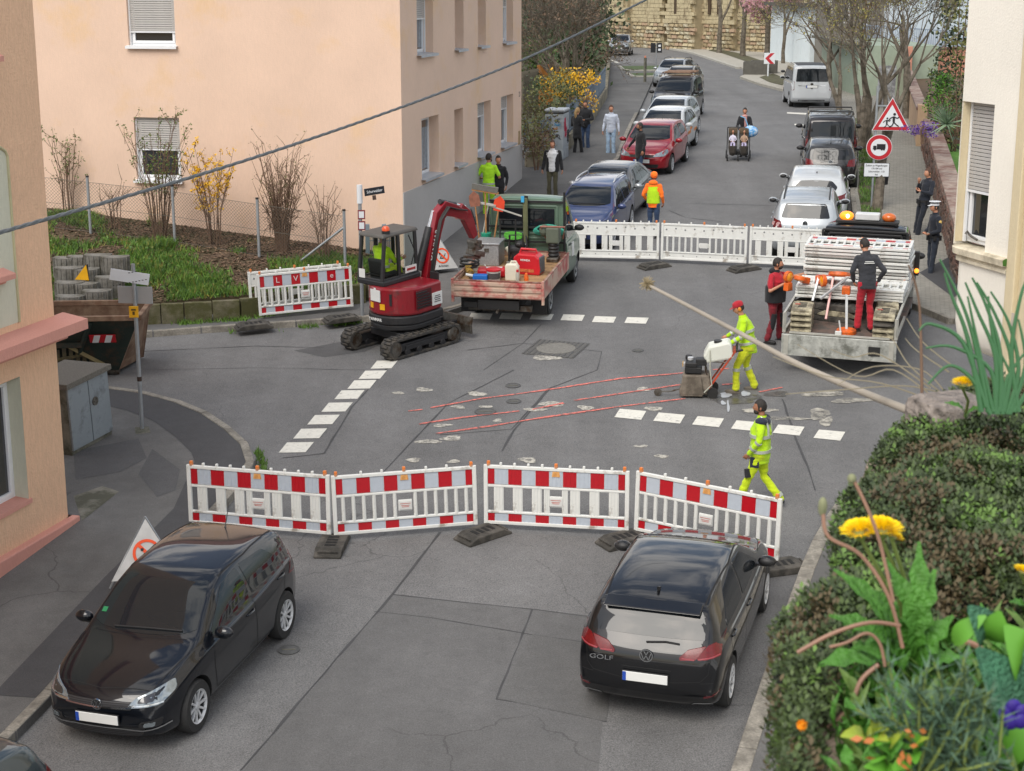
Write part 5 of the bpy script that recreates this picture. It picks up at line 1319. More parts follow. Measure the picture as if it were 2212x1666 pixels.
def head_mesh(mb,T,skin=0,beard=False):
 """sculpted head; local: face looks to +x, up +z, origin at the head's centre"""
 n,m=26,20;o=len(mb.v);rows=[]
 for i in range(m+1):
  th=math.pi*i/m
  for j in range(n):
   a=2*math.pi*j/n;x=math.sin(th)*math.cos(a);y=math.sin(th)*math.sin(a);z=math.cos(th)
   f=max(0,x);rx,ry,rz=.098,.076,.118
   X,Y,Z=rx*x,ry*y,rz*z
   if z<0:
    Y*=1-.28*(-z)**1.2*(.5+.5*f);X*=1-.16*(-z)*(1-f)
    if x>0:X+=.012*(-z)*f
   nose=math.exp(-((Y/.013)**2)-((Z+.018)/.024)**2)*f;X+=.026*nose
   brow=math.exp(-((Z-.026)/.011)**2)*math.exp(-(Y/.05)**2)*f;X+=.006*brow
   for s in(1,-1):X-=.011*math.exp(-(((Y-s*.03)/.014)**2)-((Z-.006)/.012)**2)*f
   chin=math.exp(-((Y/.024)**2)-((Z+.098)/.02)**2)*f;X+=.012*chin
   lip=math.exp(-((Y/.022)**2)-((Z+.058)/.012)**2)*f;X+=.006*lip
   mb.v.append(tuple(T@Vector((X,Y,Z))))
 for i in range(m):
  for j in range(n):
   q=(j+1)%n;mb.f.append((o+i*n+j,o+i*n+n+j,o+i*n+n+q,o+i*n+q));mb.m.append(skin)
 mb.mi=skin
 for s in(1,-1):mb.ball((-.008,s*.077,-.01),(.018,.009,.032),8,6,T)
 for s in(1,-1):
  mb.mi=1;mb.ball((.076,s*.03,.006),(.011,.013,.009),8,5,T);mb.mi=2;mb.ball((.084,s*.03,.006),(.004,.006,.006),6,4,T)
 mb.mi=3;mb.ball((.09,0,-.058),(.008,.024,.007),8,4,T);mb.mi=0
def hand_mesh(mb,T,curl=.5,side=1):
 """wrist at origin, fingers along -z, palm faces +y*side ... five separate fingers"""
 mb.ball((0,0,-.05),(.04,.016,.052),10,7,T)
 for i,(x,l) in enumerate([(-.03,.066),(-.01,.076),(.01,.072),(.03,.058)]):
  p=Vector((x,0,-.088));a=curl*.5;pts=[p]
  for k in range(3):
   a+=curl*.55;p=p+Vector((0,math.sin(a)*side,-math.cos(a)))*l*(.45,.32,.25)[k];pts.append(p)
  mb.tube([T@q for q in pts],[.0095,.009,.008,.006],6)
 p=Vector((-.036,.004*side,-.03));pts=[p,p+Vector((-.022,.014*side,-.022)),p+Vector((-.028,.026*side,-.05)),p+Vector((-.022,.034*side,-.068))]
 mb.tube([T@q for q in pts],[.012,.011,.0095,.007],6)
def person(label,pos,az,H=1.78,pose=None,top=BLACKC,bottom=JEAN,shoes=SHOE,skin=SKIN,hair=HAIRB,sleeves='long',build_=1.,hood=None,cap=None,extra=None,vox=.018,seat=False,z=None,lean=0.,longhair=False,coat=None,bands=None,group=None,beard=False,female=False,legs=True,bandsleg=None,hipw=None,tlen=0.):
 """pose: dict of joint positions in the person's frame (x forward, y left, z up), metres for a 1.78 m adult"""
 k=H/1.78;p=dict(hip=(0,0,.93),chest=(.0,0,1.3),neck=(-.005,0,1.5),head=(.03,0,1.66),shL=(-.01,.195,1.43),elL=(-.04,.25,1.14),haL=(.06,.24,.9),kneL=(.03,.095,.5),anL=(-.02,.1,.085),
  shR=(-.01,-.195,1.43),elR=(-.04,-.25,1.14),haR=(.06,-.24,.9),kneR=(.03,-.095,.5),anR=(-.02,-.1,.085),ftL=0,ftR=0,look=0,nod=0)
 if pose:p.update(pose)
 J={a:(Vector(b) if isinstance(b,tuple) else b) for a,b in p.items()}
 if lean:
  for a in('chest','neck','head','shL','shR','elL','elR','haL','haR'):
   if pose and a in pose and a[:2] in('ha','el'):continue
   q=J[a]-J['hip'];J[a]=J['hip']+MR(lean,3,'Y')@q
 P=Vector(pos)
 t=thing('person',label,'person',P,az,group)
 S=MD((k,k,k,1));b=build_
 hipL=J['hip']+Vector((0,.09,-.02));hipR=J['hip']+Vector((0,-.09,-.02))
 def K(v):return tuple(S@Vector(v))
 up=(J['neck']-J['hip']).normalized();yd=(J['shL']-J['shR']);yd=(yd-up*yd.dot(up)).normalized();xd=yd.cross(up)
 def torso(mb,g=1.,lo=-.1,top_=1.,hem=None):
  h,c,n=J['hip'],J['chest'],J['neck'];w=.158 if female else .162
  yh=Vector((0,1,0));xh=Vector((1,0,0))
  secs=[(K(h+up*lo),.105*g*k*b,.15*g*k*(1.06 if female else 1),xh,yh),(K(h+up*.02),.118*g*k*b,.16*g*k*b,xh,yh),(K(h.lerp(c,.45)),.108*g*k*b,(.135 if female else .148)*g*k*b,xd,yd),(K(c-up*.02),.122*g*k*b,.165*g*k,xd,yd),(K(c+up*.1),.112*g*k,.175*g*k,xd,yd),(K(n-up*.055),.085*g*k,.15*g*k,xd,yd),(K(n-up*.01),.064*g*k,.085*g*k,xd,yd)]
  ell_loft(mb,secs)
 def arm(mb,s,g=1.,upto=1.):
  sh,el,ha=J['sh'+s],J['el'+s],J['ha'+s]
  sh2=sh-Vector((0,.02 if s=='L' else -.02,.02))
  capsule(mb,K(sh2),K(el),.056*g*k*b**.5,.043*g*k);
  e2=el.lerp(ha,upto)
  if upto>0:capsule(mb,K(el),K(e2),.043*g*k,lerp(.043,.03,upto)*g*k)
 def leg(mb,s,g=1.,upto=1.,flare=0.):
  h=hipL if s=='L' else hipR;kn,an=J['kne'+s],J['an'+s]
  capsule(mb,K(h),K(kn),.088*g*k*b**.6,.06*g*k);a2=kn.lerp(an,upto);capsule(mb,K(kn),K(a2),.06*g*k,(.042+flare)*g*k)
 mb=MB();torso(mb,.93);capsule(mb,K(J['neck']-up*.05),K(J['head']-Vector((.02,0,.06))),.058*k,.055*k)
 for s in'LR':
  arm(mb,s,.92)
  if legs:leg(mb,s,.9)
 body=remesh(mb,'body',[skin,EYEW,EYED,LIP],t,vox,2)
 mb=MB();hd=J['head'];T=MT(K(hd))@MR(J['look'],4,'Z')@MR(J['nod'],4,'Y')@MD((k,k,k,1))
 head_mesh(mb,T)
 for s,sg in(('L',1),('R',-1)):
  d=(J['ha'+s]-J['el'+s]).normalized();zz=-d;xx=Vector((sg*0.,0,0))+Vector((1,0,0));xx=(xx-zz*xx.dot(zz))
  xx=xx.normalized() if xx.length>.2 else zz.orthogonal().normalized();yy=zz.cross(xx)
  TT=Matrix((xx,yy,zz)).transposed().to_4x4();TT.translation=K(J['ha'+s]+d*.0)
  hand_mesh(mb,TT@MD((k,k,k,1))@MR(R(0),4,'Z'),p.get('curl',.6),-sg)
 nb=len(body.data.vertices);bm=bmesh.new();bm.from_mesh(body.data)
 tmp=bpy.data.meshes.new('h');tmp.from_pydata(mb.v,[],mb.f);tmp.polygons.foreach_set('material_index',mb.m);tmp.shade_smooth();bm.from_mesh(tmp);bm.to_mesh(body.data);bm.free();bpy.data.meshes.remove(tmp)
 if legs:
  mb=MB();h=J['hip'];ell_loft(mb,[(K(h-up*.11),.105*k*b,.155*k*b,(1,0,0),(0,1,0)),(K(h),.124*k*b,.17*k*b,(1,0,0),(0,1,0)),(K(h+up*.1),.118*k*b,.16*k*b,xd,yd)])
  for s in'LR':leg(mb,s,1.12,.97,.022)
  tr=remesh(mb,'trousers',bottom,t,vox,2,.019)
  if bandsleg:
   for s in'LR':
    for f in bandsleg:
     c=J['kne'+s].lerp(J['an'+s],f);d=(J['an'+s]-J['kne'+s]).normalized();mbb=MB();mbb.tube([K(c-d*.03),K(c+d*.03)],[.083*k,.08*k],14);mbb.build('leg_band',REFL,t,smooth=True)
  for s in'LR':
   an=J['an'+s];a=J['ft'+s];T2=MT(K((an.x,an.y,an.z-.085)))@MR(a,4,'Z')@MR(p.get('toe'+s,0),4,'Y')@S
   mb=MB();mb.ball((.075,0,.035),(.14,.047,.042),12,7,T2);mb.ball((-.0,0,.06),(.062,.046,.065),10,6,T2);mb.box((.055,0,.009),(.27,.088,.02),taper=.98)
   for i in range(len(mb.v)-8,len(mb.v)):mb.v[i]=tuple(T2@Vector(mb.v[i]))
   mb.build('shoe',shoes,t,smooth=True)
 mb=MB();torso(mb,1.1,-.1-tlen)
 if coat:torso(mb,1.14,-.28)
 ua={'long':.94,'short':0.,'none':None}[sleeves]
 for s in'LR':
  if ua==0.:
   sh,el=J['sh'+s],J['el'+s];capsule(mb,K(sh-Vector((0,.02 if s=='L' else -.02,.02))),K(sh.lerp(el,.75)),.066*k,.06*k)
  elif ua:arm(mb,s,1.22,ua)
 jk=remesh(mb,'jacket' if sleeves=='long' else 'shirt',top,t,vox,2,.018)
 mb=MB();mb.tube([K(J['neck']-up*.04),K(J['neck']+up*.035)],[.085*k,.07*k],14,caps=False);mb.build('collar',hood or top,t,smooth=True)
 if bands:
  for f in bands:
   c=J['hip'].lerp(J['chest'],f);mbb=MB();g=.0
   ell_loft(mbb,[(K(c-up*.025),.139*k*b,.181*k*b,xd,yd),(K(c+up*.025),.139*k*b,.181*k*b,xd,yd)],20);mbb.build('reflective_band',REFL,t,smooth=True)
  for s in'LR':
   if sleeves=='long':
    for f in(.25,.7):
     c=J['el'+s].lerp(J['ha'+s],f-.15);d=(J['ha'+s]-J['el'+s]).normalized();mbb=MB();mbb.tube([K(c-d*.022),K(c+d*.022)],[.06*k,.056*k],12);mbb.build('sleeve_band',REFL,t,smooth=True)
 T=MT(K(hd))@MR(J['look'],4,'Z')@MR(J['nod'],4,'Y')@S
 if hair:
  n,m=20,9;mb=MB()
  for i in range(m+1):
   th=math.radians(118)*i/m
   for j in range(n):
    a=2*math.pi*j/n;x=math.sin(th)*math.cos(a);f=max(0,x)
    lim=R(62) if x>.35*math.sin(th) else R(118)
    th2=min(th,lim if f>.3 else R(118));q=Vector((.106*math.sin(th2)*math.cos(a)-.004,.084*math.sin(th2)*math.sin(a),.126*math.cos(th2)+.004+.006*ruf(0,1)))
    mb.v.append(tuple(T@q))
  for i in range(m):
   for j in range(n):
    q=(j+1)%n;mb.f.append((i*n+j,i*n+n+j,i*n+n+q,i*n+q));mb.m.append(0)
  if longhair:mb.tube([T@Vector(v) for v in((-.09,0,.02),(-.13,0,-.05),(-.12,0,-.18),(-.11,0,-.32))],[.05,.055,.05,.02],10)
  mb.build('hair',hair,t,smooth=True)
 if beard:
  mb=MB();mb.ball((.05,0,-.075),(.052,.062,.05),12,8,T);mb.build('beard',hair or HAIRB,t,smooth=True)
 if hood:
  mb=MB();mb.ball(K(J['neck']+Vector((-.06,0,.0))),(.09*k,.13*k,.07*k),12,8);mb.build('hood',hood,t,smooth=True)
 if cap:
  cm,white=cap;mb=MB();mb.lathe([(.098,.0),(.104,.03),(.09,.075),(.05,.1),(0,.108)],20,T@MT((-.004,0,.035))@MD((1.06,.86,1,1)))
  mb.add([T@Vector(v) for v in[(.07,.075,.045),(.11,.06,.04),(.165,.035,.03),(.175,0,.028),(.165,-.035,.03),(.11,-.06,.04),(.07,-.075,.045)]],[(0,1,2,3,4,5,6)])
  if white:mb.lathe([(.125,.0),(.13,.012),(0,.02)],20,T@MT((-.004,0,.12))@MD((1.1,.95,1,1)))
  mb.build('cap',cm,t,smooth=True)
  if white:mb=MB();mb.lathe([(.1,.0),(.102,.03)],20,T@MT((-.004,0,.06))@MD((1.06,.86,1,1)));mb.build('cap_band',BLACKC,t)
 return t,K,J,T
pv=at
pm=at(1638,1094)
t,K,J,T=person('man walking in full neon yellow hi-vis suit with black shoulders behind the front barrier',pm,R(-72),1.69,dict(kneL=(.16,.09,.5),anL=(.30,.09,.1),kneR=(-.06,-.09,.49),anR=(-.34,-.09,.13),toeR=.5,haL=(.16,.2,.92),elL=(-.02,.27,1.16),haR=(.12,-.2,.95),elR=(-.08,-.26,1.16),look=.15),HIVIS,HIVIS2,SHOE,SKIND,HAIRB,bands=(.1,.75),bandsleg=(.85,),beard=True,vox=.014,tlen=.08,build_=1.32)
mb=MB();yk=cloth('cloth_yoke','#1c2436');
for s in(1,-1):mb.ball(K((-.02,s*.13,1.46)),(.1,.115,.055),12,7)
mb.ball(K((-.06,0,1.43)),(.085,.15,.075),12,8);mb.build('shoulder_yoke',yk,t,smooth=True)
for s in(1,-1):
 mb=MB();mb.tube([K((.0+.0,s*.1,1.525)),K((-.10,s*.13,1.46)),K((-.135,s*.13,1.34)),K((-.14,s*.12,1.2))],[.012,.02,.02,.02],8);mb.build('brace_band',REFL,t,smooth=True)
mb=MB();mb.tube([K((.18,.14,.66)),K((.16,.16,.52))],[.05,.05],8);mb.build('knee_patch',BLACKC,t,smooth=True);mb=MB();mb.tube([K((-.02,-.15,.55)),K((-.15,-.14,.38))],[.055,.05],8);mb.build('knee_patch',BLACKC,t,smooth=True)
mb=MB();mb.box(K((.06,.17,.78)),(.14,.02,.17));mb.build('thigh_pocket',yk,t,bevel=.01)
ps=at(1612,846)
t2,K,J,T=person('worker in neon jacket, red cap and ear defenders steering the asphalt saw',ps,R(-82),1.74,dict(kneL=(.2,.12,.52),anL=(.2,.14,.085),kneR=(.02,-.12,.5),anR=(-.16,-.14,.085),head=(.2,0,1.63),neck=(.12,0,1.47),chest=(.07,0,1.27),shL=(.1,.2,1.4),shR=(.08,-.2,1.4),elL=(.12,.3,1.14),haL=(.34,.3,1.0),elR=(.2,-.3,1.14),haR=(.4,-.28,1.02),nod=.35,look=.2,curl=1.1),HIVIS,cloth('hivis_trousers','#d6e02a',.85,.15),SHOEG,SKIN,HAIRB,bands=(.15,.8),bandsleg=(.15,),cap=(REDC,False),vox=.014,tlen=.06,build_=1.3)
for s in(1,-1):
 mb=MB();mb.ball((-.0,s*.088,-.01),(.034,.022,.042),10,7,T);mb.build('ear_defender',mat('ear_amber','#e08a30',.4),t2,smooth=True)
mb=MB();mb.tube([K((.02,-.14,.9)),K((.06,-.14,.62))],[.09,.075],10);mb.build('grey_pocket',CHARC,t2,smooth=True)
p3=at(1671,738)
t3,K,J,T=person('stocky worker in red and black workwear holding an amber warning lamp beside the flatbed',p3,R(128),1.76,dict(kneL=(.04,.14,.5),anL=(.02,.2,.085),kneR=(.04,-.14,.5),anR=(-.03,-.22,.085),elL=(.22,.36,1.36),haL=(.40,.56,1.42),elR=(.06,-.34,1.13),haR=(.27,-.16,1.28),look=.5,curl=1.),REDC,WINE,SHOE,SKIN,HAIRB,sleeves='short',build_=1.34,beard=True,hood=BLACKC,vox=.014)
mb=MB();b=1.34
ell_loft(mb,[(K((0,0,.86)),.15*b,.185*b,(1,0,0),(0,1,0)),(K((0,0,1.0)),.155*b,.187*b,(1,0,0),(0,1,0)),(K((0,0,1.17)),.155*b,.19*b,(1,0,0),(0,1,0)),(K((0,0,1.2)),.14*b,.18*b,(1,0,0),(0,1,0))],20);mb.build('vest',BLACKC,t3,smooth=True)
for s in(1,-1):
 mb=MB();mb.tube([K((.06,s*.135,.62)),K((.055,s*.155,.46)),K((.03,s*.17,.3))],[.07,.066,.06],10);mb.build('knee_patch',BLACKC,t3,smooth=True)
AMB=mat('amber_lens','#f29a10',.25,var=.1,coat=.6);ORP=mat('orange_plastic','#e2661c',.45,var=.1,dirt='#a0522a',dscale=5,damt=.4)
lp=t3.matrix_world@Vector(K((.35,-.12,1.33)))
def warning_lamp(label,M,group='amber road warning lamps'):
 l=thing('warning_lamp',label,'lamp',(0,0,0),R(90),group);l.matrix_world=M
 mb=MB();mb.box((0,0,.07),(.17,.13,.17),taper=.85);mb.build('battery_case',ORP,l,bevel=.015)
 mb=MB();mb.lathe([(.115,-.04),(.12,-.03),(.12,.03),(.115,.04)],22,MT((0,0,.27))@MR(R(90),4,'X'));mb.build('lamp_ring',ORP,l)
 mb=MB();T=MT((0,0,.27))@MR(R(90),4,'X')
 mb.lathe([(0,-.06),(.06,-.055),(.1,-.035),(.1,.035),(.06,.055),(0,.06)],22,T);mb.build('lens',AMB,l,smooth=True);return l
M=t3.matrix_world.copy();M.translation=lp-Vector((0,0,.17));warning_lamp('round amber warning lamp held in the red worker\'s hand',M@MR(R(80),4,'Z'))
p7=at(1410,514)
t7,K,J,T=person('man in orange hoodie and yellow vest facing away behind the far white barrier',p7,R(20),1.76,dict(haL=(.16,.2,.98),elL=(-.03,.28,1.15),haR=(.1,-.24,.94),look=-.2),ORNG,JEAN,SHOE,SKIND,HAIRB,hood=ORNG)
mb=MB();ell_loft(mb,[(K((0,0,.95)),.146,.185,(1,0,0),(0,1,0)),(K((0,0,1.2)),.14,.18,(1,0,0),(0,1,0)),(K((0,0,1.38)),.136,.172,(1,0,0),(0,1,0)),(K((0,0,1.46)),.1,.12,(1,0,0),(0,1,0))],18);mb.build('vest',HIVIS,t7,smooth=True)
mb=MB();mb.ball(K((0,0,1.7)),(.112,.1,.1),12,8);mb.build('orange_cap',ORNG,t7,smooth=True)
p8=at(1382,388)
person('bearded man in black quilted jacket standing between the red hatchback and the grey saloon',p8,R(-110),1.8,dict(haR=(.18,-.46,1.0),elR=(.06,-.38,1.2),haL=(.05,.3,.92),look=-.2),BLACKC,JEAN,SHOE,SKIND,HAIRB,coat=True,beard=True,build_=1.15)
p9=at(1193,430)
t9,K,J,T=person('man in open black jacket over a white shirt and olive trousers on the footway',p9,R(190),1.76,dict(haL=(.03,.3,.9),haR=(.03,-.3,.9)),WHITEC,OLIVE,SHOE,SKIN,HAIRR)
for s in(1,-1):
 mb=MB();ell_loft(mb,[(K((-.03,s*.1,.84)),.13,.1,(1,0,0),(0,1,0)),(K((-.03,s*.11,1.2)),.13,.1,(1,0,0),(0,1,0)),(K((-.03,s*.12,1.42)),.105,.085,(1,0,0),(0,1,0)),(K((-.03,s*.1,1.47)),.07,.06,(1,0,0),(0,1,0))],14)
 a='L' if s>0 else 'R'
 capsule(mb,K(J['sh'+a]-Vector((0,0,.02))),K(J['el'+a]),.076,.06);capsule(mb,K(J['el'+a]),K(J['el'+a].lerp(J['ha'+a],.9)),.06,.05);mb.build('open_jacket',BLACKC,t9,smooth=True)
p10=at(1056,470)
person('worker in lime T-shirt and trousers seen from behind beside the house wall',p10,R(12),1.82,dict(haL=(.25,.2,1.05),elL=(.05,.33,1.12),haR=(.28,-.1,1.05),elR=(.05,-.3,1.12),look=-.5),cloth('lime_shirt','#b2ee2c',.95,.1),cloth('lime_trousers','#a9dc2c',.85,.15),SHOE,SKIN,HAIRB,sleeves='short',bands=(.05,),bandsleg=(-.5,),beard=True)
p11=at(1077,468)
person('person in black jacket standing half hidden by the lime shirted worker',p11,R(190),1.74,dict(look=.3),BLACKC,BLACKC,SHOE,SKIN,HAIRB)
p12=at(1246,337)
person('woman in black coat with a long blond ponytail beside the graffiti cabinet',p12,R(40),1.66,dict(haL=(.2,.12,1.1),elL=(.02,.26,1.12),haR=(.2,-.12,1.1),elR=(.02,-.26,1.12),anR=(.18,-.1,.085),kneR=(.1,-.1,.5)),BLACKC,BLACKC,SHOEW,SKIN,HAIRL,longhair=True,coat=True,female=True)
p13=at(1256,330)+D13*.45+N13*.05
person('man in black sweater and dark jeans facing us behind the woman with the ponytail',p13,R(200),1.8,dict(haL=(.26,.06,1.12),elL=(.04,.28,1.14),haR=(.26,-.06,1.1),elR=(.04,-.28,1.14),nod=.2),BLACKC,JEAN,SHOE,SKIN,HAIRB)
p14=at(1319,338)
person('man in light grey sweatshirt, pale jeans and white shoes on the footway',p14,R(195),1.76,dict(haL=(.03,.29,.88),haR=(.05,-.28,.88),look=.3),GREYC,JEANL,SHOEW,SKIN,HAIRR)
p15=at(1606,338)
t15,K,J,T=person('woman in dark coat and pink scarf pushing a twin pram down the street',p15,R(188),1.66,dict(haL=(.4,.18,1.02),elL=(.1,.27,1.1),haR=(.4,-.18,1.02),elR=(.1,-.27,1.1)),BLACKC,BLACKC,SHOE,SKIN,HAIRB,coat=True,female=True)
mb=MB();mb.ball(K((.06,0,1.48)),(.1,.1,.06),12,7);mb.tube([K((.11,.03,1.46)),K((.14,.04,1.2)),K((.14,.03,1.0))],[.05,.05,.035],8);mb.build('scarf',cloth('scarf_pink','#b98a84'),t15,smooth=True)
POL=cloth('police_navy','#1a202c',.8);PATCH=mat('shoulder_patch','#c8a85a',.6)
p5=at(1984,514)
t5,K,J,T=person('bareheaded police officer in navy uniform leaning back against the red sandstone wall',p5,R(-115),1.83,dict(hip=(-.1,0,.93),chest=(-.2,0,1.3),neck=(-.22,0,1.5),head=(-.18,0,1.66),shL=(-.21,.2,1.43),shR=(-.21,-.2,1.43),elL=(-.1,.27,1.15),haL=(.1,.1,1.22),elR=(-.1,-.27,1.15),haR=(.04,-.06,1.42),anL=(.12,.1,.085),kneL=(.05,.1,.5),anR=(.0,-.12,.085),kneR=(-.02,-.1,.5)),POL,POL,SHOE,SKIN,HAIRR,tlen=-.02)
p6=at(2012,598)
t6,K,J,T6=person('police officer in navy uniform with a white peaked cap on the footway',p6,R(-100),1.80,dict(anL=(.08,.1,.085),haL=(.16,.14,1.05),elL=(0,.28,1.13),haR=(.16,-.14,1.05),elR=(0,-.28,1.13)),POL,cloth('police_trousers','#232b38',.9),SHOE,SKIN,HAIRB,cap=(WHITEC,True))
for tt_,dx in((t5,-.16),(t6,0)):
 mb=MB();ell_loft(mb,[((dx*.6,0,.95),.15,.185,(1,0,0),(0,1,0)),((dx*.6,0,1.0),.15,.185,(1,0,0),(0,1,0))],16)
 for a in(0,1.2,2.2,3.8,5):mb.box((dx*.6+.15*math.cos(a),.185*math.sin(a),.95),(.06,.06,.12))
 mb.build('duty_belt',SHOE,tt_)
 mb=MB();mb.ball((dx-.02,.255,1.34),(.04,.016,.05),10,6);mb.build('shoulder_badge',PATCH,tt_,smooth=True)
# ================================================================== barriers
BWH=mat('barrier_white','#d9dad6',.5,var=.05,scale=9,dirt='#9c958a',dscale=3,damt=.15)
BRED=mat('reflective_red','#b01220',.35,var=.08,scale=18,coat=.3);BSIL=mat('reflective_silver','#b4bcc6',.35,var=.06,scale=12,coat=.3)
BORA=mat('barrier_orange','#e07a2e',.6,var=.15,scale=14,dirt='#a88a72',dscale=9,damt=.5)
RUST=mat('rust_stain','#c98a4a',.8,var=.25,scale=20,dirt='#e0b070',dscale=12,damt=.5)
BAR_L=2.1
def barrier_proto(kind,back=False,label='x',group=None):
 t=thing('safety_barrier',label,'barrier',(0,0,0),R(90),group)
 L=BAR_L;mb=MB()
 for s in(-1,1):mb.box((s*(L/2-.03),0,.5),(.06,.05,.92))
 for z,h in((.93,.05),(.64,.035),(.235,.035),(.07,.05)):mb.box((0,0,z),(L-.12,.05,h))
 if not back:
  mb.box((0,.008,.785),(L-.12,.02,.25));mb.box((0,.008,.15),(L-.12,.02,.13))
  mb.box((0,0,.43),(.2,.02,.17))
 else:
  mb.box((0,0,.785),(L-.12,.02,.25));mb.box((0,0,.15),(L-.12,.02,.13));mb.box((0,0,.43),(.24,.02,.10))
 mb.build('frame',BWH,t,bevel=.008)
 xs=[]
 nS=7 if kind=='A' else 13
 first=None
 for i in range(nS):
  x=(i+.5)/nS*(L-.16)-(L-.16)/2
  if kind=='A':
   if abs(x)<.01:continue
   if first is None:
    mb=MB();mb.box((0,0,0),(.14,.03,.375))
    for k in(-.045,0,.045):mb.box((k,-.017,0),(.02,.012,.375))
  else:
   if abs(x)<.08:continue
   if first is None:mb=MB();mb.tube([(0,0,-.188),(0,0,.188)],.028,8)
  if first is None:first=mb.build('slat',BWH,t,T=MT((x,0,.437)),smooth=kind!='A')
  else:clone(first,t,MT((x,0,.437)))
 if kind=='A':
  for s in(-1,1):clone(first,t,MT((s*.13,0,.437))@MD((.6,1,1,1)))
 if not back:
  n=11;w=(L-.12)/10;proto={}
  for row,(z,h) in enumerate(((.785,.235),(.152,.12))):
   for i in range(n):
    a=max(-(L-.12)/2,-(L-.12)/2+(i-.5)*w);b=min((L-.12)/2,-(L-.12)/2+(i+.5)*w);r=i%2==0
    if kind=='A':
     key=(row,r,round(b-a,3))
    else:key=(row,r,round(b-a,3))
    T=MT(((a+b)/2,-.006,z))
    if key not in proto:
     mb=MB();mb.box((0,0,0),(b-a-.006,.008,h))
     if kind=='A':
      for k in(-.3,0,.3):mb.box((k*(b-a),-.006,0),(.018,.008,h*.98))
     proto[key]=mb.build('red_field' if r else 'white_field',BRED if r else BSIL,t,T=T)
    else:clone(proto[key],t,T)
 else:
  mb=MB()
  for i in range(9):mb.lathe([(.022,0),(.022,.004),(.0,.004)],8,MT(((i-4)*.23,-.0105,.8+(.03 if i%2 else 0)))@MR(R(90),4,'X'))
  for i in range(6):mb.lathe([(.014,0),(.014,.004),(.0,.004)],8,MT(((i-2.5)*.33,-.0105,.15))@MR(R(90),4,'X'))
  mb.build('drill_holes',mat('hole_grey','#7d7f80',.8,var=0),t)
 kx=[-.98,-.62,-.32,0,.32,.62,.98] if kind=='B' else [-.98]+[-.8+.2*i for i in range(9)]+[.98]
 pk=None;po=None
 for x in kx:
  orange=abs(x)<.01 or x<-.97 or x>.97
  T=MT((x,0,.955))
  if orange:
   if po is None:po=MB().box((0,0,.025),(.045,.05,.08)).build('lamp_peg',BORA,t,T=T,bevel=.008)
   else:clone(po,t,T)
  else:
   if pk is None:pk=MB().box((0,0,.015),(.035,.045,.06)).build('peg',BWH,t,T=T,bevel=.008)
   else:clone(pk,t,T)
 mb=MB();mb.box((.0,-.0185,.86),(.12,.004,.08),taper=.8)
 if not back:mb.build('rust_mark',RUST,t)
 pl=MB().box((0,-.02,.43),(.19,.012,.13)).build('owner_plate',mat('owner_plate','#d0d0cd',.6),t,bevel=.004)
 if not back:
  mb=MB()
  for i,(w_,c) in enumerate(((.15,.03),(.12,.0),(.1,-.02))):mb.box((0,-.0275,.43+c),(w_,.002,.008))
  mb.build('plate_print',mat('print_red','#b5574e',.7,var=.4,scale=60),pl)
 return t
FOOT=mat('recycled_rubber','#3b3935',.9,var=.25,scale=12,bump=.5,bscale=40,dirt='#5a5650',dscale=4,damt=.5);FOOTC=mat('foot_cream','#b4ac92',.85,var=.15,scale=8,dirt='#6a6354',dscale=5,damt=.6)
def foot_proto(label,m,group):
 t=thing('ballast_plate',label,'ballast plate',(0,0,0),R(90),group)
 mb=MB();mb.prism([(-.4,0),(.4,0),(.4,.035),(.24,.11),(-.24,.11),(-.4,.035)],-.2,.2,Matrix(((1,0,0,0),(0,0,-1,0),(0,1,0,0),(0,0,0,1))))
 mb.build('base_block',m,t,bevel=.012)
 for x in(-.3,.3):
  mb=MB();mb.bar((x-.05,-.15,.085),(x-.05,.15,.085),.02,.02);mb.bar((x+.05,-.15,.07),(x+.05,.15,.07),.02,.02);mb.build('grip_rib',m,t)
 mb=MB()
 for x in(-.15,-.05,.05,.15):mb.box((x,0,.108),(.055,.16,.012))
 mb.build('socket',mat('socket_dark',[.01,.01,.01],.9,var=0),t)
 return t
_pro={}
def place_barrier(kind,back,pa,pb,label,group,z=0.):
 key=(kind,back)
 a,b=Vector(pa),Vector(pb);d=b-a;L=d.length;d.normalize();mid=(a+b)/2
 y=Vector((0,0,1)).cross(d);y.normalize();x=d;zz=x.cross(y)
 M=Matrix((x,y,zz)).transposed().to_4x4();M.translation=mid+UPV*(.05+z)
 S=MD((L/BAR_L,1,1,1))
 if key not in _pro:
  o=barrier_proto(kind,back,label,group);_pro[key]=o;o.matrix_world=M@S;return o
 return dup(_pro[key],M@S,label,group)
GB='red and white safety barriers across the near street';GF='white safety barriers seen from the back across the far street'
g=lambda u,v:at(u,v)
place_barrier('A',False,g(410,1142),g(716,1168),'leftmost near barrier with ribbed slats behind the dark parked hatchback',GB)
place_barrier('B',False,g(722,1170),g(1032,1145),'second near barrier from the left with thin round slats and a rusty stain',GB)
place_barrier('A',False,g(1046,1143),g(1358,1160),'third near barrier from the left with ribbed slats, between two gaps',GB)
place_barrier('B',False,g(1370,1158),g(1681,1226),'rightmost near barrier with thin round slats ahead of the black hatchback',GB)
place_barrier('A',True,g(1238,564),g(1423,568),'white far barrier with an orange spot beside the green pickup cab',GF)
place_barrier('B',True,g(1427,568),g(1612,577),'middle white far barrier between two rubber feet',GF)
place_barrier('A',True,g(1617,577),g(1800,586),'white far barrier half hidden behind the loaded flatbed',GF)
mb_g='barriers parked on the footway by the digger'
lb=place_barrier('B',False,g(561,703),g(764,682),'graffiti marked barrier standing on the left footway beside the digger',mb_g,.12)
place_barrier('B',True,g(542,697),g(742,676),'second barrier leaning close behind the graffiti marked one',mb_g,.12)
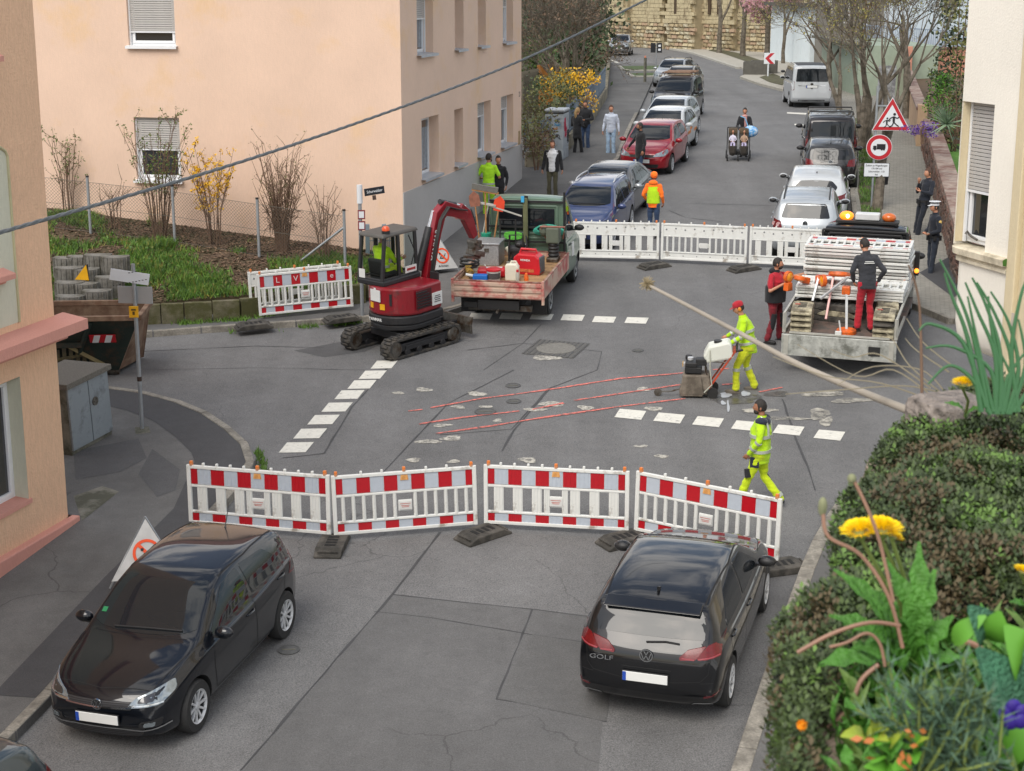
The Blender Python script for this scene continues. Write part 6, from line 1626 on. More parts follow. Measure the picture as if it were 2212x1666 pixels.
GRAF=mat('graffiti_white','#d8c8c8',.7,var=0)
for ch_,x in(('L',-.6),('V',-.2),('e',.6)):lettering(ch_,.17,GRAF,lb,basis((1,0,0),(0,0,1),(x,-.022,.79)),'graffiti_letter',ext=.001)
_f=foot_proto('rubber foot under the joint of the first and second near barriers',FOOT,'rubber barrier feet');_f.matrix_world=Matrix.Identity(4)
def set_foot(u,v,az,label,m=None,h=0):
 p=at(u,v,h);n=gnorm(p.x,p.y);x=dirv(az);x=(x-n*n.dot(x)).normalized();M=Matrix((x,n.cross(x),n)).transposed().to_4x4();M.translation=p;return M
_f.matrix_world=set_foot(718,1184,R(5),'')
for u,v,az,lb_,h in[(1043,1160,R(50),'rubber foot turned askew at the gap between second and third near barriers',0),(1350,1172,R(60),'rubber foot half hidden by the black hatchback mirror',0),(1686,1232,R(75),'rubber foot at the right end of the near barriers by the kerb',0),
 (1413,578,R(60),'rubber foot under the left joint of the far white barriers',0),(1607,584,R(60),'rubber foot under the right joint of the far white barriers',0),(548,708,R(70),'rubber foot at the left end of the footway barriers',.12),(738,693,R(65),'rubber foot at the right end of the footway barriers',.12)]:
 dup(_f,set_foot(u,v,az,lb_,h=h),lb_,'rubber barrier feet')
# ================================================================== mini digger
XRED=mat('digger_red','#84121f',.32,var=.08,scale=3,coat=.5,dirt='#5a2a2a',dscale=3,damt=.2);XBLK=mat('digger_black',[.02,.02,.022],.45,var=.15,scale=8)
STEEL=mat('worn_steel','#6b6862',.5,.6,var=.25,scale=14,dirt='#4a3a2c',dscale=6,damt=.5);TRK=mat('track_rubber',[.03,.03,.03],.85,var=.3,scale=12,dirt='#4c4740',dscale=5,damt=.5)
STK=mat('sticker_white','#d5d6d4',.5,var=.04);STKY=mat('sticker_yellow','#e0a818',.5);PRINT=mat('print_dark','#4a4648',.7,var=.5,scale=80);HOSE=mat('hose_black',[.012,.012,.012],.6,var=0)
TG=bpy.data.materials.new('thin_glass');TG.use_nodes=True;_t=TG.node_tree;_t.nodes.clear()
_o=_t.nodes.new('ShaderNodeOutputMaterial');_x=_t.nodes.new('ShaderNodeMixShader');_a=_t.nodes.new('ShaderNodeBsdfTransparent');_a.inputs[0].default_value=(.8,.84,.82,1);_b=_t.nodes.new('ShaderNodeBsdfGlossy');_b.inputs['Roughness'].default_value=.02;_fz=_t.nodes.new('ShaderNodeFresnel');_fz.inputs[0].default_value=1.15
_t.links.new(_fz.outputs[0],_x.inputs[0]);_t.links.new(_a.outputs[0],_x.inputs[1]);_t.links.new(_b.outputs[0],_x.inputs[2]);_t.links.new(_x.outputs[0],_o.inputs[0])
pe=(at(858,778)+at(996,737))/2;dtr=dirv(R(43.2));pe=pe+Vector((-dtr.y,dtr.x,0))*.55-Vector((.2,0,0))
ex=thing('mini_excavator','small red and black tracked digger with its boom over the pickup','excavator',gnd(pe.x,pe.y),R(38),align=True)
RU=MR(R(-5),4,'Z')
for s in(1,-1):
 P=[]
 a,b,rr=.82,-.82,.2
 for i in range(9):t=-math.pi/2+math.pi*i/8;P.append((a+rr*math.cos(t),rr+rr*math.sin(t)))
 for i in range(9):t=math.pi/2+math.pi*i/8;P.append((b+rr*math.cos(t),rr+rr*math.sin(t)))
 q=[(x,z*1.0+.02) for x,z in P];inn=[(x*.94,(z-.22)*.80+.22) for x,z in q];n=len(q)
 mb=MB();T=RU@MT((0,s*.6,0))
 for k in range(n):
  x0,z0=q[k];x1,z1=q[(k+1)%n];u0,w0=inn[k];u1,w1=inn[(k+1)%n]
  for (A,B,y0,y1) in[((x0,z0),(x1,z1),-.15,.15),((u1,w1),(u0,w0),-.15,.15)]:
   mb.quad((A[0],y0,A[1]),(B[0],y0,B[1]),(B[0],y1,B[1]),(A[0],y1,A[1]))
  for y in(-.15,.15):mb.quad((x0,y,z0),(x1,y,z1),(u1,y,w1),(u0,y,w0))
 tr=mb.build('track',TRK,ex,T=T)
 Q=resample([(x,z) for x,z in q],.105);lug=None
 for k,p in enumerate(Q):
  d=(Q[(k+1)%len(Q)]-Q[k-1]);ang=math.atan2(d.y,d.x);M=MT((p.x,.035 if k%2 else -.035,p.y))@MR(-ang,4,'Y')
  if lug is None:lug=MB().box((0,0,-.012),(.05,.2,.034)).build('track_lug',TRK,tr,T=M,bevel=.008)
  else:clone(lug,tr,M)
 mb=MB();mb.box((0,0,.22),(1.45,.2,.16));mb.box((0,s*.1,.2),(1.1,.04,.1))
 for x in(-.5,-.17,.17,.5):mb.cyl((x,-.13,.1),(x,.13,.1),.075)
 mb.build('track_frame',XBLK,ex,T=T,bevel=.01)
 for x in(.82,-.82):mb=MB();mb.lathe([(.15,-.13),(.17,-.1),(.17,.1),(.15,.13),(.09,.14),(.0,.14)],18,T@MT((x,0,.22))@MR(R(-90*s),4,'X'));mb.build('idler',STEEL,ex,smooth=True)
mb=MB();mb.box((0,0,.36),(.9,.9,.16));mb.cyl((0,0,.42),(0,0,.58),.4,n=24);mb.build('undercarriage',XBLK,ex,T=RU,bevel=.02)
mb=MB();mb.bar((.4,.32,.32),(1.28,.32,.3),.1,.12);mb.bar((.4,-.32,.32),(1.28,-.32,.3),.1,.12);mb.bar((.5,0,.42),(1.2,0,.34),.08,.08);mb.build('blade_arm',XBLK,ex,T=RU,bevel=.01)
mb=MB();mb.prism([(1.28,.12),(1.34,.1),(1.33,.3),(1.38,.46),(1.32,.46),(1.27,.3)],-.76,.76,Matrix(((1,0,0,0),(0,0,-1,0),(0,1,0,0),(0,0,0,1))));mb.build('dozer_blade',STEEL,ex,T=RU,bevel=.008)
def house(r,fx,z0,z1,mm,nm,y0=-1,y1=1,bev=.03):
 P=[]
 for i in range(25):
  t=math.pi/2+math.pi*i/24;x,y=r*math.cos(t),r*math.sin(t)*1.0
  if abs(x)<1e-6:x=0
  P.append((x,y))
 P+=[(fx,-r*.98),(fx,r*.98)]
 return MB().prism(P,z0,z1).build(nm,mm,ex,bevel=bev)
house(.62,.58,.48,.60,XBLK,'counterweight')
house(.655,.62,.605,.79,XBLK,'lower_skirt')
house(.64,.60,.795,1.38,XRED,'body_panel',bev=.05)
mb=MB();mb.box((0,.28,1.43),(1.16,.74,.12));mb.build('cab_base',XBLK,ex,bevel=.03)
mb=MB();mb.prism([(-.5,1.375),(.2,1.375),(.45,1.375),(.35,1.43),(0,1.5),(-.45,1.5)],-.62,-.12,Matrix(((1,0,0,0),(0,0,-1,0),(0,1,0,0),(0,0,0,1))));mb.build('engine_shroud',XBLK,ex,bevel=.04)
for i in range(6):
 z=.95+i*.06;MB().box((.02-(.0 if i<4 else .04*(i-3)),-.648,z),(.42-.05*max(0,i-3),.025,.026),rot=(R(20),0,0)).build('grille_slat',XBLK,ex)
MB().box((.02,-.636,1.1),(.48,.02,.40)).build('grille_recess',mat('digger_red_dark','#4a0a12',.5),ex,bevel=.01)
for (ang,z,w_,h_,m_) in[(172,1.2,.3,.24,STK),(178,.93,.0,.0,None),(188,.98,.12,.12,STKY),(160,.98,.11,.11,STKY),(171,1.33,.06,.05,STK)]:
 if not m_:continue
 a=R(ang);p=Vector((math.cos(a),math.sin(a),0))*.648;T=basis((math.sin(a)*1,-math.cos(a),0),(0,0,1),(p.x,p.y,z))
 st=MB().box((0,0,0),(w_,h_,.012)).build('sticker',m_,ex,T=T)
 if w_>.2:
  mb=MB()
  for k,(ww,zz) in enumerate(((.2,.05),(.24,.01),(.18,-.03),(.22,-.065))):mb.box((.02,zz,.007),(ww,.018 if k else .03,.003))
  mb.build('sticker_print',PRINT,st)
a=R(205);p=Vector((math.cos(a),math.sin(a),0))*.648;MB().box((0,0,0),(.05,.24,.015)).build('latch',XBLK,ex,T=basis((math.sin(a),-math.cos(a),0),(0,0,1),(p.x,p.y,1.14)))
lettering('YANMAR',.085,STK,ex,basis((0,-1,0),(0,0,1),(-.662,.1,.7)),'maker_lettering',ext=.004,bold=.002)
st=MB().box((.42,-.646,1.03),(.3,.02,.26)).build('sticker',STK,ex);mb=MB()
for k,(ww,zz) in enumerate(((.16,.06),(.2,.02),(.17,-.02),(.2,-.06))):mb.box((.42,-.659,1.03+zz),(ww,.003,.018))
mb.build('sticker_print',PRINT,st)
cx0,cx1,cy0,cy1,cz0,cz1=-.54,.62,-.02,.62,1.46,2.36
mb=MB();pw_=.06
for x,y in((cx0,cy0),(cx0,cy1),(cx1-.1,cy0),(cx1-.1,cy1),(-.02,cy0),(-.02,cy1)):
 mb.bar((x+(.0),y,cz0),(x+(.12 if x<-.3 else .0 if x<.3 else -.02),y*.96+.01,cz1),.07,.07)
for y in(cy0,cy1):mb.bar((cx0,y,cz0+.02),(cx1-.1,y,cz0+.02),.06,.08)
for x in(cx0,cx1-.1):mb.bar((x,cy0,cz0+.02),(x,cy1,cz0+.02),.06,.08)
mb.bar((cx0,cy0,1.72),(cx0,cy1,1.72),.02,.02) if False else None
mb.build('cab_frame',XBLK,ex,bevel=.015)
mb=MB();mb.box((.05,.30,cz1+.03),(1.1,.7,.08),taper=.93);mb.build('cab_roof',mat('digger_roof','#55524e',.6,var=.1),ex,bevel=.03)
for nm,A,B in[('rear_pane',(cx0+.02,cy0+.03,cz0+.07),(cx0+.11,cy1-.03,cz1)),('side_pane',(cx0+.08,cy0,cz0+.06),(-.06,cy0,cz1)),('side_pane',(.02,cy0,cz0+.06),(cx1-.14,cy0,cz1)),('side_pane',(cx0+.08,cy1,cz0+.06),(-.06,cy1,cz1)),('side_pane',(.02,cy1,cz0+.06),(cx1-.14,cy1,cz1)),('front_pane',(cx1-.1,cy0+.03,cz0+.06),(cx1-.12,cy1-.03,cz1))]:
 mb=MB();a,b=Vector(A),Vector(B)
 if abs(a.y-b.y)>.3:mb.quad((a.x,a.y,a.z),(a.x,b.y,a.z),(b.x,b.y,b.z),(b.x,a.y,b.z))
 else:mb.quad((a.x,a.y,a.z),(b.x,a.y,a.z),(b.x,a.y,b.z),(a.x,a.y,b.z))
 mb.build(nm,TG,ex)
mb=MB();mb.box((-.14,.30,1.54),(.42,.44,.12));mb.box((-.34,.30,1.72),(.1,.42,.34),rot=(0,R(-8),0));mb.build('seat',HOSE,ex,bevel=.05)
mb=MB();mb.cyl((-.3,.05,cz1+.07),(-.3,.05,cz1+.13),.085);mb.build('beacon_base',XBLK,ex);mb=MB();mb.lathe([(.08,0),(.08,.05),(.05,.085),(0,.09)],16,MT((-.3,.05,cz1+.13)));mb.build('beacon',mat('beacon_orange','#e0521e',.3,coat=.6),ex,smooth=True)
mb=MB();mb.tube([(.3,-.02,2.3),(.45,-.05,1.95),(.3,-.04,1.6)],.012,5);mb.build('cab_wiper',HOSE,ex)
mb=MB();mb.box((.62,-.42,1.35),(.03,.24,.34));mb.bar((.6,-.2,1.2),(.62,-.35,1.3),.03,.03);mb.build('mirror',XBLK,ex,bevel=.02)
st=MB().box((.3,-.06,1.6),(.34,.012,.14)).build('sticker',STK,ex);MB().box((.3,-.069,1.6),(.26,.004,.05)).build('sticker_print',mat('print_redbar','#a03030',.6),st)
MB().box((-.575,.5,1.6),(.012,.16,.18)).build('sticker',STK,ex)
yb=-.05
def beam(nm,pts,hs,wd,m,y=yb,bev=.012):
 top=[];bot=[];n=len(pts)
 for i,(x,z) in enumerate(pts):
  a=Vector(pts[max(i-1,0)]);b=Vector(pts[min(i+1,n-1)]);d=(b-a).normalized();nn=Vector((-d.y,d.x));top.append(Vector((x,z))+nn*hs[i]/2);bot.append(Vector((x,z))-nn*hs[i]/2)
 return MB().prism([(p.x,p.y) for p in bot+top[::-1]],y-wd/2,y+wd/2,Matrix(((1,0,0,0),(0,0,-1,0),(0,1,0,0),(0,0,0,1)))@MT((0,0,-2*y))).build(nm,m,ex,bevel=bev)
mb=MB();mb.box((.8,yb,.98),(.36,.3,.5));mb.build('swing_bracket',XBLK,ex,bevel=.04)
bm_=beam('boom',[(.74,1.05),(.92,1.7),(1.08,2.2),(1.22,2.56),(1.4,2.68),(1.7,2.58),(2.06,2.4)],[.22,.26,.27,.31,.32,.27,.2],.17,XRED)
d=Vector((.30,0,1.04)).normalized();lettering('YANMAR',.16,STK,bm_,basis(d,Vector((-d.z,0,d.x)),(.99,yb-.094,1.98)),'maker_lettering',ext=.002,bold=.004)
beam('arm',[(1.9,2.64),(2.1,2.42),(2.22,2.2),(2.36,1.9)],[.16,.28,.24,.16],.14,XRED,y=yb)
def cyl(nm,a,b,k,y=yb,r=.055):
 a=Vector((a[0],y,a[1]));b=Vector((b[0],y,b[1]));m_=a.lerp(b,k);MB().cyl(a,m_,r).build(nm,XBLK,ex,smooth=True);MB().cyl(m_,b,r*.55).build('piston_rod',CHR,ex,smooth=True)
cyl('boom_cylinder',(.60,1.5),(1.14,2.66),.72,y=yb+.06,r=.085);cyl('arm_cylinder',(1.28,2.84),(2.1,2.6),.6,r=.055);cyl('bucket_cylinder',(2.26,2.5),(2.5,1.98),.65,r=.045)
mb=MB()
for dy in(-.05,-.02,.02,.05):mb.tube([(.8,yb-.12+dy,1.3),(.96,yb-.14+dy*.6,2.0),(1.14,yb-.13+dy*.6,2.48),(1.4,yb-.12+dy,2.72),(1.7,yb-.11+dy,2.62),(2.0,yb-.1+dy,2.55)],.016,6)
mb.build('hydraulic_hose',HOSE,ex,smooth=True)
mb=MB();mb.box((2.40,yb,1.7),(.26,.2,.2));mb.cyl((2.34,yb-.14,1.78),(2.34,yb+.14,1.78),.05);mb.cyl((2.50,yb-.14,1.68),(2.50,yb+.14,1.68),.045);mb.box((2.42,yb,1.53),(.36,.26,.12),rot=(0,.3,0));mb.box((2.30,yb,1.46),(.5,.1,.06),rot=(0,.2,0));mb.build('quick_coupler',STEEL,ex,bevel=.012)
dp=ex.matrix_world@Vector((-.1,.30,.98))
person('digger driver in neon yellow jacket sitting in the cab',dp,R(38),1.74,dict(hip=(-.1,0,.62),chest=(-.12,0,.98),neck=(-.1,0,1.18),head=(-.05,0,1.34),shL=(-.11,.19,1.1),shR=(-.11,-.19,1.1),elL=(.02,.26,.84),haL=(.25,.22,.86),elR=(.02,-.26,.84),haR=(.25,-.22,.86),kneL=(.3,.1,.66),kneR=(.3,-.1,.66),anL=(.4,.1,.4),anR=(.4,-.1,.4),nod=.3),HIVIS,HIVIS2,SHOE,SKIN,HAIRB,bands=(.3,))
# ================================================================== helpers for small cargo
YZ=Matrix(((1,0,0,0),(0,0,-1,0),(0,1,0,0),(0,0,0,1)))
def cargo(name,label,cat,T,group=None):
 t=thing(name,label,cat,(0,0,0),R(90),group);t.matrix_world=T;return t
# ================================================================== green pickup with dropside bed (loft frame: x back from nose, y right, z up)
GRN=mat('paint_sage','#5c7363',.4,var=.08,scale=2,coat=.5,dirt='#45534a',dscale=3,damt=.2)
BEDR=mat('bed_red','#ac3038',.6,var=.15,scale=4,dirt='#bfa694',dscale=2.6,damt=.8);PLY=mat('bed_plywood','#a5835c',.85,var=.25,scale=6,dirt='#6a5138',dscale=3,damt=.5)
azt=R(12.5);tl=at(1077,608,1.05)
sp=dict(L=2.3,W=1.9,van=True,paint=GRN,top=[(0,.72),(.02,.9),(.08,1.04),(.25,1.12),(.6,1.2),(.8,1.28),(1.15,1.75),(1.5,2.14),(1.75,2.26),(2.0,2.3),(2.25,2.29),(2.3,2.26)],belt=[(0,.66),(.06,.95),(.3,1.05),(.8,1.15),(1.3,1.25),(2.3,1.28)],bot=[(0,.5),(.06,.36),(.3,.34),(2.2,.4),(2.3,.42)],
   plan=[(0,.75),(.12,.9),(.45,.97),(1.1,1),(2.3,1)],wheels=(.86,),rw=.35,roofw=.84,bowr=0,N=60)
tk=Car('dropside_pickup','sage green pickup with a worn red dropside bed full of tools',sp);tk.root['category']='truck'
c=tk
c.patch('windscreen','T',[(1.0,.76),(.86,.4),(.84,0),(.86,-.4),(1.0,-.76),(1.5,-.7),(1.45,0),(1.5,.7)],GLS,rnd=.03)
c.mirror('side_window','L',[(1.2,1.3),(1.62,2.0),(2.05,2.02),(2.08,1.3)],GLS,rnd=.05)
c.mirrors(1.12,1.33,m=BLK);c.lines('panel_gap',[(v,p) for v in'LR' for p in([(1.15,.45),(1.1,1.2)],[(2.14,.45),(2.12,1.9)],[(1.2,.46),(2.1,.46)])]);c.handles([(1.95,1.15)],m=BLK)
c.patch('door_sticker','L',[(1.5,.8),(1.75,.82),(1.75,1.15),(1.5,1.13)],STK,off=.006)
b0,b1,bw,fz_,bh=2.42,5.36,1.98,.95,.37;zb_=.68
Tt=c.root
mb=MB();T=basis((0,1,0),(0,0,1),(2.3,0,0))
mb.box((0,1.78,.012),(1.3,.52,.02));mb.build('rear_window',GLS,Tt,T=T,bevel=.008)
mb=MB()
for w_,h_,zc_ in((1.42,.64,.01),(1.66,.86,.005)):
 for s in(-1,1):mb.box((s*w_/2,1.78,zc_),(.05,h_,.03));mb.box((0,1.78+s*h_/2,zc_),(w_,.05,.03))
mb.build('cab_pressing',GRN,Tt,T=T,bevel=.012)
mb=MB();mb.box((0,2.2,.03),(1.72,.05,.05));mb.build('brake_light_bar',BLK,Tt,T=T)
mb=MB();mb.box(((b0+b1)/2,0,fz_-.04),(b1-b0,bw,.08));mb.build('bed_floor',PLY,Tt)
def board(nm,a,b,y_in):
 mb=MB();a,b=Vector(a),Vector(b);d=(b-a).normalized();n=Vector((d.y,-d.x,0))*y_in
 c_=(a+b)/2;rot=Matrix((d,Vector((-d.y,d.x,0)),UPV)).transposed();L=(b-a).length
 mb.box(c_+UPV*(bh/2),(L,.03,bh),rot=rot)
 for z in(.06,.19,.31):mb.box(c_+UPV*z-n*.02,(L-.02,.035,.075),rot=rot)
 mb.build(nm,BEDR,Tt,bevel=.008)
 MB().box(c_+UPV*(bh+.012),(L,.05,.02),rot=rot).build('top_rail',mat('bed_rail','#7d4a42',.7,var=.3,scale=8,dirt='#a99a88',dscale=5,damt=.5),Tt)
z=zb_
board('tailboard',(b1,-bw/2+.02,z),(b1,bw/2-.02,z),-1);board('sideboard',(b0,-bw/2,z),(b1-.03,-bw/2,z),1);board('sideboard',(b0,bw/2,z),(b1-.03,bw/2,z),-1);board('headboard',(b0,-bw/2+.05,z),(b0,bw/2-.05,z),1)
for s in(-1,1):
 MB().box((b1,s*bw/2,z+.15),(.06,.06,.52)).build('corner_post',BEDR,Tt,bevel=.008)
MB().box(((b0+b1)/2,0,.52),(b1-b0-.1,.9,.2)).build('chassis',BLK,Tt)
mb=MB();mb.box((b1-.25,0,.42),(.12,1.4,.12));mb.cyl((b1-.2,0,.4),(b1+.1,0,.4),.03);mb.build('tow_bar',STEEL,Tt)
for s in(-1,1):MB().box((b1-.55,s*.78,.42),(.02,.34,.4)).build('mud_flap',BLK,Tt)
MB().box((b1-.1,-.62,.5),(.04,.3,.12)).build('rear_lamp',BLK,Tt)
c.sp['wheels']=(.86,3.95);c.sp['inset']=.06;c.wheels('spoke5',mat('steel_rim','#8a8d8e',.5,.4));
mb=MB();xr_=b0-.02
for y in(-.9,-.02,.03,.9):mb.bar((xr_,y,fz_),(xr_,y,2.34 if abs(y)<.5 else 2.45 if y>0 else 1.95),.04,.04)
for z in(1.28,1.62):mb.bar((xr_,-.9,z),(xr_,.9,z),.04,.04)
mb.build('ladder_rack',BLK,Tt)
MB().bar((xr_+.05,.0,fz_),(xr_+.05,.0,2.3),.12,.05).build('rack_post',mat('post_olive','#6d7050',.7,var=.2),Tt)
MB().box((xr_+.09,-.05,2.28),(.03,.07,.14)).build('blue_tag',mat('tag_blue','#3fa7d8',.5),Tt)
x_,M_=c.root,None
f=dirv(azt);right=dirv(azt+math.pi/2)
tc_=(at(977,606,1.05)+at(1175.5,609,1.05))/2
cc=Vector((tc_.x,tc_.y,0))+f*(b1-c.L/2);c.put(cc,azt)
bpy.context.view_layer.update()
TM=c.root.matrix_world.copy()
def on(x,y,z=fz_,rz=0.,rx=0.,ry=0.):return TM@MT((x,y,z))@Euler((rx,ry,rz)).to_matrix().to_4x4()
HRED=mat('plastic_red','#c01c28',.4,var=.06,coat=.2);GREYP=mat('plastic_grey','#4b4d50',.5);
k=cargo('generator','red portable generator with a carrying handle on the pickup bed','generator',on(4.1,.42,rz=R(-8)))
mb=MB();mb.prism([(-.3,0),(.3,0),(.32,.12),(.3,.38),(.2,.46),(-.2,.46),(-.3,.38),(-.32,.12)],-.17,.17,YZ@MR(0,4,'X'));mb.build('housing',HRED,k,bevel=.03,T=MR(R(90),4,'Z'))
mb=MB();mb.tube([(0,-.2,.45),(0,-.17,.54),(0,.17,.54),(0,.2,.45)],.028,8);mb.build('handle',HRED,k,smooth=True)
mb=MB();mb.box((0,.3,.22),(.3,.05,.36));mb.build('grey_end',GREYP,k,bevel=.02)
lettering('HONDA',.06,STK,k,basis((0,1,0),(0,0,1),(.175,-.02,.33)),'maker_lettering',ext=.002,bold=.002)
MB().box((.172,0,.1),(.01,.36,.07)).build('control_strip',mat('strip_warm','#b8663e',.5,var=.5,scale=30),k)
k=cargo('jerrycan','translucent white plastic jerrycan at the tail of the pickup bed','jerrycan',on(4.78,.2,rz=R(4)))
mb=MB();mb.prism([(-.15,0),(.15,0),(.15,.3),(.1,.38),(-.1,.38),(-.15,.34)],-.1,.1,YZ);mb.build('can',mat('can_white','#d9d5c4',.4,var=.08,scale=6),k,bevel=.03,T=MR(R(90),4,'Z'))
mb=MB();mb.cyl((0,-.09,.37),(0,-.09,.41),.035);mb.build('cap',mat('cap_grey','#77766f',.5),k);mb=MB();mb.tube([(0,-.04,.37),(0,-.02,.42),(0,.08,.42),(0,.11,.36)],.018,6);mb.build('handle',BM['can_white'],k)
k=cargo('bucket','white paint bucket with a red lid beside the jerrycan','bucket',on(4.92,-.18))
mb=MB();mb.lathe([(.13,0),(.155,.24),(.165,.24),(.165,.26),(.15,.26)],24);mb.build('pail',mat('pail_white','#c9c8c4',.5),k,smooth=True);mb=MB();mb.lathe([(.168,.24),(.17,.275),(.14,.285),(0,.285)],24);mb.build('lid',HRED,k,smooth=True)
mb=MB();mb.lathe([(.147,.07),(.154,.2)],24,arc=2.2,T=MR(R(-50),4,'Z'));mb.build('print',PRINT,k)
k=cargo('tool_case','long red plastic tool case lying behind the bucket','tool case',on(4.5,-.32,rz=R(8)));mb=MB();mb.box((0,0,.1),(.3,.62,.2));mb.build('case',HRED,k,bevel=.05);MB().box((.16,0,.1),(.03,.2,.05)).build('grip',GREYP,k,bevel=.01);MB().box((.0,.05,.202),(.09,.36,.006)).build('white_print',STK,k)
k=cargo('spray_can','blue box with a white nozzle beside the bucket','box',on(5.0,-.46,rz=R(5)));MB().box((0,0,.08),(.16,.32,.16)).build('carton',mat('box_blue','#1c6ac0',.5),k,bevel=.02);MB().cyl((0,-.14,.12),(.0,-.32,.15),.03).build('nozzle',STK,k)
k=cargo('ladder','short aluminium ladder lying across the pickup bed','ladder',on(4.45,-.62,.98,rz=R(20)))
LAD=mat('ladder_alu','#b9b8b0',.5,.3,var=.15,scale=9)
for s in(-1,1):MB().bar((-.62,s*.19,.04),(.62,s*.19,.0),.03,.06).build('stile',LAD,k)
r_=None
for i in range(7):
 T=MT((-.52+i*.17,0,.02))
 if r_ is None:r_=MB().box((0,0,0),(.03,.36,.03)).build('rung',LAD,k,T=T)
 else:clone(r_,k,T)
k=cargo('breaker_hammer','yellow pneumatic breaker with a black hose on the pickup bed','breaker',on(4.45,-.84,.99,rz=R(18)))
YEL=mat('breaker_yellow','#b08a2c',.6,var=.25,scale=9,dirt='#5a4a30',dscale=6,damt=.5)
mb=MB();mb.cyl((-.35,0,.05),(.25,0,.05),.085);mb.cyl((.25,0,.05),(.5,0,.03),.05);mb.build('cylinder',YEL,k,bevel=.01);mb=MB();mb.bar((-.38,-.2,.07),(-.38,.2,.07),.05,.05);mb.build('handlebar',HOSE,k);mb=MB();mb.cyl((.5,0,.03),(.66,0,.02),.035);mb.build('chuck',STEEL,k)
mb=MB();mb.tube([( -.2+.28*math.cos(t),.02+.2*math.sin(t),.14+.012*t) for t in [i*.35 for i in range(36)]],.024,6);mb.build('hose',HOSE,k,smooth=True)
k=cargo('tool_box','chequer plate aluminium tool box by the bed side','tool box',on(3.25,-.66,rz=0));CHQ=mat('chequer_plate','#a3a6a8',.4,.5,var=.25,scale=45,bump=.6,bscale=60);MB().box((0,0,.24),(.6,.55,.48)).build('chest',CHQ,k,bevel=.015);MB().box((0,0,.5),(.64,.6,.05)).build('lid',CHQ,k,bevel=.015);MB().box((.31,.0,.36),(.02,.1,.08)).build('lock',STEEL,k)
k=cargo('plate_compactor','black petrol plate compactor with a tubular guard on the pickup bed','compactor',on(3.35,.02,rz=R(10)));mb=MB();mb.box((0,0,.06),(.62,.46,.1));mb.build('base_plate',STEEL,k,bevel=.03);mb=MB();mb.box((-.02,0,.28),(.34,.3,.3));mb.cyl((.05,-.2,.36),(.05,.2,.36),.11);mb.ball((.1,.05,.5),(.12,.12,.08));mb.build('engine',BLK,k,bevel=.02)
mb=MB()
for s in(-1,1):mb.tube([(-.26,s*.2,.12),(-.26,s*.2,.5),(0,s*.18,.66),(.26,s*.2,.5),(.26,s*.2,.12)],.018,6)
mb.tube([(.25,-.18,.2),(.3,-.18,.75),(.3,.12,.75),(.25,.12,.2)],.018,6);mb.build('guard_frame',HOSE,k,smooth=True);mb=MB();mb.ball((-.1,.12,.42),.06);mb.ball((.16,.1,.3),.05);mb.build('fittings',RIM,k,smooth=True)
k=cargo('push_cart_handle','black tubular machine handle standing beside the tool box','machine handle',on(3.0,-.3));mb=MB();mb.tube([(0,-.18,0),(-.05,-.18,.95),(-.05,.18,.95),(0,.18,0)],.02,6);mb.build('tube',HOSE,k,smooth=True)
k=cargo('rammer','grey green vibratory rammer with black bellows in the bed corner','rammer',on(2.8,.72));mb=MB();mb.box((.05,0,.05),(.34,.26,.1));mb.build('shoe_plate',STEEL,k,bevel=.02);mb=MB();mb.lathe([(.11,.1),(.13,.14),(.11,.18),(.13,.22),(.11,.26),(.13,.3),(.11,.34),(.13,.38),(.11,.42)],14);mb.build('bellows',HOSE,k,smooth=True);mb=MB();mb.box((0,0,.6),(.3,.3,.36));mb.ball((-.05,-.22,.68),(.14,.12,.14));mb.build('engine',mat('rammer_green','#586053',.6,var=.2),k,bevel=.03);mb=MB();mb.tube([(-.1,-.2,.5),(.1,-.28,.8),(.1,.28,.8),(-.1,.2,.5)],.022,6);mb.build('handlebar',mat('handle_brown','#8a5a4c',.6),k,smooth=True)
k=cargo('water_hose','turquoise hose bundle hung over the rack','hose',TM@MT((b0+.06,.55,1.55)));mb=MB()
for j in range(5):mb.tube([(.02*j-.02,.36*math.cos(t)*(1-.06*j),.10*math.sin(t)+.015*j) for t in [i*.4 for i in range(17)]],.022,6)
mb.build('coil',mat('hose_turquoise','#3c9a86',.5),k,smooth=True)
k=cargo('rope_bundle','bright green strap bundle behind the cab window','strap bundle',TM@MT((b0+.06,-.28,1.4)));mb=MB()
for j in range(3):mb.tube([(.02,.2*math.cos(t),.05*math.sin(t)+.03*j) for t in [i*.4 for i in range(17)]],.02,5)
mb.build('strap',mat('strap_green','#58b03a',.7),k,smooth=True)
k=cargo('cone_stand','turquoise plastic cone holding tools at the left front bed corner','cone',on(2.75,-.86));mb=MB();mb.lathe([(.16,0),(.1,.12),(.075,.4),(.1,.42),(.12,.58)],16);mb.build('cone',mat('cone_teal','#1f8a6e',.5),k,smooth=True)
WOOD=mat('tool_wood','#a5764a',.7,var=.2,scale=9)
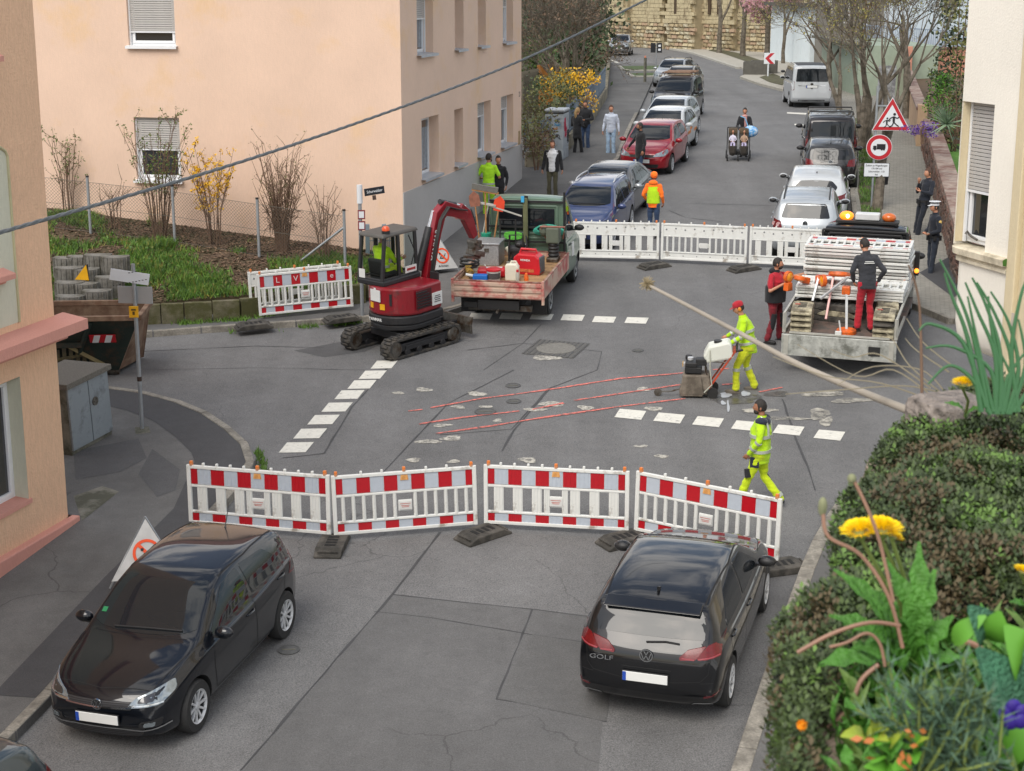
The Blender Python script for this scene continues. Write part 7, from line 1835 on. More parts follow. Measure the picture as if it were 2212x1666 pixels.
for i,(dx,dy,hh,nm,lb) in enumerate([(0,.0,1.62,'broom','broom with a wide grey head standing in the turquoise cone'),(.05,-.09,1.3,'shovel','rusty shovel standing blade up in the turquoise cone'),(-.03,.1,1.2,'shovel','red painted shovel leaning in the turquoise cone')]):
 k=cargo(nm,lb,nm,on(2.75+dx,-.86+dy,fz_-.1,rx=R((0,6,-9)[i])));MB().cyl((0,0,0),(0,0,hh),.018).build('handle',WOOD,k)
 if i==0:
  MB().box((0,0,hh+.02),(.07,.62,.05),rot=(R(-8),0,0)).build('head',WOOD,k);MB().box((0,.0,hh+.09),(.09,.6,.12),rot=(R(-8),0,0)).build('bristles',mat('bristle_grey','#6d6c66',.95,var=.3,scale=60,bump=1,bscale=90),k)
 else:
  mb=MB();mb.prism([(-.11,0),(.11,0),(.13,.1),(.12,.25),(.0,.36),(-.12,.25),(-.13,.1)],-.008,.008,MT((0,0,hh))@basis((0,1,0),(0,0,1),(0,0,0)));mb.build('blade',mat('blade_rust','#8a5a48',.7,var=.3,scale=9) if i==1 else mat('blade_red','#d8472a',.5),k,bevel=.004)
k=cargo('squeegee','long aluminium rake lying over the bed rack','rake',TM@MT((2.72,-.62,2.02))@MR(R(-8),4,'X'));MB().bar((0,-.2,.12),(0,.6,.0),.03,.03).build('bar',LAD,k);MB().box((0,-.22,.14),(.08,.4,.04)).build('blade',LAD,k);MB().cyl((0,-.2,.12),(.02,-.28,-1.2),.015).build('handle',LAD,k)
k=cargo('fuel_canister','yellow and white canisters hung behind the rack','canister',TM@MT((b0+.1,-.62,1.15)));mb=MB();mb.ball((0,0,0),(.1,.12,.13),12,8);mb.build('yellow_reel',YEL,k,smooth=True);mb=MB();mb.cyl((0,.2,.02),(.03,.3,-.14),.07);mb.build('white_can',BM['can_white'],k,bevel=.01)
k=cargo('spirit_bottle','slim clear bottle with a red cap beside the jerrycan','bottle',on(5.0,.36));MB().lathe([(.04,0),(.04,.2),(.02,.24),(0,.24)],14).build('bottle',mat('bottle_clear','#a9a79c',.3),k,smooth=True);MB().cyl((0,0,.24),(0,0,.29),.028).build('cap',HRED,k)
k=cargo('chain_link','small orange bottle and strap at the bed edge','bottle',on(4.75,.5));MB().lathe([(.05,0),(.05,.08),(.025,.16),(0,.17)],12).build('bottle',ORP,k,smooth=True)
k=cargo('brick','small rust coloured block on the bed by the tailboard','block',on(5.15,.16,rz=.3));MB().box((0,0,.035),(.07,.12,.07)).build('block',mat('brick_rust','#8a4226',.8),k,bevel=.006)
# ================================================================== white flatbed with barriers
azf=R(18.5);fa=at(1700,716,.8);fb=at(1928,737,.8)
ff=dirv(azf);fr=dirv(azf+math.pi/2);tc2=(fa+fb)/2
FW=2.12;FL=3.5;FZ=.8
ZN=mat('galvanised','#b9bbb6',.55,.35,var=.22,scale=7,bump=.3,bscale=12,dirt='#74766f',dscale=3,damt=.4);FLO=mat('bed_dark_ply','#57504a',.85,var=.25,scale=6,dirt='#6f5a50',dscale=3)
sp=dict(L=2.3,W=1.98,van=True,paint=paint('paint_cab_black','#17181a',.2),top=[(0,.72),(.02,.9),(.08,1.04),(.25,1.12),(.6,1.2),(.8,1.28),(1.15,1.75),(1.5,2.06),(1.75,2.17),(2.0,2.2),(2.25,2.19),(2.3,2.16)],belt=[(0,.66),(.06,.95),(.3,1.05),(.8,1.15),(1.3,1.25),(2.3,1.28)],bot=[(0,.5),(.06,.36),(.3,.34),(2.2,.4),(2.3,.42)],
   plan=[(0,.75),(.12,.9),(.45,.97),(1.1,1),(2.3,1)],wheels=(.86,),rw=.35,roofw=.84,bowr=0,N=60)
fl=Car('flatbed_truck','flatbed truck with a black cab and lowered grey tailboard loaded with barriers',sp);fl.root['category']='truck';c=fl;Tt=c.root
B0,B1=2.45,2.45+FL
c.patch('windscreen','T',[(1.0,.78),(.86,.4),(.84,0),(.86,-.4),(1.0,-.78),(1.5,-.72),(1.45,0),(1.5,.72)],GLS,rnd=.03);c.mirror('side_window','L',[(1.2,1.3),(1.62,1.95),(2.05,1.97),(2.08,1.3)],GLS,rnd=.05);c.mirrors(1.12,1.33,m=BLK)
mb=MB();T=basis((0,1,0),(0,0,1),(2.3,0,0))
for w_,h_ in((1.75,.5),(1.5,.36),(1.25,.22)):
 for s in(-1,1):mb.box((s*w_/2,1.85,.012),(.05,h_,.03))
 mb.box((0,1.85+h_/2,.012),(w_,.05,.03))
mb.build('cab_pressing',BLK,Tt,T=T,bevel=.012)
mb=MB();mb.box(((B0+B1)/2,0,FZ-.06),(FL,FW,.12));mb.build('bed_floor',FLO,Tt)
MB().box((B1+.03,0,FZ-.22),(.05,FW+.06,.42)).build('tailboard',ZN,Tt,bevel=.008)
for s in(-1,1):MB().box((B1+.06,s*(FW/2-.06),FZ-.22),(.02,.09,.4)).build('hinge_plate',LAD,Tt,bevel=.004)
MB().box((B1+.062,.68,FZ-.23),(.012,.22,.18)).build('tail_placard',mat('placard_dark',[.02,.02,.02],.5,var=.3,scale=40),Tt)
MB().bar((B1+.0,-.95,FZ+.02),(B1+.0,.95,FZ+.02),.05,.03).build('tail_rail',LAD,Tt)
for s in(-1,1):
 mb=MB();y=s*(FW/2+.0);mb.bar((B1-.02,y,FZ+.02),(B1-1.7,y,FZ+.02),.04,.05);mb.bar((B1-.05,y,FZ+.38),(B1-FL+.1,y,FZ+.42),.04,.05);mb.bar((B1-.05,y,FZ),(B1-.05,y,FZ+.4),.05,.05);mb.build('side_rail',LAD,Tt)
MB().box((B0+.03,0,FZ+.5),(.05,FW,1.0)).build('headboard',ZN,Tt)
MB().box(((B0+B1)/2,0,.5),(FL-.2,.9,.22)).build('chassis',BLK,Tt)
c.sp['wheels']=(.86,4.6);c.sp['inset']=.06;c.wheels('spoke5',BM['steel_rim'])
MB().box((B0+.12,FW/2+.05,FZ+.74),(.12,.1,.5)).build('marker_lamp_case',BLK,Tt,bevel=.01)
MB().ball((B0+.2,FW/2+.06,FZ+.6),.05).build('marker_lamp',mat('marker_amber','#ff8a2a',.3,var=0,emit=1.8),Tt,smooth=True)
MB().box((1.95,0,2.24),(.3,1.3,.06)).build('beacon_mount',BLK,Tt,bevel=.01)
MB().box((1.95,.0,2.35),(.22,.5,.14)).build('beacon_box',mat('beacon_white','#c9cbcc',.5),Tt,bevel=.02)
for s,m_ in((-1,mat('beacon_lit','#ff8a20',.25,var=0,emit=.9)),(1,mat('beacon_amber','#c8641a',.25,coat=.6))):
 mb=MB();mb.ball((1.95,s*.44,2.34),(.13,.15,.1),14,9);mb.build('beacon',m_,Tt,smooth=True)
MB().ball((2.04,-.41,2.35),.05).build('beacon_bulb',mat('bulb_lit','#ffd080',.3,var=0,emit=5),Tt,smooth=True)
cc=Vector((tc2.x,tc2.y,0))+ff*(B1-c.L/2);c.put(cc,azf);bpy.context.view_layer.update();FM=c.root.matrix_world.copy()
def onf(x,y,z=0,rz=0,rx=0,ry=0):return FM@MT((B1-x,y,FZ+z))@Euler((rx,ry,rz)).to_matrix().to_4x4()
GS='safety barriers stacked flat on the flatbed'
def flatbar(kind,back,x,z,label,tilt=0.,dy=0.):
 A=Matrix(((0,0,-1,0),(1,0,0,0),(0,-1,0,0),(0,0,0,1)))
 M=FM@MT((B1-x+ruf(-.05,.05),dy,FZ+z))@MR(ruf(-.03,.03),4,'Z')@MR(tilt+ruf(-.012,.012),4,'Y')@A
 src=_pro[(kind,back)];return dup(src,M,label,GS)
ords=['lowest','second','third','fourth','fifth','sixth','seventh','eighth','ninth','tenth','eleventh','twelfth','thirteenth','fourteenth','fifteenth','topmost']
for i in range(14):
 flatbar('AB'[i%2],i%3!=2 and i!=13,2.2+ruf(-.02,.02),.3+i*.073,'%s barrier of the tall stack behind the black cab'%(ords[i] if i<13 else 'topmost'),dy=ruf(-.02,.02))
for i in range(4):
 flatbar('AB'[i%2],True,1.16+ruf(-.02,.02)+.0,.46+i*.064,'%s barrier of the low stack in front of the tall one'%ords[i] if i<3 else 'uppermost white panel on the low stack beside the blue sign',dy=ruf(-.02,.02))
def flatfoot(x,y,z,label,m,rz=R(90),tilt=0,grp='barrier feet stacked on the flatbed'):
 o=dup(_f,FM@MT((B1-x,y,FZ+z))@MR(rz,4,'Z')@MR(tilt,4,'X'),label,grp)
 if m is FOOTC:
  for ch_ in o.children:
   if ch_.name.startswith(('base_block','grip_rib')):
    k_=m
    key=ch_.data.name+'_cream'
    me=bpy.data.meshes.get(key)
    if not me:
     me=ch_.data.copy();me.name=key;me.materials.clear();me.materials.append(m)
    ch_.data=me
 return o
cols=[(.48,-.78,[FOOTC]*4,'left stack at the tail',R(4)),(.46,.80,[FOOTC,FOOTC,FOOT,FOOTC],'right stack at the tail',R(2)),(1.28,.76,[FOOTC]*4,'right stack further in',R(8)),(1.2,-.15,[FOOT,FOOTC,FOOT],'middle stack beneath the poles',R(80)),(1.3,-.75,[FOOT,FOOT,FOOT],'dark stack under the low barriers',R(85))]
MARKR=mat('foot_red_mark','#a85a4c',.7,var=.3,scale=20)
for x,y,ms,nm,rz in cols:
 for i,m_ in enumerate(ms):
  o=flatfoot(x,y,i*.115,'%s cream plastic foot of the %s'%(ords[i],nm) if m_ is FOOTC else '%s dark rubber foot of the %s'%(ords[i],nm),m_,rz=rz)
 if ms[-1] is FOOTC:MB().box((-.03,-.1,.117),(.07,.1,.008)).build('red_insert',MARKR,o)
ALP=mat('pole_alu','#c2c5c6',.4,.4,var=.1)
for i,(a,b,lb) in enumerate([((1.25,-.6,.84),(.95,-.66,.42),'aluminium pole leaning left of the other two on the load'),((1.25,-.05,.86),(.85,-.5,.5),'longest aluminium pole lying across the load'),((1.3,-.32,.86),(.75,-.36,.12),'pink tipped aluminium pole leaning on the load')]):
 k=cargo('sign_pole',lb,'pole',FM@MT((B1,0,FZ)));MB().bar((-a[0],a[1],a[2]),(-b[0],b[1],b[2]),.045,.045).build('tube',ALP if i<2 else mat('pole_pink','#c9a09c',.5,.3),k,bevel=.006)
k=cargo('lamp_stand','orange lamp base with an upright aluminium pole standing on the bed floor','lamp stand',onf(.28,.1));mb=MB();mb.lathe([(.19,0),(.19,.07),(.14,.09),(0,.09)],20);mb.build('base',ORP,k,bevel=.008);MB().bar((0,0,.06),(-.25,-.06,.75),.045,.045).build('pole',ALP,k);MB().box((-.28,-.07,.78),(.14,.16,.16)).build('lamp_case',ORP,k,bevel=.02)
M=onf(1.35,-.62,.76,rz=.5)
w1=warning_lamp('orange warning lamp lying on the load nearest the cab side',M@MR(R(80),4,'Y'));
w2=warning_lamp('orange warning lamp lying left of the round sign on the load',onf(1.3,-.85,.74,rz=1.2)@MR(R(70),4,'X'))
k=cargo('round_sign','red and white round prohibition sign lying on the load','sign',onf(1.55,-.4,.80,ry=R(-15)));mb=MB();mb.lathe([(.3,0),(.3,.012),(.21,.014)],28);mb.build('red_ring',mat('sign_red','#c8242a',.4,coat=.3),k);mb=MB();mb.lathe([(.21,.003),(.21,.013),(0,.013)],28);mb.build('white_field',STK,k)
k=cargo('barrier_lamp','flat orange lamp lying over the round sign','lamp',onf(1.4,-.22,.84,ry=R(-15)));mb=MB();mb.lathe([(.2,0),(.22,.03),(.2,.09),(.05,.1),(0,.1)],22);mb.build('lens',ORP,k,smooth=True)
k=cargo('no_stopping_sign','blue and white rectangular sign lying beside the standing worker','sign',onf(1.45,.16,.80,ry=R(-18),rz=R(-12)));MB().box((0,0,0),(.5,.5,.02)).build('plate',STK,k,bevel=.01);MB().box((-.1,0,.012),(.28,.48,.008)).build('blue_field',mat('sign_blue','#2346a8',.4,coat=.3),k);MB().box((-.1,.05,.018),(.07,.09,.004)).build('arrow',STK,k);mb=MB()
for i in range(3):mb.box((.1+i*.045,-.02,.013),(.02,.3-.06*i,.006))
mb.build('print',PRINT,k)
k=cargo('strap_hook','small white clamp hooked on the bed end','clamp',onf(.02,-.02));MB().box((0,0,.05),(.05,.12,.1)).build('plate',STK,k,bevel=.006);MB().bar((-.02,.04,.1),(-.05,.0,.3),.02,.02).build('lever',STK,k)
pw4=FM@Vector((B1-.55,.40,FZ))
azw=azf+R(160)-R(180)
t4,K,J,T=person('worker in black sweatshirt and red trousers standing on the flatbed',pw4,azf-R(25),1.82,dict(hip=(-.08,0,.93),chest=(.02,0,1.28),neck=(.08,0,1.47),head=(.15,.02,1.62),shL=(.05,.19,1.4),shR=(.05,-.19,1.4),elL=(.0,.28,1.14),haL=(.12,.2,.93),elR=(-.12,-.3,1.16),haR=(.02,-.24,.95),look=.5,nod=.3,anL=(.02,.12,.085),anR=(-.08,-.12,.085)),CHARC,REDC,SHOE,SKIN,HAIRB,vox=.014)
mb=MB()
for i,w_ in enumerate((.2,.17)):mb.box((0,-.018+i*.03,0),(w_,.016,.003))
mb.build('back_print',STK,t4,T=basis((0,-1,0),Vector((.12,0,1)),K((-.125,.0,1.33))))
# ================================================================== asphalt saw
pS=at(1516,853);sw=thing('asphalt_saw','orange handled walk-behind asphalt saw with a white water tank','floor saw',pS,R(-82),align=True);sw.scale=(.92,.92,.92)
GRYD=mat('saw_body','#7d7468',.8,var=.2,scale=6,dirt='#5a5248',dscale=4,damt=.6);SORG=mat('saw_orange','#b8462a',.5,var=.15,scale=8,dirt='#6a4a3c',dscale=5,damt=.4)
mb=MB();mb.box((.12,0,.3),(.62,.46,.34),taper=.86);mb.box((.12,.0,.12),(.66,.4,.12));mb.box((.2,.25,.22),(.46,.06,.36),taper=.8);mb.build('chassis',GRYD,sw,bevel=.03)
mb=MB();mb.box((.2,.26,.28),(.5,.05,.4),taper=.7);mb.build('blade_guard',GRYD,sw,bevel=.02)
mb=MB();mb.box((.18,0,.56),(.34,.36,.14));mb.box((.22,.0,.68),(.24,.4,.1));mb.box((.02,.1,.74),(.22,.2,.14));mb.cyl((.28,-.12,.7),(.28,-.12,.8),.07);mb.build('engine',BLK,sw,bevel=.02)
mb=MB();mb.cyl((.24,.0,.74),(.24,.0,.79),.06);mb.build('fuel_cap',RIM,sw);MB().box((.39,.04,.66),(.01,.14,.08)).build('engine_label',STKY,sw);mb=MB();mb.box((.36,-.12,.6),(.05,.1,.1));mb.build('pull_starter',RIM,sw,bevel=.02)
mb=MB();mb.prism([(-.36,.0),(.2,.0),(.24,.16),(.1,.34),(-.3,.36),(-.36,.3)],-.2,.2,YZ);mb.build('water_tank',mat('tank_white','#d3d6cc',.4,var=.05,scale=5),sw,bevel=.05,T=MT((-.28,0,.76))@MR(R(12),4,'Y'));MB().cyl((-.3,0,1.11),(-.3,0,1.16),.08).build('tank_cap',BLK,sw)
mb=MB()
for s in(-1,1):mb.bar((-.14,s*.2,.2),(-.66,s*.17,1.0),.05,.035)
mb.bar((-.64,-.17,.98),(-.64,.17,.98),.09,.05);mb.build('handle_frame',SORG,sw,bevel=.006)
mb=MB();mb.tube([(-.68,-.34,1.04),(-.68,.34,1.04)],.022,8);mb.tube([(-.68,.34,1.04),(-.8,.36,1.07)],.022,8);mb.tube([(-.68,-.34,1.04),(-.8,-.36,1.07)],.022,8);mb.build('handlebar',HOSE,sw)
mb=MB()
for s in(-1,1):mb.tube([(-.1,s*.15,.45),(-.06,s*.16,.6),(-.06,s*.16,.76),(-.5,s*.16,.74)],.014,6)
mb.build('tank_bracket',STEEL,sw);mb=MB();mb.tube([(-.15,.2,1.0),(-.16,.26,.6),(-.2,.28,.3),(-.05,.3,.14)],.014,6);mb.build('water_hose',mat('hose_pale','#a8a99c',.5),sw)
for x,r in((-.22,.11),(.3,.08)):
 for s in(-1,1):mb=MB();mb.lathe([(r*.5,-.03),(r,-.03),(r,.03),(r*.5,.03),(0,.02)],16,MT((x,s*.22,r))@MR(R(90),4,'X'));mb.build('wheel',RUB,sw,smooth=True)
mb=MB();mb.tube([(.4,.1,.16),(.62,.14,.1),(.82,.16,.1)],.016,6);mb.build('guide_arm',STEEL,sw);mb=MB();mb.lathe([(.06,-.015),(.08,-.015),(.08,.015),(.06,.015)],16,MT((.88,.16,.08))@MR(R(90),4,'X'));mb.build('guide_wheel',STEEL,sw)
# ================================================================== twin pram with two babies
pP=at(1594,345);pr=thing('twin_pram','black side-by-side twin pram with two babies in it','pram',pP,R(188),align=True)
PF=cloth('pram_fabric','#3a352f')
for s in(-1,1):
 mb=MB();mb.box((.02,s*.19,.48),(.5,.3,.1),rot=(0,R(10),0));mb.box((-.22,s*.19,.72),(.08,.3,.5),rot=(0,R(-25),0));mb.build('seat',PF,pr,bevel=.03)
 mb=MB();mb.lathe([(.17,-.15),(.18,0),(.17,.15)],12,MT((-.40,s*.19,.86))@MR(R(90),4,'X'),arc=math.pi);mb.build('sun_hood',cloth('hood_brown','#4a3d2c'),pr,smooth=True)
 mb=MB();mb.tube([(.3,s*.19,.5),(.33,s*.19,.3),(.28,s*.19,.24)],[.15,.13,.1],10);mb.build('leg_cover',PF,pr,smooth=True)
mb=MB()
for y in(-.38,.38):mb.tube([(.32,y,.14),(-.3,y,.42),(-.55,y,1.02)],.016,6)
mb.tube([(-.55,-.38,1.02),(-.55,.38,1.02)],.02,6);mb.build('push_frame',HOSE,pr);MB().box((-.02,0,.26),(.5,.6,.14)).build('basket',HOSE,pr,bevel=.02)
for x,y,r in((.34,-.36,.11),(.34,.36,.11),(.36,0,.11),(-.3,-.4,.14),(-.3,.4,.14)):mb=MB();mb.lathe([(r*.7,-.025),(r,-.02),(r,.02),(r*.7,.025),(r*.5,.01),(0,.01)],16,MT((x,y,r))@MR(R(90),4,'X'));mb.build('wheel',RUB,pr,smooth=True)
bpy.context.view_layer.update()
for s,cc_,lb in((-1,cloth('baby_white','#c9c6d6'),'baby in a pale knitted suit sitting on the left side of the pram'),(1,cloth('baby_tan','#a58a74'),'baby in a tan hat and lilac blanket on the right side of the pram')):
 M=pr.matrix_world;person(lb,M@Vector((-.06,-s*.19*-1 if False else s*.19,.44)),R(188),.78,dict(hip=(0,0,.22),chest=(-.08,0,.62),neck=(-.11,0,.86),head=(-.08,0,1.12),shL=(-.09,.19,.78),shR=(-.09,-.19,.78),elL=(.08,.26,.55),haL=(.25,.16,.45),elR=(.08,-.26,.55),haR=(.25,-.16,.45),kneL=(.42,.12,.28),kneR=(.42,-.12,.28),anL=(.62,.12,.05),anR=(.62,-.12,.05)),cc_,cloth('baby_lilac','#a9a2c0'),SHOEW,SKIN,None,cap=None,vox=.014,hood=None)
k=cargo('blue_bag','blue printed gift bag hung over the pram handle','bag',pr.matrix_world@MT((-.45,-.1,.9)));mb=MB();mb.ball((0,.5,.0),(.16,.26,.2),12,8);mb.build('bag',mat('bag_blue','#4a9ad8',.35,var=.5,scale=9,dirt='#d5e4f0',dscale=8,damt=.5),k,smooth=True);mb=MB();mb.tube([(0,.42,.15),(-.05,.3,.45),(-.1,.15,.5)],.02,6);mb.build('strap',mat('strap_blue','#6fa8cc',.6),k)
# ================================================================== signs, cabinets, skip, fences
GALV=mat('galvanised_post','#9da2a6',.45,.5,var=.12,scale=9)
SRED=mat('sign_red2','#b3202c',.4,var=.05,coat=.3);SWHT=mat('sign_white','#d6dade',.4,var=.03,coat=.2);SBLK=mat('sign_black','#1b1d22',.5,var=0)
def post(name,label,u,v,h,cat='sign post',r=.035,az=R(180),group=None,base=True,m=None):
 p=at(u,v);t=thing(name,label,cat,p,az,group);MB().cyl((0,0,-.1),(0,0,h),r).build('pole',m or GALV,t,smooth=True)
 if base:MB().cyl((0,0,0),(0,0,.12),r*1.5).build('sleeve',m or GALV,t)
 return t
def facing(t,loc):   # sign plane facing local +x ; text basis x -> +y viewer right
 return basis((0,1,0),(0,0,1),loc)
t=post('sign_post','tall grey post with children warning, lorry ban and text plate',1882,458,3.55,az=R(186))
def tri(r,z0,z1,m,nm,T):
 return MB().prism([(r*math.cos(a),r*math.sin(a)) for a in (R(90),R(210),R(330))],z0,z1).build(nm,m,t,T=T,bevel=.012)
T1=facing(t,(.05,.42,2.62));tri(.62,0,.012,SWHT,'white_edge',T1);tri(.59,.013,.018,SRED,'red_triangle',T1);tri(.41,.019,.023,SWHT,'white_triangle',T1)
def figure(x,y,k,nm='child_figure'):
 mb=MB();q=lambda a,b:(x+a*k,y+b*k,.027);w=.045*k
 mb.lathe([(.055*k,-.002),(.055*k,.003),(0,.003)],12,MT(q(.02,.30)))
 for a,b in[((0,.22),(.0,.0)),((.0,.2),(.14,.14)),((.14,.14),(.2,.2)),((0,.2),(-.13,.15)),((-.13,.15),(-.2,.06)),((0,0),(.1,-.1)),((.1,-.1),(.2,-.17)),((0,0),(-.05,-.13)),((-.05,-.13),(-.16,-.2))]:mb.bar(q(*a),q(*b),w*(2 if a==(0,.22) else 1),.006)
 mb.build(nm,SBLK,t,T=T1)
figure(.06,-.07,.72);figure(-.13,-.12,.5)
T2=facing(t,(.05,.12,1.84))
for r,z,m,nm in((.36,.0,SWHT,'white_edge'),(.345,.012,SRED,'red_ring'),(.24,.018,SWHT,'white_disc')):MB().lathe([(r,z),(r,z+.012),(0,z+.012)],32).build(nm,m,t,T=T2)
mb=MB();mb.box((.05,.03,.034),(.24,.13,.006));mb.box((-.125,.005,.034),(.09,.08,.006));mb.box((-.01,-.045,.034),(.34,.022,.006))
for x in(-.12,.07,.13):mb.lathe([(.026,0),(.026,.008),(0,.008)],12,MT((x,-.06,.031)))
mb.build('lorry_symbol',SBLK,t,T=T2)
T3=facing(t,(.05,.08,1.2));MB().box((0,0,0),(.72,.4,.014)).build('text_plate',SBLK,t,T=T3,bevel=.01);MB().box((0,0,.006),(.69,.37,.014)).build('text_field',SWHT,t,T=T3,bevel=.01)
for i,s in enumerate(('Zufahrt zu Wagenburgstr.','170-184 und','Schurwaldstr. 1-33','frei')):lettering(s,.072,SBLK,t,T3@MT((0,.125-.085*i,.0145)),'sign_lettering',ext=.001,sx=.82,bold=.001)
mb=MB()
for z in(1.2,1.84,2.5,3.0):mb.bar((.03,0,z),(.03,.3,z),.03,.04)
mb.build('bracket',GALV,t)
p=at(1903,455);k=thing('litter_bin','black litter bin with a white label strapped behind the sign post','litter bin',p,R(186))
mb=MB();mb.lathe([(.15,.75),(.18,1.25),(.17,1.3),(0,1.3)],14);mb.build('bin_body',BLK,k,smooth=True);MB().box((.17,0,1.05),(.01,.08,.1)).build('label_plate',SWHT,k);MB().cyl((-.16,0,-.05),(-.16,0,1.3),.05).build('bin_post',GALV,k)
t=post('sign_post','grey post carrying sign boards seen from behind at the left corner',308,940,3.05,r=.035,az=R(180))
MB().box((.04,-.06,2.83),(.02,.66,.2),rot=(R(-11),0,R(12))).build('board_back',SWHT,t,bevel=.006)
mb=MB()
for i in range(11):
 for s in(-1,1):mb.box((.056,-.34+i*.056,2.83+s*.085-(-.34+i*.056)*-.19),(.006,.03,.012))
mb.build('edge_marks',SBLK,t)
MB().box((-.04,0,2.5),(.02,.62,.3),rot=(0,0,R(-8))).build('lower_board_back',mat('board_grey','#a3a7a9',.5,.2,var=.06),t,bevel=.006)
st=MB().box((.05,-.02,2.22),(.03,.16,.2)).build('yellow_plate',STKY,t,bevel=.006);mb=MB();mb.box((.068,-.02,2.26),(.004,.08,.03));mb.box((.068,-.02,2.2),(.004,.04,.06));mb.build('plate_mark',mat('mark_dark','#5a4510',.6,var=0),st)
MB().cyl((0,0,.98),(0,0,1.06),.041).build('sticker',mat('sticker_dark','#3a2a22',.6,var=.5,scale=30),t)
t=post('street_sign_post','post with the dark street name plate in front of the peach house',783,694,2.95,r=.04,az=R(176))
MB().cyl((0,0,2.6),(0,0,3.0),.062).build('sleeve_white',SWHT,t)
T=facing(t,(.0,.3,2.86))@MR(R(20),4,'Y')@MR(R(6),4,'Z')
MB().box((.02,0,0),(.46,.16,.02)).build('name_plate',mat('plate_navy','#20242c',.4),t,T=T,bevel=.006);lettering('Schurwaldstr',.085,SWHT,t,T@MT((.02,0,.012)),'street_lettering',ext=.001,sx=.8,bold=.001);MB().box((.0,-.14,0),(.08,.1,.015)).build('number_plate',mat('plate_brown','#4a3a34',.5),t,T=T)
for z in(2.36,2.12):
 MB().box((.045,.03,z),(.012,.16,.2)).build('notice_edge',mat('notice_wine','#7a3038',.6),t);MB().box((.053,.03,z),(.008,.11,.14)).build('notice',SWHT,t)
MB().cyl((0,0,1.12),(0,0,1.22),.046).build('sticker',mat('sticker_redwhite','#c9a0a0',.6,var=.6,scale=30),t)
t=post('chevron_sign','red and white curve chevron board at the far bend',1658.5,170,1.5,r=.05,az=R(190),m=SWHT,base=False)
T=facing(t,(.06,.06,1.22));MB().box((0,0,0),(.66,.66,.02)).build('board',SWHT,t,T=T,bevel=.006)
MB().prism([(-.26,0),(.06,.32),(.30,.32),(-.02,0),(.30,-.32),(.06,-.32)],.011,.016).build('red_chevron',SRED,t,T=T)
t=post('sign_post','small dark sign pair on a post beside the far planted island',1417,158,1.9,r=.03,az=R(190),base=False)
for y in(-.22,.2):MB().box((.03,y,1.62),(.02,.32,.62)).build('board',SBLK,t,bevel=.01)
for y,z in((.2,1.75),(.2,1.5)):MB().box((.042,y,z),(.006,.16,.14)).build('white_mark',SWHT,t)
FAB=mat('sign_fabric','#c6c6c4',.7,var=.12,scale=7,bump=.3,bscale=9);FORG=mat('fluor_orange','#f0582a',.6,var=.08)
def tent(label,p,az,h=1.02,r=.56):
 t=thing('folding_sign',label,'folding sign',p,az)
 V=[Vector((r*math.cos(a),r*math.sin(a),.1)) for a in(R(60),R(180),R(-60))];A=Vector((0,0,h))
 for i in range(3):
  a,b=V[i],V[(i+1)%3];mb=MB();mb.add([a,b,A*.0+Vector((0,0,h))],[(0,1,2)]);
  n=(b-a).cross(A-a).normalized();
  if n.dot(a+b)<0:n=-n
  mb.add([a-n*.006,b-n*.006,A-n*.006],[(0,2,1)]);mb.build('fabric_panel',FAB,t)
  c=(a+b+A)/3+(A-(a+b)/2).normalized()*.07;x=(b-a).normalized();up=(A-(a+b)/2).normalized();T=basis(x,up,c)
  if T.to_3x3().col[2].dot(n)<0:T=basis(-x,up,c)
  T=T@MT((0,0,.006))
  mb=MB();mb.lathe([(.19,0),(.19,.003),(.15,.003),(.15,0)],28,caps=False);mb.build('print_ring',FORG,t,T=T)
  mb=MB();mb.bar((-.11,.12,.004),(.11,-.12,.004),.045,.002);mb.build('print_bar',FORG,t,T=T)
  mb=MB();mb.bar((-.07,-.06,.003),(.05,-.06,.003),.02,.003);mb.bar((-.05,-.05,.003),(-.02,.03,.003),.02,.003);mb.bar((-.02,.03,.003),(.03,0,.003),.018,.003);mb.bar((.04,-.05,.003),(.09,.05,.003),.016,.003);mb.lathe([(.022,0),(.022,.004),(0,.004)],10,MT((-.06,.05,.002)));mb.build('print_figure',SBLK,t,T=T)
  lettering('Arbeiten',.075,SBLK,t,T@MT((0,-.25,.002)),'sign_lettering',ext=.001)
 mb=MB()
 for v in V:mb.bar(v*1.06+Vector((0,0,-.1)),A,.018,.018)
 mb.build('leg_frame',GALV,t);return t
tent('white folding fabric sign with an orange ban ring behind the near hatchback',gnd(*(at(322,1268).xy),.12),R(168),h=.9,r=.56)
tent('second white folding fabric sign beyond the digger beside the house',gnd(*(at(950,598).xy),.12),R(150),h=.85,r=.45)
CAB=mat('cabinet_grey','#8f979c',.5,.25,var=.1,scale=3,dirt='#6f7478',dscale=3,damt=.3)
a,b=at(157,985,.12),at(243,938,.12);k=thing('utility_cabinet','squat grey two door cabinet with a gravelly concrete lid by the orange house','cabinet',gnd(*((a+b)/2).xy,.12),0);d=(b-a);W_=d.length;d.normalize();n=Vector((d.y,-d.x,0)).normalized();Wk=k.matrix_world.inverted()@MT(k.location);rot=Matrix((d,-n,d.cross(-n))).transposed()
Rk=k.matrix_world.to_3x3().inverted().to_4x4()
Mx=Rk@rot.to_4x4()
hc=1.18
MB().box((0,.36,hc/2-.05),(W_,.7,hc+.1)).build('housing',CONC,k,T=Mx)
for s in(-1,1):MB().box((s*W_/4,-.01,hc/2+.03),(W_/2-.02,.04,hc-.1)).build('door',CAB,k,T=Mx,bevel=.008)
mb=MB();mb.lathe([(.075,0),(.075,.02),(.05,.02),(.05,.01),(0,.01)],18,MT((.14,-.03,.75))@MR(R(90),4,'X'));mb.bar((.1,-.045,.75),(.18,-.045,.75),.02,.02);mb.build('lock_handle',STEEL,k,T=Mx)
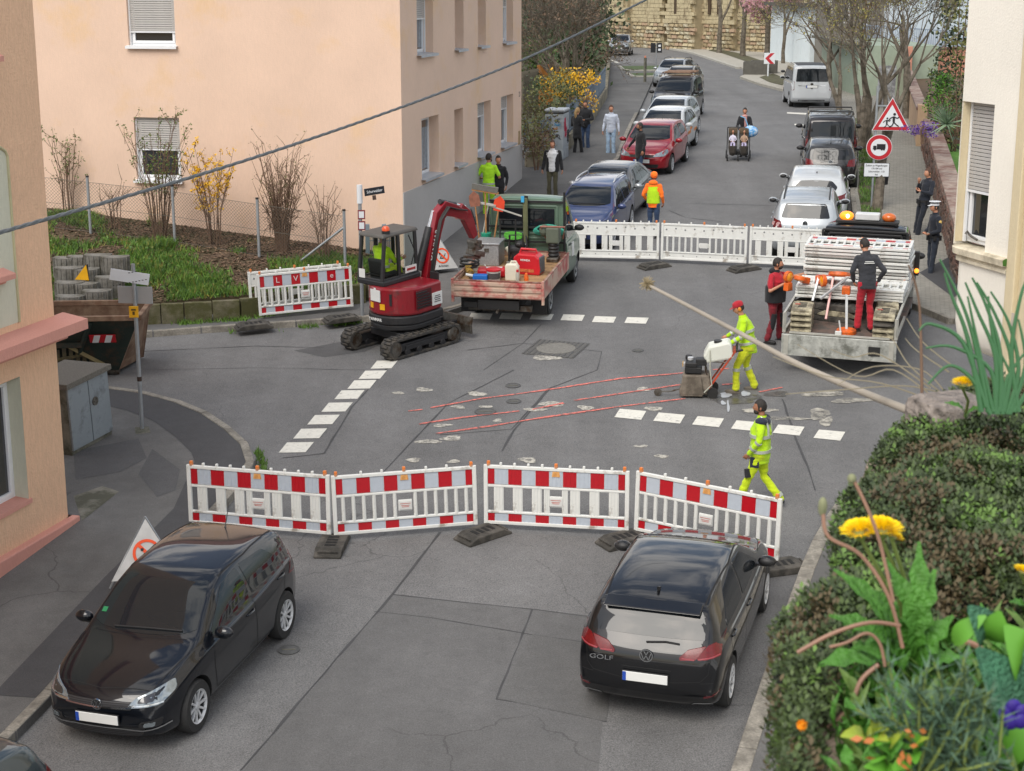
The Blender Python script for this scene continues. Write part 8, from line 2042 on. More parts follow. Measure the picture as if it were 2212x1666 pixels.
MB().box((0,.4,hc+.04),(W_+.12,.95,.1)).build('lid',mat('pebble_concrete','#6f6b63',.95,var=.4,scale=60,bump=.8,bscale=70),k,T=Mx,bevel=.01)
GC=mat('cabinet_pale','#a5adb2',.55,.1,var=.06,scale=3,dirt='#858b90',dscale=2.5,damt=.35)
a,b=at(1177,354),at(1207,354);c_=at(1227,343);k=thing('graffiti_cabinet','tall grey distribution cabinet covered in graffiti beside the garden fence','cabinet',gnd(*((a+c_)/2).xy,.1),AZ)
Wd,Dp,Hh_=.62,.95,1.62
MB().box((0,.0,Hh_/2),(Dp,Wd,Hh_)).build('housing',GC,k,bevel=.01);MB().box((0,0,Hh_+.03),(Dp+.08,Wd+.08,.07)).build('roof_cap',mat('cap_pale','#b5bbc0',.5,.2,var=.05),k,bevel=.02);MB().box((0,0,Hh_-.06),(Dp+.02,Wd+.02,.05)).build('vent_strip',BLK,k)
for x in(-.24,.24):MB().box((x,-Wd/2-.004,.98),(Dp/2-.03,.02,1.1)).build('door',GC,k,bevel=.006)
for x in(-.24,.24):MB().box((x,-Wd/2-.004,.2),(Dp/2-.03,.02,.34)).build('lower_door',GC,k,bevel=.006)
rr=random.Random(4)
def scrib(nm,m,face,cx,cz,w_,h_,n,r=.012):
 mb=MB()
 for j in range(3):
  P=[]
  for i in range(n):
   a=cx+(i/(n-1)-.5)*w_+rr.uniform(-.04,.04);z=cz+rr.uniform(-h_,h_)/2
   P.append((-Dp/2-.004,a,z) if face=='f' else (a,-Wd/2-.018,z))
  mb.tube(P,r,4)
 mb.build(nm,m,k)
scrib('tag_black',SBLK,'f',.0,.78,.46,.22,9);scrib('tag_black',SBLK,'f',.02,.4,.12,.5,6,.01);scrib('tag_blue',mat('tag_blue2','#4a8ab0',.7),'f',-.1,1.18,.2,.1,6);scrib('tag_black',SBLK,'f',-.12,1.3,.14,.16,5);scrib('tag_orange',mat('tag_orange','#c08a50',.7),'f',-.08,1.05,.12,.06,4)
scrib('tag_red',mat('tag_red','#a83048',.7),'s',-.22,1.18,.3,.6,9);scrib('tag_black',SBLK,'s',.3,.75,.3,.5,7);scrib('tag_red',mat('tag_red','#a83048',.7),'s',-.1,.9,.3,.4,6)
k=thing('utility_cabinet','pale grey two door cabinet on the far footway behind the trees','cabinet',at(1632,107),R(185));MB().box((0,0,1.1),(.7,1.9,2.3)).build('housing',mat('cabinet_sage','#a9b3a8',.5),k,bevel=.02)
for s in(-1,1):MB().box((.36,s*.46,1.12),(.03,.88,2.05)).build('door',BM['cabinet_sage'],k,bevel=.01)
for i,(u,v,lb,w_) in enumerate([(1633,165,'dark concrete planter box left of the chevron post',1.5),(1650,162,'second dark concrete planter box behind the chevron post',1.6)]):
 k=thing('planter_box',lb,'planter',at(u,v),R(190),'concrete planter boxes at the far bend');mb=MB();
 for y in(-w_/2,w_/2):mb.box((0,y,.45),(1.2,.1,.9))
 for x in(-.6,.6):mb.box((x,0,.45),(.1,w_,.9))
 mb.box((0,0,.3),(1.1,w_-.1,.6));mb.build('box',mat('planter_dark','#5a5852',.9,var=.2,scale=4),k,bevel=.01)
k=thing('info_board','blue white notice board on wooden posts beside the yellow shrub','notice board',at(1563,110),R(185))
for s in(-1,1):MB().cyl((0,s*.7,-.1),(0,s*.7,2.4),.16).build('post',WOOD,k)
MB().box((.15,-.1,3.2),(.1,2.3,1.9)).build('board',mat('board_teal','#9fc0c4',.5),k);
for y in(-.7,0,.6):MB().box((.21,y-.1,3.25),(.03,.45,1.1)).build('notice',SWHT,k)
k=thing('stone_trough','low brick and stone trough beside the notice board','trough',at(1590,110),R(185));MB().box((0,0,.7),(1.2,2.2,1.4)).build('brick_wall',mat('brick_dull','#8a5f4a',.9,var=.3,scale=6),k);MB().box((.1,0,1.5),(1.5,2.5,.2)).build('cap_slab',CONC,k);MB().box((.7,.2,.4),(.5,1.6,.8)).build('step_block',CONC,k)
# ---- skip
SKP=mat('skip_green','#26332e',.65,.1,var=.3,scale=3,dirt='#4f3a2a',dscale=2.2,damt=.35,bump=.3,bscale=12);SKR=mat('skip_rust','#6e5443',.85,.1,var=.3,scale=4,dirt='#8a7460',dscale=3,damt=.5)
zk=gz(*at(265,806).xy)
A=at(258,812);B=at(311,774);hS=1.28
Cf=at(300,690,hS);Cb=at(325,645,hS)
dz=(Cf-Cb);dz.z=0
dl=Vector((-dz.y,dz.x,0)).normalized()
if dl.x>0:dl=-dl
sk=thing('skip','rusty dark green steel skip at the end of the left side street','skip',A,0);Ws=sk.matrix_world.inverted()
base=A.z+.12;top=A.z+hS
def V3(p,z):return Vector((p.x,p.y,z))
Bf,Bb=V3(A,base),V3(B,base);Tf,Tb=V3(Cf,top),V3(Cb,top);LS=5.0
Bf2,Bb2,Tf2,Tb2=[p+dl*LS for p in(Bf,Bb,Tf,Tb)]
def plate(nm,q,m,th=.05):
 n=(q[1]-q[0]).cross(q[3]-q[0]).normalized();mb=MB();mb.add([p for p in q]+[p+n*th for p in q],[(3,2,1,0),(4,5,6,7),(0,1,5,4),(1,2,6,5),(2,3,7,6),(3,0,4,7)]);return mb.build(nm,m,sk,T=Ws)
plate('side_wall',[Bf,Bf2,Tf2,Tf],SKP);plate('end_wall',[Bb,Bf,Tf,Tb],SKR);plate('side_wall',[Bb2,Bb,Tb,Tb2],SKR);plate('floor',[Bf,Bb,Bb2,Bf2],SKR)
mb=MB()
for a,b in((Tf,Tf2),(Tb,Tb2),(Tf,Tb)):mb.bar(a,b,.1,.1)
mb.build('top_rim',SKR,sk,T=Ws,bevel=.01)
nf=(Bf2-Bf).cross(Tf-Bf).normalized();nf=nf if nf.y<0 else -nf
mb=MB();p0=Bf.lerp(Tf,.52);mb.bar(p0+dl*.9+nf*.03,p0+dl*4.5+nf*.03,.08,.1)
for i in range(4):q=Bf.lerp(Tf,.1)+dl*(.9+i*.9);mb.bar(q+nf*.03,Bf.lerp(Tf,.95)+dl*(.9+i*.9)+nf*.03,.07,.07)
mb.build('stiffener',SKP,sk,T=Ws)
ud=(Tf-Bf).normalized();T=basis(-dl,ud,Bf.lerp(Tf,.66)+dl*.55+nf*.07);
if T.to_3x3().col[2].dot(nf)<0:T=basis(dl,ud,Bf.lerp(Tf,.66)+dl*.55+nf*.07)
MB().box((0,0,0),(.5,.18,.02)).build('warning_plate',BRED,sk,T=Ws@T)
for x in(-.15,.08):MB().prism([(x-.06,-.09),(x+.06,-.09),(x+.0+.12,.09),(x+.0,.09)],.011,.014).build('white_stripe',SWHT,sk,T=Ws@T)
mb=MB();
for q in(A.lerp(B,.12),A.lerp(B,.85)):mb.cyl(V3(q,A.z+.1)+dl*.05,V3(q,A.z+.1)+dl*.35,.11)
mb.build('roller',STEEL,sk,T=Ws)
PK=mat('picket_old','#3d372b',.95,var=.35,scale=9,dirt='#5a5236',dscale=4)
k=thing('picket_fence','short weathered dark picket fence between the cabinet and the skip','fence',at(150,828),0);Wk=k.matrix_world.inverted()
pa,pb=at(100,836),at(238,812);d=(pb-pa).normalized();L=(pb-pa).length;pk=None
for i in range(int(L/.13)):
 T=Wk@MT(pa+d*(i*.13)+UPV*(.30+ruf(-.03,.03)))@MR(math.atan2(d.y,d.x),4,'Z')
 if pk is None:pk=MB().box((0,0,0),(.075,.025,.75)).build('picket',PK,k,T=T)
 else:clone(pk,k,T)
for z in(.15,.5):MB().bar(pa+UPV*z,pb+UPV*z,.05,.05).build('rail',PK,k,T=Wk)
MB().bar(pa.lerp(pb,.35)+UPV*.75,pb+UPV*.2-Vector((0,.08,0)),.03,.07).build('loose_board',mat('picket_pale','#8a7f5c',.9,var=.2),k,T=Wk)
k=thing('marker_plate','small yellow triangular marker between the planting rings','marker',depth(180,590,34.8),R(180));mb=MB();mb.prism([(-.16,-.12),(.14,-.14),(.1,.2)],0,.02);mb.build('plate',STKY,k,T=basis((0,1,0),(0,0,1),(.1,0,0)));MB().bar((.08,.1,-.5),(.08,.1,.2),.05,.05).build('stake',BLK,k)
# ---- chain link fence on the slope
fpts=[(196,505),(378,526),(560,556),(746,583)];ftop=[(195,374),(374,400),(556,430),(743,456)]
cf=thing('chain_link_fence','wire mesh fence on grey steel posts in front of the peach house shrubs','fence',soil_at(378,526),0);Wc_=cf.matrix_world.inverted()
FP=[soil_at(u,v) for u,v in fpts];
FP=[FP[0]+(FP[0]-FP[1])]+FP
hP=1.25;mb=MB()
for i,p in enumerate(FP):
 MB().cyl(p-UPV*.1,p+UPV*(hP+.12),.035).build('post',GALV,cf,T=Wc_,smooth=True);MB().cyl(p+UPV*(hP+.12),p+UPV*(hP+.16),.04).build('post_cap',BLK,cf,T=Wc_)
MB().cyl(FP[-1]+UPV*1.0,FP[-1].lerp(FP[-2],.55)+UPV*.0-Vector((0,.15,0)),.028).build('brace',GALV,cf,T=Wc_,smooth=True)
WIRE=mat('fence_wire','#6f6d66',.5,.4,var=.1);mb=MB()
for i in range(len(FP)-1):
 a,b=FP[i],FP[i+1];d=b-a;L=d.length;st=.085;n=int((L+hP)/st)
 for j in range(n):
  for s in(1,-1):
   x0=j*st-(hP if s>0 else 0);x1=x0+s*hP if s>0 else x0-hP;z0,z1=.05,hP
   if s<0:x0,x1=j*st,j*st-hP
   lo,hi=sorted((x0,x1))
   if hi<0 or lo>L:continue
   def cl(x):
    k_=(x-x0)/(x1-x0);return max(0,min(L,x)),z0+(z1-z0)*k_
   t0=max(min((0-x0)/(x1-x0),(L-x0)/(x1-x0)),0);t1=min(max((0-x0)/(x1-x0),(L-x0)/(x1-x0)),1)
   if t1-t0<.02:continue
   P0=a+d*((x0+(x1-x0)*t0)/L)+UPV*(z0+(z1-z0)*t0);P1=a+d*((x0+(x1-x0)*t1)/L)+UPV*(z0+(z1-z0)*t1)
   mb.tube([P0,P1],.0032,3,caps=False)
 for z in(.05,.65,hP):mb.tube([a+UPV*z,b+UPV*z],.006,4,caps=False)
tag(mb.build('wire_mesh',WIRE,cf,T=Wc_),kind='stuff')
gt=thing('mesh_gate','grey double bar mesh gate between the street sign and the house corner','gate',at(800,640),0);Wg=gt.matrix_world.inverted()
ga,gb=cB-N13*1.05-D13*.6+UPV*.1,cB-N13*.1-D13*.1
ga=onplane(795,560,cB-D13*.5,D13)-UPV*1.0;gb=onplane(853,560,cB-D13*.1,D13)-UPV*1.0
BLG=mat('gate_bluegrey','#7f8c96',.5,.3,var=.08)
for q in(ga,ga.lerp(gb,.62)):MB().box(q+UPV*.9,(.1,.1,1.9)).build('post',BLG,gt,T=Wg,bevel=.006)
mb=MB();d=gb-ga
for i in range(17):mb.bar(ga+d*(i/16)+UPV*.2,ga+d*(i/16)+UPV*1.75,.012,.012)
for z in(.25,.65,1.05,1.45,1.7):mb.bar(ga+UPV*z,gb+UPV*z,.018,.018)
mb.build('mesh_panel',BLG,gt,T=Wg)
# ---- garden wall and iron fence along the far left pavement
lw=[(1134,368),(1170,366),(1225,330),(1277,267),(1307,216),(1312,171),(1316,140)]
LW_=[at(u,v) for u,v in lw];gw=thing('garden_wall','low mottled concrete garden wall along the far left footway','wall',LW_[0],0);Wg=gw.matrix_world.inverted()
for i in range(len(LW_)-1):
 a,b=LW_[i],LW_[i+1];L=(b-a).length;n=max(1,int(L/2));d=(b-a).normalized();hh=.62 if i else .6
 for j in range(n):
  MB().box(a.lerp(b,(j+.5)/n)+UPV*(hh/2-.1),(L/n-.03,.22,hh+.2),rot=(0,0,math.atan2(d.y,d.x))).build('wall_slab',mat('wall_mottled','#98907c',.95,var=.25,scale=3,dirt='#6a6454',dscale=2.5,damt=.6),gw,T=Wg,bevel=.015)
IF=mat('iron_bluegrey','#6d7a88',.5,.3,var=.12)
inf=thing('iron_fence','blue grey iron railing on top of the low garden wall','fence',LW_[0]+UPV*.6,0);Wg=inf.matrix_world.inverted();pal_=None
for i in range(0,4):
 a,b=LW_[i]+UPV*.6,LW_[i+1]+UPV*.6;L=(b-a).length;d=(b-a).normalized();n=int(L/.16)
 for z in(.12,.95):MB().bar(a+UPV*z,b+UPV*z,.03,.03).build('rail',IF,inf,T=Wg)
 MB().bar(a,a+UPV*1.1,.06,.06).build('post',IF,inf,T=Wg)
 for j in range(n):
  T=Wg@MT(a.lerp(b,(j+.5)/n)+UPV*.52)
  if pal_ is None:pal_=MB().box((0,0,0),(.025,.025,1.0)).build('bar',IF,inf,T=T)
  else:clone(pal_,inf,T)
pf=thing('picket_fence','orange wooden picket fence section among the garden hedges','fence',at(1166,176,1.2),0);Wg=pf.matrix_world.inverted()
OW=mat('orange_wood','#b57a3a',.8,var=.2,scale=9);pa=depth(1163,192,66);pb=depth(1192,188,68.5);pk=None
for j in range(8):
 T=Wg@MT(pa.lerp(pb,j/7)+UPV*.1)
 if pk is None:pk=MB().box((0,0,0),(.12,.04,1.7)).build('picket',OW,pf,T=T)
 else:clone(pk,pf,T)
for z in(-.3,.5):MB().bar(pa+UPV*z-Vector((0,-.04,0)),pb+UPV*z-Vector((0,-.04,0)),.05,.06).build('rail',OW,pf,T=Wg)
gf=thing('wooden_fence','grey weathered picket fence left of the orange section','fence',depth(1135,200,66),0);Wg=gf.matrix_world.inverted();pk=None
pa=depth(1128,208,64);pb=depth(1161,200,65.6);GWD=mat('grey_wood','#5f5a4e',.9,var=.25,scale=9)
for j in range(11):
 T=Wg@MT(pa.lerp(pb,j/10)+UPV*.1)
 if pk is None:pk=MB().box((0,0,0),(.1,.04,1.7)).build('picket',GWD,gf,T=T)
 else:clone(pk,gf,T)
for z in(-.3,.5):MB().bar(pa+UPV*z+Vector((0,.04,0)),pb+UPV*z+Vector((0,.04,0)),.05,.06).build('rail',GWD,gf,T=Wg)
for i,(u,v) in enumerate(((1139,128),(1152,132))):
 k=thing('gravestone',('tall grey stone slab' if i==0 else 'lower grey stone slab')+' behind the corner of the peach house','stone',depth(u,v,80),R(180));MB().box((0,0,-.5),(.3,.9-.2*i,2.6-.4*i)).build('slab',CONC,k,bevel=.05)
GRN_I=mat('island_green','#4a5a34',.95,var=.4,scale=5)
for i,(px) in enumerate([[(1341,148),(1352,158),(1420,157),(1424,147)],[(1360,164),(1372,171),(1428,170),(1430,162)]]):
 sheet(gp(*px),.16,'planted_island',GRN_I,skirt=.2,kind='stuff');kerb(px=px[:3],L=1.5,parent=pavf,side=1,h=.2,wid=.25,m=mat('kerb_pale','#a9a69c',.9,var=.15))
k=thing('timber_barrier','orange topped timber rail beside the last parked car','rail',at(1393,182),0);MB().bar((0,0,-.1),(0,0,1.5),.12,.12).build('post',CONC,k);MB().bar((0,0,1.45),(2.6,-.2,1.45),.1,.12).build('rail',mat('rail_rust','#b0603a',.8,var=.3),k)
P1=gp((1320,95),(1420,103),(1500,117),(1600,150),(1660,170),(1690,196),(1790,190))
fp=structure(sheet(gp((1320,94),(1420,102),(1500,116),(1600,149),(1620,160),(1598,170),(1640,185),(1690,198),(1770,199),(1880,200),(1960,150),(1960,100),(1310,85)),.13,'far_pavement',mat('far_paving','#a39f94',.9,var=.12,scale=2),skirt=.2))
kerb(px=[(1320,94),(1420,102),(1500,116),(1600,149)],L=2.5,parent=fp,side=1,wid=.3,m=BM['kerb_pale'],maxn=40)
for px in([(1330,89),(1420,98),(1500,109),(1525,107),(1430,94),(1330,84)],[(1530,113),(1560,119),(1640,147),(1668,143),(1600,120),(1545,108)],[(1640,172),(1662,183),(1690,190),(1700,176),(1670,164)]):
 sheet(gp(*px),.15,'grass_verge',GRASSB)
sheet(gp((1700,243),(1790,247),(1790,251),(1700,246)),.01,'bay_line',WPAINT,road);sheet(gp((1716,268),(1740,270),(1740,273),(1716,271)),.01,'bay_line',WPAINT,road);sheet(gp((1318,128),(1350,142),(1352,145),(1316,131)),.02,'edge_line',WPAINT,road)
# ---- overhead cable
c0,c1,c2=depth(-30,512,14.5),depth(1106,158,26),depth(1420,-12,31)
P=[]
for i in range(41):
 t=i/40*1.12-.06;a=c0.lerp(c2,t);sag=-.35*4*t*(1-t)*.25;P.append(a+UPV*sag)
u0=[( -30,512),(560,337),(1106,139),(1420,-12)]
P=[]
zs=[13.5,19,24.5,28]
fu=pchip([(0,-60),(.36,560),(.72,1106),(1,1440)]);fv=pchip([(0,520),(.36,337),(.72,139),(1,-22)]);fz2=pchip([(0,13.2),(.36,18.5),(.72,24.5),(1,28)])
for i in range(61):t=i/60;P.append(depth(fu(t),fv(t),fz2(t)))
cb=thing('overhead_cable','twisted grey overhead cable crossing the upper left of the view','cable',P[0],R(90));Wb=cb.matrix_world.inverted()
CABM=mat('cable_grey','#5d6265',.5,.3,var=.15,scale=3)
Q=resample(P,.05,False);
for ph in range(3):
 PP=[]
 for i,q in enumerate(Q):
  t=(Q[min(i+1,len(Q)-1)]-Q[max(i-1,0)]).normalized();s=t.cross(UPV).normalized();u_=s.cross(t);a=i*.42+ph*2.094;PP.append(q+(s*math.cos(a)+u_*math.sin(a))*.009)
 MB().tube(PP,.0105,6).build('strand',CABM,cb,T=Wb,smooth=True)
# ================================================================== plants
def leafm(name,c,k=1.,var=.3,rough=.6):
 m=mat(name,hexc(c,k),rough,var=var,scale=1.3);return m
DKGREEN=leafm('leaf_dark','#3c4f2c');MIDGREEN=leafm('leaf_mid','#56702f');OLIVEG=leafm('leaf_olive','#6f7040');BROWNL=leafm('leaf_brown','#6b5642');YELL=leafm('forsythia_yellow','#e0b020',1.,.15);PINKB=leafm('blossom_pink','#c89aa0',1.,.15);FRESH=leafm('leaf_fresh','#5f9430');CONIF=leafm('conifer','#2b3a26')
BARK=mat('bark_grey','#6e665a',.95,var=.3,scale=6,bump=.8,bscale=20,dirt='#4a4338',dscale=4);TWIG=mat('twig_brown','#6a5444',.9,var=.3,scale=8)
rg=random.Random(11)
def rvec():
 while 1:
  v=Vector((rg.uniform(-1,1),rg.uniform(-1,1),rg.uniform(-1,1)))
  if .01<v.length<1:return v
def leaf(mb,p,s,n=None,asp=.55):
 a=rvec().normalized() if n is None else n;b=a.orthogonal().normalized();c=a.cross(b);t=rg.uniform(0,6.28);u=(b*math.cos(t)+c*math.sin(t))*s;v=a.cross(u)*asp
 k=len(mb.v);mb.v+=[tuple(p-u*.5),tuple(p+v*.5),tuple(p+u*.5),tuple(p-v*.5)];mb.f.append((k,k+1,k+2,k+3));mb.m.append(mb.mi)
def cloud(mb,c,r,n,s,clumps=14,mats=1,shell=.5):
 c=Vector(c);r=Vector(r);cl=[(rvec().normalized()*rg.uniform(shell,1),rg.uniform(.2,.42),rg.randrange(mats)) for _ in range(clumps)]
 for i in range(n):
  d,k,mi=cl[rg.randrange(clumps)];q=d+rvec()*k*1.3;mb.mi=mi if rg.random()<.75 else rg.randrange(mats)
  leaf(mb,c+Vector((q.x*r.x,q.y*r.y,q.z*r.z)),s*rg.uniform(.6,1.3))
 mb.mi=0
def branches(mb,p,d,l,r,lev,spread=.6,tips=None,up=.12,n=3,seg=4,minr=.006,wig=.16):
 pts=[p];rs=[r];q=p;dd=d.normalized()
 for i in range(seg):
  dd=(dd+rvec()*wig+Vector((0,0,up*.5))).normalized();q=q+dd*l/seg;pts.append(q);rs.append(max(minr,r*(1-.5*(i+1)/seg)))
 mb.tube(pts,rs,6 if r>.04 else 4 if r>.015 else 3,caps=False)
 if lev==0:
  if tips is not None:tips+=pts[1:]
  return
 for k in range(n):
  i=rg.randint(max(1,seg//2),seg) if k else seg
  nd=(dd+rvec()*spread*1.2).normalized();nd.z+=up
  branches(mb,pts[i],nd,l*rg.uniform(.6,.85),max(minr,rs[i]*rg.uniform(.55,.8)),lev-1,spread,tips,up,n,seg,minr,wig)
def tree(label,base,h=7,r=.14,lev=4,stems=1,lm=None,nl=0,ls=.1,name='bare_tree',trunk=.35,spread=.6,lean=(0,0,0),group=None,bark=None,up=.1,n=3):
 t=thing(name,label,'tree',base,R(90),group);mb=MB();tips=[]
 for s in range(stems):
  d=Vector((0,0,1))+rvec()*(.0 if stems==1 else .35)+Vector(lean);p=Vector((0,0,-.1));L=h*trunk
  pts=[p,p+d*L*.35+rvec()*.05,p+d*L*.7+rvec()*.06,p+d*L];mb.tube(pts,[r*1.25,r,r*.92,r*.85],8)
  for k in range(3 if stems==1 else 2):branches(mb,pts[-1-(k>1)],d+rvec()*spread,h*(1-trunk)*.42,r*.62,lev,spread,tips,up,n)
 mb.build('trunk',bark or BARK,t,smooth=True)
 if lm:
  mb=MB()
  for i in range(nl):
   mb.mi=rg.randrange(len(lm));leaf(mb,tips[rg.randrange(len(tips))]+rvec()*ls*1.6,ls*rg.uniform(.6,1.3))
  tag(mb.build('crown',lm,t),kind='stuff')
 return t
def bush(name,label,c,r,n,s,lm,cat='shrub',clumps=16,stems=0,group=None,shell=.5):
 c=Vector(c);t=thing(name,label,cat,c-UPV*r[2],R(90),group);mb=MB();cloud(mb,(0,0,r[2]),r,n,s,clumps,len(lm),shell);tag(mb.build('foliage',lm,t),kind='stuff')
 mb=MB()
 for i in range(max(3,stems)):d=Vector((rg.uniform(-.6,.6)*r[0],rg.uniform(-.6,.6)*r[1],r[2]*rg.uniform(.9,1.6)));mb.tube([(d.x*.2,d.y*.2,-.2),tuple(d*.55+rvec()*.05),tuple(d)],[.03,.02,.008],5)
 mb.build('stems',TWIG,t);return t
# --- shrubs on the slope
def wand(name,label,p,h,n,w,lm,nl,ls,group='bare shrubs in front of the peach house',dense=None):
 t=thing(name,label,'shrub',p,R(90),group);mb=MB();tips=[]
 for i in range(n):
  a=rg.uniform(0,6.28);k=rg.uniform(.2,1);e=Vector((math.cos(a)*w*k,math.sin(a)*w*k*.5,h*rg.uniform(.6,1.05)));m_=e*.5*Vector((1,1,1)).x+Vector((0,0,0));q=[Vector((math.cos(a)*.12,math.sin(a)*.08,-.1)),Vector((e.x*.35,e.y*.35,e.z*.4))+rvec()*.06,Vector((e.x*.7,e.y*.7,e.z*.75))+rvec()*.06,e]
  mb.tube(q,[.016,.011,.008,.004],4,caps=False);tips+=q[1:]
  for j in range(3):
   b=q[1].lerp(q[3],rg.random());c=b+Vector((rg.uniform(-.3,.3),rg.uniform(-.2,.2),rg.uniform(.15,.45)));mb.tube([b,b.lerp(c,.5)+rvec()*.03,c],[.008,.006,.003],3,caps=False);tips+=[c,b.lerp(c,.5)]
 if dense:
  for i in range(dense):
   p0=Vector((rg.uniform(-.4,.4)*w,rg.uniform(-.3,.3)*w,h*rg.uniform(.22,.42)));p1=p0+rvec()*.3;mb.tube([p0,p1],[.007,.004],3,caps=False)
 mb.build('stems',TWIG,t)
 if nl:
  mb=MB()
  for i in range(nl):
   b=tips[rg.randrange(len(tips))]
   if b.z>h*.35:mb.mi=rg.randrange(len(lm));leaf(mb,b+rvec()*.07,ls*rg.uniform(.6,1.3))
  tag(mb.build('foliage',lm,t),kind='stuff')
wand('garden_shrub','leafing wand shrub at the left end of the wire fence',soil_at(148,462),2.1,12,.45,[OLIVEG,MIDGREEN],520,.055)
wand('garden_shrub','small thin bare shrub between the first two fence posts',soil_at(248,492),1.15,9,.45,[OLIVEG],40,.05)
wand('garden_shrub','wide greening shrub in front of the lower shuttered window',soil_at(345,512),2.85,30,1.15,[OLIVEG,MIDGREEN],1300,.06)
wand('forsythia','yellow flowering forsythia between the window and the brown shrub',soil_at(465,528),2.3,20,.85,[YELL],1500,.065)
wand('garden_shrub','dense upright brown shrub with a dark twiggy waist beside the third post',soil_at(610,545),2.5,60,.85,[BROWNL,OLIVEG],900,.045,dense=220)
wand('garden_shrub','thin reddish shrub behind the diagonal fence brace',soil_at(700,560),1.7,14,.6,[BROWNL],150,.04)
G1=leafm('grass_green','#5c7f2c');G2=leafm('grass_dark','#40602a');G3=leafm('dry_leaf','#75604c',1.,.4);G4=leafm('moss_yellow','#83803a')
mb=MB();mb2=MB()
def blade(mb,p,h):
 d=Vector((rg.uniform(-.5,.5),rg.uniform(-.5,.5),1)).normalized();w=Vector((rg.uniform(-1,1),rg.uniform(-1,1),0)).normalized()*.012;k=len(mb.v)
 mb.v+=[tuple(p-w),tuple(p+w),tuple(p+d*h+Vector((d.x,d.y,0))*h*.4)];mb.f.append((k,k+1,k+2));mb.m.append(mb.mi)
from mathutils import noise as NZ
for i in range(26000):
 s,k=rg.uniform(0,1.22),rg.random()
 p=soilP(s,k);h=bvs.ray_cast(p+UPV*3,-UPV)[0]
 if not h:continue
 f=NZ.noise(p*.9)+.9*(.52-k)+(.25 if s>.6 else 0)
 if f>rg.uniform(.0,.42):
  mb.mi=0 if rg.random()<.6 else 1 if rg.random()<.7 else 3
  for _ in range(3):blade(mb,h+Vector((rg.uniform(-.06,.06),rg.uniform(-.06,.06),-.01)),rg.uniform(.06,.2)*(1+.9*max(0,NZ.noise(p*2.1))))
  if rg.random()<.25:leaf(mb,h+UPV*.06,.09)
 elif rg.random()<.6:
  mb2.mi=rg.randrange(2);leaf(mb2,h+UPV*.015,rg.uniform(.04,.11),Vector((rg.uniform(-.5,.5),rg.uniform(-.5,.5),1)).normalized())
tag(mb.build('grass',[G1,G2,G3,G4]),'tufts of green grass and weeds on the lower garden slope','grass',kind='stuff')
tag(mb2.build('leaf_litter',[G3,TWIG]),'brown leaf litter under the shrubs on the slope','leaf litter',kind='stuff')
mb=MB()
for i in range(900):
 s=rg.random();q=[P_fl[3],P_fl[4],P_fl[5],P_fl[6]];j=rg.randrange(3);p=q[j].lerp(q[j+1],rg.random());p=gnd(p.x,p.y)+Vector((rg.gauss(0,.1),rg.gauss(0,.1)-.12,0))
 if NZ.noise(p*1.5)>0:blade(mb,p,rg.uniform(.04,.14))
for i in range(220):p=gnd(*(at(560,1025).lerp(at(545,975),rg.random())).xy)+Vector((rg.gauss(.1,.03),rg.gauss(0,.1),0));blade(mb,p,rg.uniform(.04,.12))
for i in range(900):
 p=pw[rg.randrange(1,4)].lerp(pw[rg.randrange(1,4)],rg.random())+Vector((rg.gauss(0,.1),-.15+rg.gauss(0,.05),.1));blade(mb,p,rg.uniform(.04,.16))
tag(mb.build('kerb_weeds',[G1]),'small weeds growing along the kerbs','weeds',kind='stuff')
mb=MB()
for i in range(5200):
 a=rg.random();p=v1[0].lerp(v1[-1],a) if False else at(lerp(1862,1848,a)+rg.uniform(2,46)*(1-.3*a),lerp(560,262,a));
 if NZ.noise(p*1.3)>-.25:
  mb.mi=rg.randrange(2);blade(mb,p+UPV*.12,rg.uniform(.05,.16))
tag(mb.build('verge_grass',[G1,G2]),'patchy grass on the verge beside the parked cars','grass',kind='stuff')
# --- right roadside trees
SPR=[OLIVEG,BROWNL,leafm('bud_yellow','#9a9048')]
p=at(1893,462);tree('knotty bare street tree with budding twigs right behind the warning sign post',p,7.6,.14,5,1,SPR,6500,.075,trunk=.28,spread=.62,lean=(.12,.3,0),up=.07,n=3)
p=at(1862,330);tree('many stemmed bare tree beside the dark people carrier',p,7.4,.11,5,4,SPR,6500,.075,trunk=.3,spread=.66,lean=(.06,0,0),up=.08)
p=at(1958,262);tree('dark leaning bare tree in front of the salmon wall',p,7,.16,5,2,SPR,4500,.08,trunk=.3,spread=.85,lean=(.2,.1,0),up=.03)
p=at(1816,248);tree('slim bare tree on the verge right of the white van',p,7,.1,5,2,SPR,3500,.085,trunk=.32,spread=.8)
tree('bare tree between the white van and the green annex',at(1790,196),7.5,.12,5,1,SPR,3500,.09,trunk=.3,spread=.85)
bx=[(1323,96,9),(1363,98,9),(1402,94,8),(1453,104,9),(1507,98,9),(1553.5,117.6,9),(1604.5,125.5,9)]
lbs=['dark bare tree above the far offroad car','slim bare tree left of the small dark sign pair','thick pollarded bare tree against the church wall','bare tree with a fan of limbs in the middle of the church wall','slender bare tree in front of the right church buttress','bare tree left of the blue white notice board','tall bare tree right of the yellow shrub']
for (u,v,h),lb in zip(bx,lbs):tree(lb,at(u,v),h,.2,3,1,None,trunk=.42,spread=.55,up=.2,n=3)
t=tree('pink blossoming tree at the bend in front of the white garage',at(1656,127),6.5,.22,3,1,None,name='blossom_tree',trunk=.4,spread=.6);mb=MB();cloud(mb,(.3,0,4.3),(2.3,2.1,1.7),3600,.24,26);tag(mb.build('crown',PINKB,t),kind='stuff')
tree('slim bare tree with a bare crown before the white garage doors',at(1691.7,141),7.5,.13,4,1,[PINKB,BROWNL],700,.12,trunk=.4,spread=.65)
